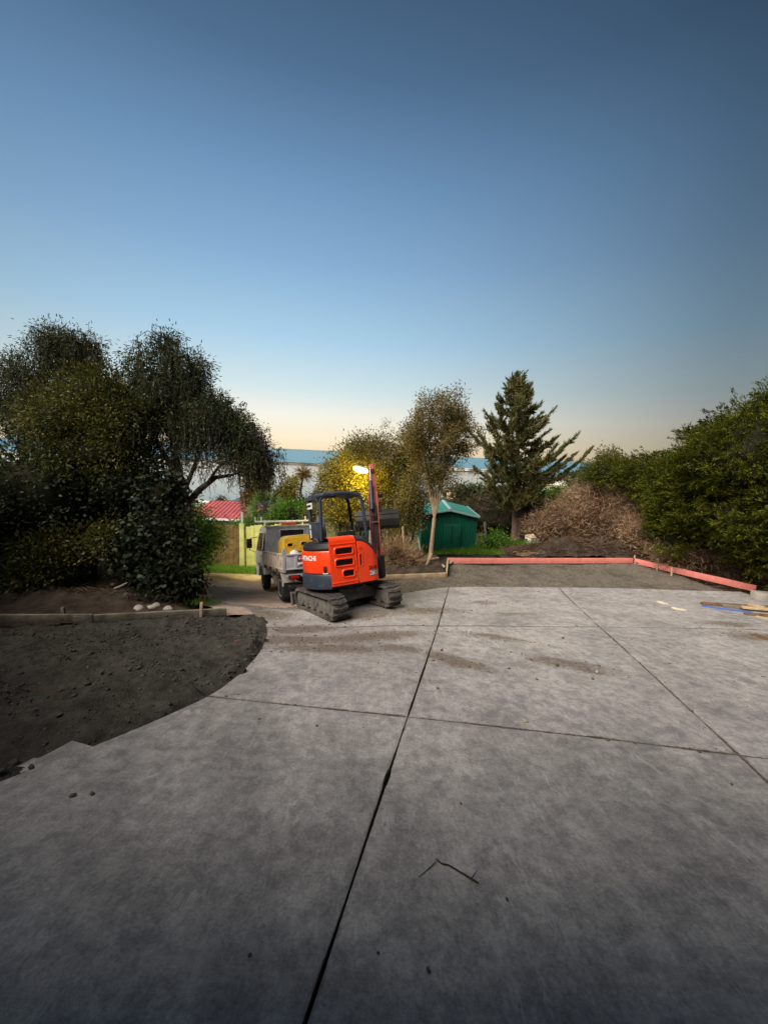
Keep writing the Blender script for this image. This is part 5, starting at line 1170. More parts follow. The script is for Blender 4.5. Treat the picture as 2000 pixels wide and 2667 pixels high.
def weeping_tree(name, base, label, blobs, trunk_paths, n_str, rg, lm, lr=(.3, .9), leaf=(.055, .075), seed_leaves=0, group='weeping trees at the left'):
    t = plant(name, base, label, 'tree', group); rb = relb(blobs, base); b = np.array(base)
    pts, _ = blob_points(rb, n_str, rg, clump=14, cs=.15, shell=.40)
    P, D, S = strands(pts, rg, lr[0], lr[1])
    if seed_leaves:
        p2, d2 = blob_points(rb, seed_leaves, rg, clump=60, cs=.11, shell=.2); P = np.r_[P, p2]; D = np.r_[D, unit(d2 + np.array([0, 0, -.4]))]
    link('crown', leaf_mesh('crown', P, D, rg.uniform(*leaf, len(P)), .021, rg), LM[lm], t)
    RV = []; RF = []; q_ = 0
    for ln_s in S:
        w3 = np.array([.0035, .0015, 0]); a_ = ln_s - w3; b_s = ln_s + w3; kk = len(ln_s); RV.append(np.stack([a_, b_s], 1).reshape(-1, 3)); ii = q_ + 2 * np.arange(kk - 1); RF.append(np.stack([ii, ii + 1, ii + 3, ii + 2], 1)); q_ += 2 * kk
    tag(link('fine_twigs', mesh_np('fine_twigs', np.concatenate(RV), np.concatenate(RF)), M['bark'], t), kind='stuff')
    paths = [([Vector(p) - Vector(base) for p in pp], r0, r1) for pp, r0, r1 in trunk_paths]
    for p in pts[:: max(1, len(pts) // 160)]:
        c = min(rb, key=lambda q: np.linalg.norm(np.array(q[0]) - p))[0]; paths.append((wander(np.array(c) * .85 + p * .15, p, 6, .06, rg, .08), .018, .005))
    limb_tubes(paths, M['bark'], t); return t, pts
rg = np.random.default_rng(21)
# ---- the tall weeping tree at the far left
b1_ = G(60, 1545); c = lambda px, py, y: tuple(at(px, py, y))
y1 = 9.6
weeping_tree('pepper_tree', (c(60, 1500, y1)[0], y1, g1(c(60, 1500, y1)[0], y1)), 'tall weeping tree rising highest at the left picture edge',
  [(c(60, 985, y1), (1.0, .8, .75), 1.2), (c(175, 940, y1), (.75, .7, .65), 1.1), (c(140, 885, y1), (.55, .5, .40), .6), (c(-60, 1020, y1), (1.0, .8, .9), 1.0), (c(90, 1090, y1), (1.1, .8, .6), .9), (c(228, 905, y1), (.28, .3, .35), .35)],
  [([c(60, 1540, y1), c(70, 1300, y1), c(60, 1120, y1), c(100, 1000, y1), c(140, 900, y1)], .16, .03), ([c(60, 1120, y1), c(0, 1050, y1), c(-60, 1000, y1)], .08, .02), ([c(70, 1080, y1), c(160, 1000, y1), c(220, 910, y1)], .06, .015)],
  1500, rg, 'pepper', (.25, .75), leaf=(.06, .10), seed_leaves=16000)
# ---- the broad weeping tree whose crown reaches over the drive
y3 = 8.7; bx = c(455, 1560, 8.0)
tb = (bx[0], 8.0, g1(bx[0], 8.0))
t3, p3_ = weeping_tree('pepper_tree', tb, 'broad weeping tree arching to the right over the drive',
  [(c(430, 985, y3), (.72, .8, .72), 1.2), (c(520, 1075, y3), (.85, .8, .62), 1.4), (c(610, 1130, y3), (.62, .7, .48), 1.0), (c(668, 1190, y3), (.36, .5, .38), .55), (c(400, 1090, y3), (.9, .8, .7), 1.2), (c(438, 915, y3), (.22, .3, .32), .22), (c(500, 960, y3), (.32, .4, .30), .22)],
  [([tb, c(470, 1430, 8.1), c(478, 1300, 8.2), c(455, 1180, y3), c(440, 1050, y3), c(435, 930, y3)], .17, .025), ([c(470, 1330, 8.2), c(520, 1275, 8.4), c(562, 1243, y3), c(600, 1238, y3)], .085, .035), ([c(540, 1258, 8.5), c(570, 1215, y3), c(620, 1190, y3), c(670, 1170, y3)], .035, .012), ([c(475, 1290, 8.2), c(520, 1180, y3), c(580, 1110, y3)], .06, .015), ([c(465, 1250, 8.2), c(410, 1150, y3), c(380, 1080, y3)], .07, .015), ([c(600, 1238, y3), c(640, 1225, y3)], .03, .01)],
  2300, rg, 'pepper', (.22, .62), leaf=(.06, .10), seed_leaves=30000)
# bare tangled twigs in that crown and hanging strings below the arching limb
tw_ = []
for _ in range(420):
    a = np.array(c(rg.uniform(470, 690), rg.uniform(1130, 1230), rg.uniform(8.3, 8.9))) - np.array(tb); tw_.append((wander(a, a + rg.normal(size=3) * np.array([.25, .2, .18]), 5, .05, rg), .006, .003))
for _ in range(60):
    px = rg.uniform(500, 720); a = np.array(c(px, rg.uniform(1215, 1235), rg.uniform(8.4, 8.9))) - np.array(tb); L = rg.uniform(.15, .55); tw_.append((wander(a, a + np.array([rg.normal() * .12, 0, -L]), 6, .05, rg), .006, .003))
limb_tubes(tw_, mat('grey_dead_twig', (.075, .058, .050), .9, var=.3, scale=9), t3, 'dead_twigs')
# ---- yellow-green bush crown between them
def bushy(name, base, label, blobs, n, rg, lm, leaf, width, group=None, cat='bush', coreb=True, ck=.7, stems=None, cs=.16, clump=40, shell=.6, up=0.0):
    t = plant(name, base, label, cat, group); rb = relb(blobs, base)
    P, D = blob_points(rb, n, rg, clump, cs, shell); D = unit(D + np.array([0, 0, up]))
    link('crown' if cat == 'tree' else 'foliage', leaf_mesh('foliage', P, D, rg.uniform(leaf[0], leaf[1], len(P)), width, rg, .06), LM[lm], t)
    if coreb: core('inner_twigs', rb, M['core'], t, ck, 3, len(label))
    if stems: limb_tubes([([Vector(p) - Vector(base) for p in pp], r0, r1) for pp, r0, r1 in stems], M['bark'], t, 'trunk' if cat == 'tree' else 'stem')
    return t
y2 = 8.3
def gb(px, py, y): p = c(px, py, y); return (p[0], y, g1(p[0], y))
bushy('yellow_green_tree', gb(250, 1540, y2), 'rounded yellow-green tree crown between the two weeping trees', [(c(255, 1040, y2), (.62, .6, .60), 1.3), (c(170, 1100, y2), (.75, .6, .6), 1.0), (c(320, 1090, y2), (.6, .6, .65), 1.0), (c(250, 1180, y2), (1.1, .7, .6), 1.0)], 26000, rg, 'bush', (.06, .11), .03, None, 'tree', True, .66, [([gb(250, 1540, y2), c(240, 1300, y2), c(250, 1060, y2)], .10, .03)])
dk = 'dark shrubs under the left trees'
bushy('dark_shrub', gb(60, 1560, 7.8), 'dark leafy shrub at the left picture edge under the trees', [(c(60, 1300, 7.8), (1.3, .7, 1.1), 1.4), (c(-60, 1420, 7.6), (1.1, .7, 1.0), 1), (c(60, 1480, 7.4), (.9, .5, .55), .8)], 17000, rg, 'dark', (.06, .12), .045, dk, stems=[([gb(60, 1560, 7.8), c(60, 1300, 7.8)], .06, .02)])
bushy('dark_shrub', gb(230, 1560, 8.6), 'dark shrub mass behind the grey block wall', [(c(240, 1330, 8.6), (1.1, .6, .95), 1.3), (c(180, 1240, 8.5), (.9, .6, .7), .9), (c(330, 1260, 8.5), (.8, .6, .9), 1.0), (c(110, 1440, 8.7), (.7, .5, .5), .5)], 17000, rg, 'dark', (.06, .12), .045, dk, stems=[([gb(230, 1560, 8.6), c(230, 1330, 8.6)], .06, .02)])
bushy('dark_shrub', gb(130, 1500, 7.4), 'low dark shrub with yellow tinged tips left of the block wall', [(c(130, 1430, 7.3), (.42, .35, .40), 1), (c(90, 1500, 7.1), (.42, .35, .30), .8), (c(270, 1405, 7.5), (.38, .3, .28), .6)], 4200, rg, 'bush', (.06, .10), .045, dk, coreb=False, shell=.2, stems=[([gb(130, 1500, 7.4), c(130, 1430, 7.3)], .04, .015)])
# ---- ivy climbing the trunk
ib = gb(420, 1560, 7.4); iv = plant('ivy', ib, 'broad leaved ivy smothering the weeping tree trunk', 'ivy')
rbz = relb([(c(430, 1290, 7.9), (.42, .35, .45), 1), (c(420, 1400, 7.6), (.55, .35, .55), 1.4), (c(445, 1500, 7.3), (.5, .35, .35), 1.2), (c(370, 1450, 7.6), (.45, .35, .5), 1), (c(480, 1530, 7.4), (.25, .25, .22), .5)], ib)
P, D = blob_points(rbz, 6500, rg, 12, .12, .75); D = unit(D * .6 + np.array([0, -.35, -.5]))
n = len(P); L = rg.uniform(.05, .11, n); S = unit(np.cross(D, rg.normal(size=(n, 3)))); Nn = np.cross(S, D)
V = np.stack([P, P + D * L[:, None] * .15 + S * L[:, None] * .45, P + D * L[:, None] * .5 + S * L[:, None] * .42 + Nn * L[:, None] * .1, P + D * L[:, None], P + D * L[:, None] * .5 - S * L[:, None] * .42 + Nn * L[:, None] * .1, P + D * L[:, None] * .15 - S * L[:, None] * .45], 1).reshape(-1, 3)
link('leaf_cover', mesh_np('leaf_cover', V, np.arange(6 * n).reshape(n, 6)), LM['ivy'], iv)
core('inner_stems', rbz, M['core'], iv, .72, 3, 5)
# ---- drooping bright shrub by the fence
bushy('fence_shrub', gb(505, 1500, 11.8), 'drooping green shrub in front of the brown fence', [(c(505, 1410, 11.6), (.55, .5, .75), 1.2), (c(470, 1340, 11.4), (.65, .5, .55), 1), (c(545, 1400, 11.9), (.30, .3, .55), .8), (c(480, 1480, 11.0), (.5, .4, .5), .8)], 12000, rg, 'green', (.07, .12), .035, None, ck=.6, up=-.5, stems=[([gb(505, 1500, 11.8), c(505, 1410, 11.6)], .04, .02)])
bushy('fence_shrub', gb(430, 1530, 9.4), 'dark leafy shrub spilling over the left side of the drive', [(c(440, 1440, 9.2), (.55, .5, .75), 1.2), (c(470, 1520, 8.8), (.28, .3, .3), .5), (c(420, 1350, 9.4), (.6, .5, .6), 1)], 9000, rg, 'dark', (.06, .10), .04, None, ck=.7, stems=[([gb(430, 1530, 9.4), c(440, 1440, 9.2)], .05, .02)])
# ---- young gum tree beside the timber corner
gbse = gb(1112, 1482, 11.6); y = 11.7; t = plant('young_tree', gbse, 'slender young tree with pale forked trunk beside the green shed', 'tree')
fork = c(1131, 1350, y); P0 = [([gbse, c(1122, 1440, y), c(1126, 1400, y), fork], .070, .055)]
tips = []
for (mx, my, tx, ty, dy) in ((1112, 1240, 1085, 1110, -.3), (1122, 1230, 1120, 1070, .2), (1135, 1240, 1165, 1060, -.2), (1148, 1250, 1205, 1090, .3), (1160, 1230, 1228, 1160, 0), (1108, 1200, 1075, 1180, .3), (1150, 1210, 1180, 1120, -.3)):
    path = [Vector(fork), Vector(c((fork[0] / y * 1000 + 1000) * .0 + (1131 + mx) / 2, (1350 + my) / 2 + 5, y)), Vector(c(mx, my, y + dy * .5)), Vector(c((mx + tx) / 2, (my + ty) / 2, y + dy * .8)), Vector(c(tx, ty, y + dy))]
    P0.append((path, .032, .006)); tips.append(path)
sm = []
for path in tips:
    for _ in range(26):
        k = rg.integers(1, 4); f = rg.random(); a = np.array(path[k] * (1 - f) + path[k + 1] * f); d = np.array([rg.normal() * .35, rg.normal() * .35, rg.uniform(.25, .85)]); sm.append((wander(a, a + d * rg.uniform(.5, 1.1), 5, .03, rg), .009, .003))
limb_tubes([([Vector(p) - Vector(gbse) for p in pp], a, b) for pp, a, b in P0], M['pale_bark'], t)
limb_tubes([([Vector(p) - Vector(gbse) for p in pp], a, b) for pp, a, b in sm], M['bark'], t, 'twigs')
ends = np.array([pp[-1] for pp, _, _ in sm] + [pp[-2] for pp, _, _ in sm]) - np.array(gbse)
zr = (ends[:, 2] - ends[:, 2].min()) / np.ptp(ends[:, 2]); keep = rg.random(len(ends)) < (.25 + .9 * zr); ends = ends[keep]
extra, _ = blob_points(relb([(c(1150, 1085, y), (.78, .6, .50), 1.5), (c(1088, 1150, y), (.42, .5, .55), .8), (c(1205, 1130, y), (.40, .5, .5), .6), (c(1140, 1200, y), (.75, .6, .55), .5)], gbse), 170, rg, 2, .2, .35)
ends = np.r_[ends, extra]; idx = rg.integers(0, len(ends), 24000); P = ends[idx] + rg.normal(size=(24000, 3)) * .11
link('crown', leaf_mesh('crown', P, unit(rg.normal(size=P.shape) * .8 + np.array([0, 0, .1])), rg.uniform(.06, .12, len(P)), .026, rg), LM['gum'], t)
# ---- olive trees behind the excavator
ol = 'olive trees behind the excavator'
def loose_tree(name, base, label, blobs, n, rg, lm, stems, leaf=(.06, .11), w=.032, group=ol, bark='bark'):
    t = plant(name, base, label, 'tree', group); rb = relb(blobs, base); P, D = blob_points(rb, n, rg, 34, .17, .15)
    link('crown', leaf_mesh('crown', P, D, rg.uniform(*leaf, len(P)), w, rg, .05), LM[lm], t)
    paths = [([Vector(p) - Vector(base) for p in pp], a, b) for pp, a, b in stems]
    for cb, r, _ in rb:
        for _k in range(10):
            a = np.array(paths[rg.integers(0, len(paths))][0][-1]); e = np.array(cb) + unit(rg.normal(size=3)) * np.array(r) * .85; paths.append((wander(a, e, 6, .08, rg, .1), .022, .006))
    limb_tubes(paths, M[bark], t); return t
y = 13.6; b_ = gb(985, 1470, y)
loose_tree('olive_tree', b_, 'tall olive tree with dull brownish leaves behind the boom', [(c(1000, 1190, y), (.95, .7, .65), 1.4), (c(1060, 1215, y), (.55, .6, .8), 1.0), (c(1010, 1290, y), (.9, .6, .6), 1.2), (c(950, 1165, y), (.6, .5, .35), .6), (c(1070, 1330, y), (.45, .5, .7), .9), (c(1075, 1130, y), (.3, .4, .35), .3)], 26000, rg, 'olive', [([b_, c(990, 1380, y), c(985, 1280, y)], .06, .035), ([b_, c(1010, 1370, y), c(1030, 1250, y)], .05, .03), ([b_, c(960, 1380, y), c(960, 1260, y)], .05, .03)])
y = 13.9; b_ = gb(890, 1480, y)
loose_tree('olive_tree', b_, 'bright yellow-green tree lit around the street lamp', [(c(885, 1240, y), (.62, .5, .62), 1.2), (c(925, 1195, y), (.6, .5, .50), 1.0), (c(900, 1330, y), (.75, .5, .6), 1.2), (c(960, 1260, y), (.5, .4, .55), .8), (c(1000, 1260, y - .3), (.3, .3, .5), .45)], 17000, rg, 'olive_y', [([b_, c(885, 1400, y), c(890, 1280, y)], .05, .03), ([b_, c(910, 1380, y), c(930, 1240, y)], .05, .03)], (.07, .13), .045)
y = 12.9; b_ = gb(1055, 1470, y)
loose_tree('olive_tree', b_, 'low olive shrub tree between the bucket and the green shed', [(c(1060, 1340, y), (.42, .4, .6), 1.2), (c(1080, 1270, y), (.3, .4, .5), .8), (c(1035, 1400, y), (.35, .35, .5), .8)], 8000, rg, 'olive', [([b_, c(1055, 1400, y), c(1060, 1330, y)], .045, .02), ([b_, c(1075, 1400, y), c(1085, 1290, y)], .035, .015)])
y = 15; b_ = gb(870, 1490, y)
bushy('olive_bush', b_, 'brownish bushy undergrowth behind the excavator canopy', [(c(860, 1400, y), (.9, .5, .8), 1), (c(930, 1430, y), (.9, .5, .7), 1), (c(1000, 1430, y - 1), (.7, .5, .6), .8), (c(820, 1350, y), (.5, .4, .6), .6)], 12000, rg, 'olive', (.06, .10), .03, None, ck=.6)
# dry beige clump and soil heap left of the young tree
bushy('dry_grass_clump', gb(1035, 1478, 11.9), 'dry beige grass clump at the foot of the pale stake', [(c(1030, 1445, 11.9), (.42, .35, .40), 1), (c(1065, 1460, 11.9), (.3, .3, .25), .6)], 5000, rg, 'dead', (.10, .22), .010, None, ck=.6, up=.6)
# ---- beyond the fence: palm, cabbage tree, shrubs
y = 18; b_ = gb(688, 1440, y); t = plant('fan_palm', b_, 'fan palm with spiky green fronds behind the truck', 'palm'); hub = np.array(c(690, 1325, y)) - np.array(b_)
limb_tubes([([Vector((0, 0, 0)), Vector(hub)], .16, .13)], M['bark'], t)
for k in range(22):
    az = rg.uniform(0, 2 * math.pi); el = rg.uniform(-.35, 1.35); d = np.array([math.cos(az) * math.cos(el), math.sin(az) * math.cos(el) * .8, math.sin(el)]); o_ = hub + d * rg.uniform(.35, .6)
    s_ = unit(np.cross(d, [0.2, -.9, .3])); fs = np.linspace(-1.25, 1.25, 24); DD = unit(np.outer(np.cos(fs), d) + np.outer(np.sin(fs), s_) + rg.normal(size=(24, 3)) * .05)
    me = leaf_mesh('frond', np.repeat(o_[None], 24, 0), DD, rg.uniform(.45, .62, 24), .035, rg); me.materials.append(LM['palm']); link('frond', me, None, t)
    limb_tubes([([Vector(hub), Vector(o_)], .012, .008)], M['bark'], t, 'frond_stalk')
y = 21; b_ = gb(785, 1440, y); t = plant('cabbage_tree', b_, 'cabbage tree with forked stems and brown spiky heads', 'tree')
heads = [(c(790, 1232, y), .75), (c(842, 1245, y), .42), (c(752, 1300, y), .42), (c(826, 1290, y), .35), (c(768, 1250, y), .30)]
fk = c(790, 1320, y); limb_tubes([([Vector(p) - Vector(b_) for p in pp], a, b) for pp, a, b in [([b_, c(788, 1380, y), fk], .13, .10), ([fk, c(782, 1280, y), heads[0][0]], .09, .06), ([fk, c(820, 1285, y), heads[1][0]], .06, .035), ([fk, c(765, 1310, y), heads[2][0]], .06, .035), ([fk, c(815, 1310, y), heads[3][0]], .05, .03), ([c(782, 1280, y), heads[4][0]], .05, .03)]], M['bark'], t)
for hc, r_ in heads:
    n = 260; d = unit(rg.normal(size=(n, 3)) * np.array([1, 1, .9]) + np.array([0, 0, -.25])); me = leaf_mesh('leaf_head', np.repeat((np.array(hc) - np.array(b_))[None], n, 0), d, rg.uniform(.6, 1.1, n) * r_, .035, rg); me.materials.append(LM['cabbage']); link('leaf_head', me, None, t)
mid = 'shrubs beyond the fence'
bushy('round_shrub', gb(750, 1440, 17.5), 'bright green rounded shrub beside the fan palm', [(c(755, 1340, 17.5), (.75, .6, .55), 1), (c(720, 1360, 17.3), (.6, .5, .5), .7), (c(640, 1385, 16.5), (.7, .4, .4), .5)], 8000, rg, 'green', (.08, .13), .05, mid)
bushy('round_shrub', gb(665, 1400, 26), 'rusty brown rounded shrub against the water', [(c(672, 1262, 26), (.85, .7, .75), 1), (c(650, 1300, 26), (.5, .5, .8), .4)], 5000, rg, 'cabbage', (.10, .18), .07, mid, stems=[([gb(665, 1400, 26), c(668, 1270, 26)], .12, .05)])
bushy('round_shrub', gb(745, 1420, 19), 'shrub with yellow autumn leaves below the cabbage tree', [(c(742, 1300, 19), (.35, .4, .5), 1), (c(755, 1270, 19), (.3, .3, .4), .6)], 3500, rg, 'olive_y', (.09, .15), .06, mid, ck=.5)
bushy('round_shrub', gb(820, 1430, 20), 'olive brown shrub mass below the cabbage tree', [(c(800, 1330, 20), (1.0, .6, .55), 1), (c(850, 1300, 20), (.8, .6, .7), .9), (c(830, 1380, 19), (1.0, .6, .6), .8)], 8000, rg, 'olive', (.09, .15), .05, mid)
# ---- conifer
y = 17; b_ = gb(1345, 1398, y); b_ = (b_[0], y, g1(b_[0], y)); t = plant('conifer', b_, 'dark cypress with upswept branches standing against the sky', 'tree'); B0 = np.array(b_)
top = np.array(c(1347, 972, y)) - B0; H_ = top[2]; trunk = [Vector((0, 0, -.2)), Vector((top[0] * .2, 0, H_ * .25)), Vector((top[0] * .55, 0, H_ * .6)), Vector((top[0], 0, H_ * .98))]
paths = [(trunk, .24, .02), ([Vector((.35, .2, -.2)), Vector((.25, .2, H_ * .25)), Vector((.1, .1, H_ * .45))], .14, .05)]; PP, DD, LL = [], [], []
def cspray(a, e, rg, dens, lift=.12, t0=.15):
    pth = [np.array(v) for v in wander(a, e, 8, .05, rg, -1.9 * lift * np.linalg.norm(np.array(e) - np.array(a)))]; paths.append(([Vector(v) for v in pth], .035, .008)); arr = np.array(pth); L = np.linalg.norm(arr[-1] - arr[0]); k = int(dens * L)
    tt = t0 + (1 - t0) * rg.random(k) ** .8; i = np.clip((tt * 7).astype(int), 0, 6); f = (tt * 7 - i)[:, None]; p = arr[i] * (1 - f) + arr[i + 1] * f; d = unit(arr[i + 1] - arr[i]); w_ = .075 * (1 - .7 * tt)[:, None] * min(1.3, L * .8)
    PP.append(p + rg.normal(size=p.shape) * w_ * np.array([1, 1, .40])); DD.append(unit(d * 1.2 + rg.normal(size=p.shape) * .28 + np.array([0, 0, .32]))); LL.append(rg.uniform(.08, .26, k))
def side_sprays(rg, k0):
    pth = np.array(paths[k0][0]); L = np.linalg.norm(pth[-1] - pth[0]); ax_ = unit(pth[-1] - pth[0])
    for _ in range(int(2 + 4 * L)):
        f = rg.uniform(.25, .95); i = min(int(f * 7), 6); a = pth[i]; sd_ = np.cross(ax_, [0, 0, 1.0]) * rg.choice([-1, 1]); e = a + (ax_ * rg.uniform(.5, .9) + sd_ * rg.uniform(.3, .8) + np.array([0, 0, rg.uniform(.05, .45)])) * rg.uniform(.22, .62) * (1.15 - .5 * f); cspray(a, e, rg, 190, .10, .05)
for k in range(104):
    h = .235 + .735 * (k / 104) ** 1.15 + rg.uniform(-.015, .015); z = H_ * h; az = k * 2.4 + rg.uniform(-.6, .6)
    prof = np.interp(h, [.17, .28, .42, .55, .68, .80, .90, 1.0], [.9, 1.35, 1.95, 1.95, 1.55, .95, .42, .05]) * rg.choice([.5, .75, .95, 1.05, 1.2], p=[.12, .25, .33, .2, .1]); a = np.array([top[0] * h, 0, z]); el = rg.uniform(-.05, .42) + .40 * h + .7 * max(0, h - .75)
    e = a + np.array([math.cos(az) * prof, math.sin(az) * prof, prof * math.tan(el) * .75]); k0 = len(paths); cspray(a, e, rg, 190, .14); side_sprays(rg, k0)
a = np.array([top[0] * .45, 0, H_ * .36]); e = np.array(c(1540, 1168, y - .4)) - B0; cspray(a, e, rg, 330, .10, .25); side_sprays(rg, len(paths) - 1); cspray(a + np.array([.2, 0, .1]), np.array(c(1470, 1190, y - .3)) - B0, rg, 300, .06)
for k in range(30): z = H_ * rg.uniform(.88, 1.0); PP.append(np.array([[top[0], 0, z]]) + rg.normal(size=(40, 3)) * np.array([1, 1, .6]) * (.015 + .09 * (1 - z / H_) / .12)); DD.append(unit(rg.normal(size=(40, 3)) * .5 + np.array([0, 0, 1.0]))); LL.append(rg.uniform(.1, .22, 40))
P, D, L = np.concatenate(PP), np.concatenate(DD), np.concatenate(LL)
link('crown', leaf_mesh('crown', P, D, L, .030, rg), LM['conifer'], t); limb_tubes(paths, mat('conifer_bark', (.16, .10, .068), .9, var=.35, scale=7, bump=.6, bscale=25), t)
# ---- big clipped cypress hedge on the right: foliage sprays over a lumpy wall
def hedge(name, base, label, blobs, n, rg, lm, dirv, leaf, w, group=None, ck=.86, per=26, sl=(.22, .55), gap=.0):
    """dense wall of feathery sprays: each spray is a short axis with small leaves; noise leaves dark gaps"""
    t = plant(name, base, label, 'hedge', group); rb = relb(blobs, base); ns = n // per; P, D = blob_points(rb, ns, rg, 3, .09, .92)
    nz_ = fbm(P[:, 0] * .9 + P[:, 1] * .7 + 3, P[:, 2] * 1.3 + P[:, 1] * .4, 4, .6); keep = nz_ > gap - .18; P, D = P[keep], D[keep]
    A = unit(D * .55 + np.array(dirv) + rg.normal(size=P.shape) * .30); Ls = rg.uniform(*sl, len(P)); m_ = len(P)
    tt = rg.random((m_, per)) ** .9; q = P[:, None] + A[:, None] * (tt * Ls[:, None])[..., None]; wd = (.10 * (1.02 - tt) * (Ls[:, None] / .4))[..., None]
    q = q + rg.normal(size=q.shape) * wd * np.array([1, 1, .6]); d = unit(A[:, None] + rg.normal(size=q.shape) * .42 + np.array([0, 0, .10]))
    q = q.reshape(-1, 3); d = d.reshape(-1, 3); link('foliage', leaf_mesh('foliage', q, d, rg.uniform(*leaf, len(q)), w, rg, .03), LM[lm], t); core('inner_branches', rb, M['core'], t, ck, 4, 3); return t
hb_ = gb(1880, 1500, 10.5)
hedge('cypress_hedge', hb_, 'tall dense green cypress hedge filling the right side', [(c(2010, 1180, 10.1), (1.42, 1.4, 1.30), 1.4), (c(1910, 1205, 11.0), (1.13, 1.3, 1.02), 1.2), (c(1975, 1330, 10.4), (1.32, 1.2, 1.05), 1.2), (c(1815, 1255, 11.9), (.90, 1.1, .80), 1.1), (c(1870, 1310, 11.3), (1.02, 1.1, .78), 1.0), (c(2010, 1420, 10.4), (.95, .9, .55), .9), (c(2130, 1300, 9.2), (1.2, 1.5, 1.9), 2.2), (c(2110, 1140, 9.8), (1.4, 1.4, 1.2), 1.6), (c(1850, 1370, 11.6), (.65, .8, .38), .5)], 260000, rg, 'cypress', (-.85, -.35, .16), (.06, .12), .024, 'cypress hedges at the right', .82, 26, (.16, .46), -.34)
hb2 = gb(1700, 1460, 13)
hedge('cypress_hedge', hb2, 'darker sparse cypress hedge section between brown cut wall and tall hedge', [(c(1755, 1265, 12.8), (.70, 1.0, .62), 1), (c(1752, 1340, 12.2), (.42, .8, .55), .9), (c(1690, 1228, 14.2), (.85, 1.0, .45), .9), (c(1605, 1235, 15.2), (.95, 1.0, .42), .9), (c(1755, 1400, 12.0), (.30, .6, .35), .5)], 80000, rg, 'cypress', (-1.0, -.2, .10), (.06, .12), .024, 'cypress hedges at the right', .86, 26, (.18, .52), -.14)
# ---- the cut-back brown hedge face, its branches and the litter below
db = gb(1540, 1440, 15); t = plant('cut_back_hedge', db, 'cut back hedge face of bare brown twigs behind the soil heap', 'hedge')
rbd = relb([(c(1440, 1370, 15.8), (.95, .6, .85), 1), (c(1530, 1335, 15.6), (1.0, .7, 1.15), 1.3), (c(1620, 1340, 15), (1.1, .8, 1.2), 1.4), (c(1690, 1390, 13.8), (.9, .8, .80), 1.1), (c(1640, 1270, 15), (.7, .6, .55), .5), (c(1800, 1440, 12.2), (1.1, .5, .42), .9)], db)
P, D = blob_points(rbd, 40000, rg, 30, .15, .9); D = unit(D * .4 + rg.normal(size=P.shape) * .55 + np.array([-.25, -.2, .25]))
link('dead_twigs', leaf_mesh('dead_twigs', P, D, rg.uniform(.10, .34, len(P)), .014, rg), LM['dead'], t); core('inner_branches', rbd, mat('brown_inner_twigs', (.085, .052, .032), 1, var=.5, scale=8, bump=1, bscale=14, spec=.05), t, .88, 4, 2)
bb_ = gb(1930, 1500, 10.2); t2 = plant('dead_hedge_base', bb_, 'bare reddish brown twigs under the foot of the tall hedge', 'twigs')
rb2 = relb([(c(1880, 1448, 12.0), (1.1, .6, .42), 1), (c(1960, 1464, 11.1), (1.1, .6, .42), 1), (c(2050, 1472, 10.3), (1.0, .7, .5), 1), (c(1830, 1432, 12.7), (.9, .6, .45), 1)], bb_); P2, D2 = blob_points(rb2, 16000, rg, 30, .12, .85); D2 = unit(D2 * .3 + rg.normal(size=P2.shape) * .6)
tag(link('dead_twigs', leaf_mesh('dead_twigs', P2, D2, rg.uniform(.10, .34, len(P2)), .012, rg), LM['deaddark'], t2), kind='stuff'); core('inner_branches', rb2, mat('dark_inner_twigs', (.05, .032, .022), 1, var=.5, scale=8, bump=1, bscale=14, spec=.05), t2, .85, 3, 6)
br = []
for _ in range(150):
    cb, r, wgt_ = rbd[rg.integers(0, 5)]; u = unit(rg.normal(size=3) * np.array([1, .6, .8]) + np.array([0, -.9, 0])); a = np.array(cb) + u * np.array(r) * .95; br.append((wander(a, a + np.array([rg.normal() * .25, -rg.random() * .15, rg.uniform(-.1, .7)]), 6, .07, rg), rg.uniform(.012, .028), .006))
for b3 in br: limb_tubes([b3], M['dry_wood'], t, 'branch')
# soil heap behind the pink board
hx, hy = np.meshgrid(np.linspace(-3.0, 3.6, 110), np.linspace(-.78, 1.6, 50), indexing='ij'); hc = c(1500, 1452, 13.9); hh = .58 * np.exp(-(hx / 1.9) ** 2 - (hy / .75) ** 2) + .35 * np.exp(-((hx - 2.2) / 1.1) ** 2 - (hy / .7) ** 2); hh = hh * (1 + .9 * fbm(hx * 2.2 + 4, hy * 2.2, 5, .6)) + .05 * fbm(hx * 8, hy * 8, 3) - .06
hz_ = gz(hx + hc[0], hy + 13.9) - gz(np.array(hc[0]), np.array(13.9)) + hh
o = link('soil_heap', mesh_np('soil_heap', np.stack([hx, hy, hz_], -1).reshape(-1, 3), grid_faces(110, 50), True), M['soil']); o.location = (hc[0], 13.9, g1(hc[0], 13.9)); tag(o, 'heap of dark brown soil and roots behind the pink board', 'soil heap')
def litter(n, xr, yr, z0, rg, lm, name, label, leaf=(.10, .4), w=.014, zf=None):
    x = rg.uniform(*xr, n); y = rg.uniform(*yr, n); z = gz(x, y) + z0 + rg.random(n) * .06
    if zf is not None: z = z + zf(x, y)
    P = np.stack([x, y, z], 1); az = rg.uniform(0, 2 * math.pi, n); D = unit(np.stack([np.cos(az), np.sin(az) * .8, rg.normal(size=n) * .22], 1)); o = link(name, leaf_mesh(name, P, D, rg.uniform(*leaf, n), w, rg), LM[lm]); return tag(o, label, kind='stuff')
heapf = lambda x, y: .55 * np.exp(-((x - hc[0]) / 1.9) ** 2 - ((y - 13.9) / .75) ** 2) + .33 * np.exp(-((x - hc[0] - 2.2) / 1.1) ** 2 - ((y - 13.9) / .7) ** 2)
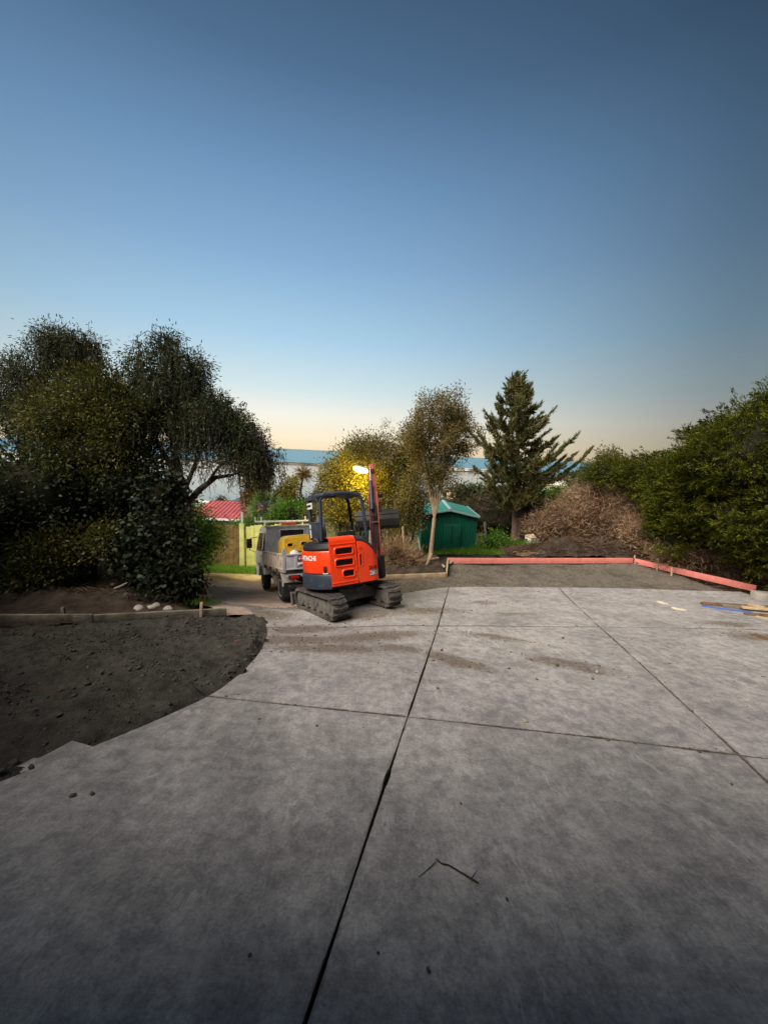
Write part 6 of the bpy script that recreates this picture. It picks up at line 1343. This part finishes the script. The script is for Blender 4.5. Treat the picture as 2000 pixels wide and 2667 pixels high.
litter(9000, (hc[0] - 2.6, hc[0] + 3.4), (13.25, 15), -.05, rg, 'deaddark', 'brushwood', 'scattered dark twigs and roots over the soil heap', zf=heapf)
P3 = [pb[3], pb[4]]
n = 9000; f = rg.random(n); off = rg.random(n) ** 1.2 * 1.6 + .08; bx_ = P3[0][0] + (P3[1][0] - P3[0][0]) * f; by_ = P3[0][1] + (P3[1][1] - P3[0][1]) * f; dd = np.array([P3[0][1] - P3[1][1], P3[1][0] - P3[0][0]]); dd = dd / np.linalg.norm(dd); X_ = bx_ + dd[0] * off; Y_ = by_ + dd[1] * off
P = np.stack([X_, Y_, gz(X_, Y_) - .05 + .30 * np.clip(off - .2, 0, 1.2) * rg.random(n)], 1); az = rg.uniform(0, 2 * math.pi, n)
tag(link('hedge_litter', leaf_mesh('hedge_litter', P, unit(np.stack([np.cos(az), np.sin(az), rg.normal(size=n) * .25], 1)), rg.uniform(.1, .4, n), .014, rg), LM['deaddark']), 'reddish brown twig litter between the pink board and the hedge', kind='stuff')
# sticks, loose branches in front of the heap
for i, (px, py, lab) in enumerate(((1370, 1452, 'pale bundle of dry branches at the left foot of the soil heap'), (1860, 1470, 'pale curved branch lying under the tall hedge'))):
    g = G(px, py); o = empty('branch_bundle', g + Vector((-.3, 0, 0))); tag(o, lab, 'branches')
    for _ in range(9 if i == 0 else 4): a = rg.normal(size=3) * np.array([.12, .12, .02]) + np.array([0, 0, .10]); MB().tube(wander(a, a + np.array([rg.uniform(.3, .8), rg.normal() * .2, rg.uniform(-.05, .22)]), 6, .04, rg), [.014, .013, .012, .010, .008, .005], 5).build('branch', M['dry_wood'], o, smooth=True)
# soil bank under the left trees with litter
bxs, bys = np.meshgrid(np.linspace(-9.0, -2.55, 120), np.linspace(5.5, 9.4, 70), indexing='ij')
edge_y = np.interp(bxs, [tl3[0].x - 1.5, tl3[1].x, tl3[2].x, -2.5], [tl3[0].y + .25, tl3[1].y + .12, tl3[2].y + .10, 7.6]); up_ = sstep(0, 1.2, bys - edge_y)
fr2 = 1 - sstep(-4.3, -3.4, bxs); zb = gz(bxs, bys) + np.where(bys < edge_y, -.06, 0) - .30 * sstep(-.1, .35, bxs + .52 * bys) + (.20 * up_ * fr2 + .03 * up_) * (1 + .7 * fbm(bxs * 2, bys * 2, 4, .6)) + .03 * fbm(bxs * 9, bys * 9, 3) - .05
o = link('soil_bank', mesh_np('soil_bank', np.stack([bxs, bys, zb], -1).reshape(-1, 3), grid_faces(120, 70), True), M['soil']); tag(o, 'dark soil bank under the left trees behind the edging', kind='structure')
litter(3500, (-8, -4.0), (6.9, 8.0), .15, rg, 'deaddark', 'leaf_litter', 'dark twigs and leaf litter on the left soil bank', (.06, .25), .016)
g = G(300, 1572); mb = MB(); mb.tube([(0, 0, .30), (.10, .03, .34), (.24, .02, .42)], [.014, .018, .012], 6); o = mb.build('dead_stick', M['stone'], None, smooth=True); o.location = g; tag(o, 'short pale stick on the soil bank behind the left edging', 'stick')
# planting strip soil between the timber boards and the olive trees
sx_, sy_ = np.meshgrid(np.linspace(-.9, 1.85, 60), np.linspace(10.55, 13.2, 50), indexing='ij'); front = np.interp(sx_, [pb[0][0] - .6, pb[1][0]], [pb[0][1], pb[1][1]]); inn = sstep(.02, .25, sy_ - front)
zz = gz(sx_, sy_) - .10 + .16 * inn + .14 * inn * fbm(sx_ * 1.8, sy_ * 1.8, 5, .6) + .16 * np.exp(-((sx_ - .3) / .5) ** 2 - ((sy_ - 12) / .4) ** 2); o = link('planting_strip', mesh_np('planting_strip', np.stack([sx_, sy_, zz], -1).reshape(-1, 3), grid_faces(60, 50), True), M['soil']); tag(o, 'bare soil planting strip around the young tree', kind='structure')
for i, (a, b, lab) in enumerate((((1030, 1474), (1108, 1466), 'long pale rail lying left of the young tree foot'), ((1118, 1466), (1142, 1462), 'short pale rail lying right of the young tree foot'))):
    p, q = G(*a), G(*b); o = MB().loft([[v + Vector(w) for w in ((0, -.03, 0), (0, .03, 0), (0, .03, .06), (0, -.03, .06))] for v in (Vector((0, 0, .08)), q - p + Vector((0, 0, .08)))]).build('timber_rail', M['pine'], None, bevel=.006); o.location = p; tag(o, lab, 'rail', 'timber rails in the planting strip')
# ---- grass
def grass(n, poly_fn, name, label, h=(.08, .22), rg=rg):
    P = poly_fn(n); D = unit(np.stack([rg.normal(size=n) * .3, rg.normal(size=n) * .3, np.ones(n)], 1)); o = link(name, leaf_mesh(name, P, D, rg.uniform(*h, n), .012, rg), LM['grass']); return tag(o, label, kind='stuff')
def quadpts(a, b, c_, d, dz=-.04):
    A = [np.array(v[:2], float) for v in (a, b, c_, d)]
    def f(n):
        u, v = rg.random((n, 1)), rg.random((n, 1)); q = (1 - u) * (1 - v) * A[0] + u * (1 - v) * A[1] + u * v * A[2] + (1 - u) * v * A[3]; q = q + rg.normal(size=q.shape) * .06; return np.c_[q, gz(q[:, 0], q[:, 1]) + dz]
    return f
grass(9000, quadpts((-6.6, 12.2), (-3.6, 13.5), (-2.2, 14.5), (-7.2, 14.0)), 'grass_verge', 'bright green grass verge at the foot of the fence')
grass(9000, quadpts((1.5, 13.3), (4.6, 13.6), (5.2, 16.2), (1.3, 15.9), -.05), 'grass_patch', 'green grass in front of and beside the shed', (.06, .18))
grass(5000, quadpts((4.2, 15), (6.3, 15.2), (6.3, 19), (4.2, 19), -.05), 'grass_patch', 'bright grass between the shed and the conifer', (.08, .22))
grass(320, quadpts((-3.7, 6.9), (-3.05, 6.95), (-3.7, 7.9), (-4.3, 7.8), 0.02), 'weeds', 'small green weeds at the end of the left edging', (.05, .16))
bushy('roadside_weed', gb(1270, 1440, 15), 'leafy green weed clump at the foot of the grey post', [(c(1275, 1415, 15), (.38, .3, .25), 1), (c(1300, 1405, 15.3), (.3, .3, .25), .6)], 2200, rg, 'green', (.06, .12), .04, None, ck=.5)

# hedge added outside the picture on the left to shade the bed
bushy('shade_hedge', (-8.6, 2.5, g1(-8.6, 2.5)), 'tall dark boundary hedge left of the gravel bed outside the frame', [((-8.8, y_, g1(-8.8, y_) + 1.9), (1.3, 1.3, 2.3), 1) for y_ in (-.5, 1.5, 3.5, 5.2)], 14000, rg, 'dark', (.10, .18), .07, None, ck=.85, cat='hedge')
# ================================================================ houses, far shore
M['cream'] = mat('cream_wall', (0.55, 0.50, 0.38), 0.85, var=.08, scale=2)
M['red_roof'] = mat('pinkish_red_roof', (0.36, 0.075, 0.078), 0.65, var=.15, scale=1.2, dirt=(0.55, 0.12, 0.11), dirt_amt=.3, dirt_scale=1.0)
M['slate'] = mat('slate_roof', (0.075, 0.085, 0.105), 0.65, var=.15, scale=2)
M['tan'] = mat('tan_wall', (0.62, 0.45, 0.26), 0.85, var=.1, scale=1)
M['pale_wall'] = mat('pale_wall', (0.66, 0.60, 0.52), 0.85, var=.1, scale=1)
M['brown_roof'] = mat('brown_roof', (0.22, 0.13, 0.09), 0.8, var=.2, scale=1)
def hip_house(name, label, e0, e1, depth, ridge_h, wall_h, roofm, wallm, group=None, hip=1.6, ribs=0):
    """e0, e1: front eave corners in the world; hipped roof with eaves, walls below"""
    e0, e1 = Vector(e0), Vector(e1); d = Vector((e1.x - e0.x, e1.y - e0.y, 0)); L = d.length; o = empty(name, (e0.x, e0.y, e0.z - wall_h), math.atan2(d.y, d.x)); tag(o, label, 'house', group)
    MB().box((L / 2, depth / 2, wall_h / 2), (L - .7, depth - .7, wall_h)).build('wall', wallm, o)
    h = wall_h; k = min(hip, L / 2 - .01); V = [(0, 0, h), (L, 0, h), (L, depth, h), (0, depth, h), (k, depth / 2, h + ridge_h), (L - k, depth / 2, h + ridge_h)]
    V2 = [(x, y, z - .12) for x, y, z in V[:4]]
    r = MB().add(V + V2, [(0, 1, 5, 4), (1, 2, 5), (2, 3, 4, 5), (3, 0, 4), (6, 7, 1, 0), (7, 8, 2, 1), (8, 9, 3, 2), (9, 6, 0, 3), (6, 9, 8, 7)]).build('roof', roofm, o)
    for i in range(ribs):
        f = (i + .5) / ribs * L; 
        t = 1.0 if k < f < L - k else (f / k if f <= k else (L - f) / k)
        MB().prism([(f - .02, 0, h + .0), (f + .02, 0, h), (f + .02, depth / 2 * t, h + ridge_h * t), (f - .02, depth / 2 * t, h + ridge_h * t)], (0, 0, .035)).build('roof_rib', roofm, r)
    for x in np.arange(.9, L - .8, 1.9):
        w = MB().box((x, .34, wall_h * .55), (.9, .06, wall_h * .4)).build('window', M['glass'], o); MB().box((x, .30, wall_h * .55 - wall_h * .22), (1.0, .08, .06)).build('sill', M['white'], w)
    MB().box((L / 2, -.05, h - .10), (L, .10, .12)).build('gutter', M['white'], o)
    return o
e0, e1 = at(452, 1344, 25), at(630, 1351, 25); e0.z = e1.z = (e0.z + e1.z) / 2
hip_house('red_roof_house', 'cream house with pinkish red hipped roof behind the fence', e0, e1, 6.0, .72, 2.4, M['red_roof'], M['cream'], None, 1.3, 16)
e0, e1 = at(590, 1338, 32), at(668, 1342, 32); e0.z = e1.z = (e0.z + e1.z) / 2 - .1
hip_house('slate_roof_house', 'house with dark slate roof behind the red roofed house', e0 + Vector((-2, 0, 0)), e1 + Vector((.6, 0, 0)), 7, 1.2, 2.4, M['slate'], M['cream'], None, 2.0)
# dark clipped hedge behind the shed
hb3 = gb(1290, 1400, 20)
hedge('dark_hedge', hb3, 'dark brown brush hedge behind the green shed', [(c(1290, 1350, 20), (1.3, .6, .95), 1), (c(1240, 1345, 20.4), (1.2, .6, .9), 1), (c(1340, 1355, 19.6), (.9, .6, 1.0), 1), (c(1180, 1340, 21.5), (1.3, .6, .9), .8)], 14000, rg, 'deaddark', (0, -.3, .3), (.06, .14), .025, None, .9)
bushy('round_shrub', gb(1230, 1390, 24), 'dark green shrub above the shed roof', [(c(1215, 1295, 24), (1.0, .7, .75), 1), (c(1255, 1290, 25), (.9, .7, .6), .8)], 6000, rg, 'far', (.12, .2), .08, mid)
bushy('round_shrub', gb(1380, 1380, 22), 'light green shrub at the left end of the brown cut hedge', [(c(1400, 1305, 19), (.5, .5, .35), 1), (c(1440, 1290, 20), (.6, .5, .35), .8)], 3500, rg, 'green', (.09, .15), .05, mid)
bushy('round_shrub', gb(1490, 1330, 40), 'pale green tree rising between far houses and hedge', [(c(1500, 1252, 40), (.8, .8, .8), 1), (c(1522, 1262, 38), (.8, .8, .7), .8)], 3500, rg, 'far', (.2, .35), .14, mid)
bushy('round_shrub', gb(1590, 1290, 22), 'scruffy sapling poking above the far end of the hedge', [(c(1585, 1190, 20), (.45, .4, .35), 1), (c(1605, 1215, 20), (.5, .4, .4), .8), (c(1570, 1215, 20), (.3, .3, .3), .5)], 2200, rg, 'olive', (.10, .16), .06, mid, coreb=False, stems=[([gb(1590, 1290, 22), c(1590, 1250, 20), c(1590, 1190, 20)], .06, .02)])
# ---- far trees and houses on the hillside and flats
def far_tree_mesh(seed, r, h):
    r_ = np.random.default_rng(seed); bl = [((0, 0, h * .6), (r, r, h * .42), 1), ((r * .5, 0, h * .45), (r * .7, r * .7, h * .3), .6), ((-r * .5, .2 * r, h * .5), (r * .7, r * .7, h * .33), .6)]
    P, D = blob_points(bl, 900, r_, 14, r * .18, .6); return leaf_mesh('crown', P, D, r_.uniform(.12, .26, len(P)) * r, r * .10, r_), bl
far_me = []
for s in range(4):
    me, bl_ = far_tree_mesh(50 + s, 2.6 + .5 * s, 6 + s); me.materials.append(LM['far'] if s % 2 else LM['olive'])
    tm = MB(); tm.tube([(0, 0, -1), (0, 0, 3.2)], [.3, .2], 6); to = tm.build('trunk', M['bark']); tme = to.data; bpy.data.objects.remove(to)
    co = core('inner', bl_, M['core'], None, .7, 2, s); cme = co.data; bpy.data.objects.remove(co); far_me.append((me, tme, cme))
def far_tree(px, py_base, y, s, lab, grp, i):
    p = at(px, py_base, y); x = p.x; o = plant('far_tree', (x, y, g1(x, y) - .3), lab, 'tree', grp); me, tme, cme = far_me[i % 4]
    for nm, m_ in (('crown', me), ('trunk', tme), ('inner_twigs', cme)): q = link(nm, m_, None, o)
    o.scale = (s, s, s); o.rotation_euler = (0, 0, i * 1.3); return o
k = 0
for px in range(395, 880, 16):
    far_tree(px + rg.uniform(-8, 8), 1320, rg.uniform(120, 330), rg.uniform(.7, 1.5), 'small dark tree on the shore flats behind the red roof', 'far trees on the shore flats', k); k += 1
for px in (505, 545, 600, 640, 675, 720, 860, 890):
    far_tree(px, 1340, rg.uniform(45, 75), rg.uniform(.45, .7), 'mid distance tree on the slope behind the red roofed house', 'mid distance trees on the left slope', k); k += 1
for i in range(46):
    far_tree(rg.uniform(1110, 1640), 1300, rg.uniform(140, 520), rg.uniform(.7, 1.4), 'small olive tree among the houses on the far right hillside', 'far trees on the right hillside', k); k += 1
for px, y_ in ((1225, 60), (1270, 75), (1310, 55), (1350, 90), (1180, 70)):
    far_tree(px, 1330, y_, rg.uniform(.4, .6), 'mid distance tree on the slope below the conifer', 'mid distance trees on the right slope', k); k += 1
def far_house(x, y, s, i, lab, grp, rot=None):
    z = g1(x, y); o = empty('far_house', (x, y, z - .5), rg.uniform(-.6, .6) if rot is None else rot); tag(o, lab, 'house', grp); L, D_, H2 = 11 * s, 7 * s, 4.2 * s
    wm = (M['tan'], M['pale_wall'], M['cream'])[i % 3]; rm = (M['brown_roof'], M['slate'], M['pale_wall'], M['tan'])[i % 4]
    MB().box((0, 0, H2 / 2 - 1), (L, D_, H2 + 2)).build('wall', wm, o)
    MB().prism([(-L / 2 - .3, -D_ / 2 - .4, H2), (-L / 2 - .3, D_ / 2 + .4, H2), (-L / 2 - .3, 0, H2 + 1.7 * s)], (L + .6, 0, 0)).build('roof', rm, o)
    for xx in (-.3, 0, .3): MB().box((L * xx, -D_ / 2 - .03, H2 * .55), (1.6 * s, .1, 1.3 * s)).build('window', M['glass'], o)
    MB().box((-L / 2 - .03, 0, H2 * .55), (.1, 1.6 * s, 1.3 * s)).build('window', M['glass'], o)
    return o
i = 0
for px, py, y_, s in ((1300, 1262, 420, 1.0), (1330, 1270, 380, .9), (1375, 1262, 430, 1.1), (1395, 1248, 470, 1.2), (1412, 1262, 420, 1.0), (1428, 1250, 450, 1.3), (1448, 1262, 400, 1.6), (1462, 1246, 480, 1.2), (1476, 1260, 420, 1.4), (1380, 1290, 300, .9), (1415, 1290, 300, .9), (1445, 1285, 310, 1.0), (1290, 1295, 260, .8), (1255, 1290, 270, .8), (1215, 1285, 290, .9), (1180, 1282, 300, .8), (1500, 1270, 400, 1.2), (1525, 1255, 460, 1.2), (1350, 1300, 240, .8), (1395, 1310, 210, .8), (1270, 1305, 220, .8)):
    p = at(px, py, y_); far_house(p.x, y_, s, i, 'small pale house on the far hillside behind the conifer', 'houses on the far right hillside'); i += 1
for px, y_, s in ((505, 280, .8), (530, 310, .9), (560, 260, .8), (590, 320, .9), (612, 200, .8), (640, 290, .9), (560, 180, .8), (650, 230, .8), (480, 230, .8), (700, 300, .9), (730, 260, .9)):
    p = at(px, 1300, y_); far_house(p.x, y_, s, i, 'small roof among trees on the flats behind the red roofed house', 'houses on the left shore flats'); i += 1
# ---- sand spit and headland
def land_strip(name, label, x0, x1, y0, wy, h, m, n=160, seed=1):
    xs = np.linspace(x0, x1, n); ys = np.linspace(-wy, wy, 9); X_, Y_ = np.meshgrid(xs, ys, indexing='ij'); t_ = (X_ - x0) / (x1 - x0); env = np.clip(np.sin(math.pi * np.clip(t_, 0, 1)) * 3, 0, 1)
    Z_ = SEA - 1 + (h * (1 - (Y_ / wy) ** 2) * (1 + .6 * fbm(X_ * .012 + seed, Y_ * .01, 5, .6)) + 1.2) * env
    o = link(name, mesh_np(name, np.stack([X_, y0 + Y_ + 60 * np.sin(X_ * .0013), Z_], -1).reshape(-1, 3), grid_faces(n, 9), True), m); return tag(o, label, kind='structure')
M['spit'] = mat('spit_scrub', (0.085, 0.075, 0.055), .95, var=.5, scale=.02, dirt=(.30, .23, .16), dirt_amt=.45, dirt_scale=.02)
M['haze_hill'] = mat('distant_hill', (0.16, 0.20, 0.24), .95, var=.2, scale=.001)  # blue-grey air haze is put into the hill colour
land_strip('sand_spit', 'low dark sand spit crossing the bay', -900, 800, 1420, 60, 7, M['spit'])
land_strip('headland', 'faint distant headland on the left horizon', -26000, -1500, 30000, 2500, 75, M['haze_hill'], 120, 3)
for k_, px in enumerate(np.linspace(1120, 1262, 16)):
    p = at(px, 1226, 1375 + 20 * rg.random()); o = far_house(p.x, p.y, 1.1, k_, 'tiny house along the sand spit left of the conifer', 'houses on the sand spit'); o.location.z = SEA + 5
# ---- house added behind the camera, out of frame, to shade the near slab
hs = empty('house', (0, -3.3, -.05)); tag(hs, 'unseen weatherboard house with deep eaves added behind the viewpoint for shade', 'house')
wl_ = MB(); wl_.box((1, -3, 1.55), (20, 6, 3.3)).build('wall', M['pale_wall'], hs)
for k_ in range(16): MB().box((1, .012, .1 + .2 * k_), (20, .03, .185), rx=R(-4)).build('weatherboard', M['pale_wall'], hs)
MB().prism([(-9.6, 4.1, 3.05), (-9.6, 4.1, 3.25), (-9.6, -3, 5.2), (-9.6, -8, 3.35), (-9.6, -8, 3.15)], (21.2, 0, 0)).build('roof', M['slate'], hs)
for xx in (-7.5, 8.5): MB().box((xx, 3.7, 1.45), (.14, .14, 3.2)).build('veranda_post', M['white'], hs)
for xx in (-4, 4):
    w = MB().box((xx, .05, 1.9), (1.8, .08, 1.3)).build('window', M['glass'], hs); MB().box((xx, .08, 1.2), (2.0, .14, .06)).build('sill', M['white'], w)
d_ = MB().box((0, .05, 1.15), (1.0, .08, 2.1)).build('door', M['charcoal'], hs); MB().box((.4, .12, 1.1), (.04, .06, .14)).build('handle', M['chrome'], d_)
wg = empty('shade_wing', (-8.4, -2.6, -.1)); tag(wg, 'pale wing added left of the viewpoint outside the frame for shade', 'shade_wing')  # unseen wing added to shade the left bed and near slab
MB().box((0, 0, 1.7), (6, 9.2, 3.9)).build('wall', M['pale_wall'], wg)
MB().prism([(-3.4, -4.9, 3.66), (3.4, -4.9, 3.66), (3.4, -4.9, 3.8), (0, -4.9, 5.4), (-3.4, -4.9, 3.8)], (0, 9.8, 0)).build('roof', M['slate'], wg)
gd = MB().box((3.03, .5, 1.2), (.06, 4.2, 2.3)).build('garage_door', M['cream'], wg)
for k_ in range(4): MB().box((3.075, .5, .42 + .56 * k_), (.03, 4.1, .5)).build('door_panel', M['cream'], gd, bevel=.01)
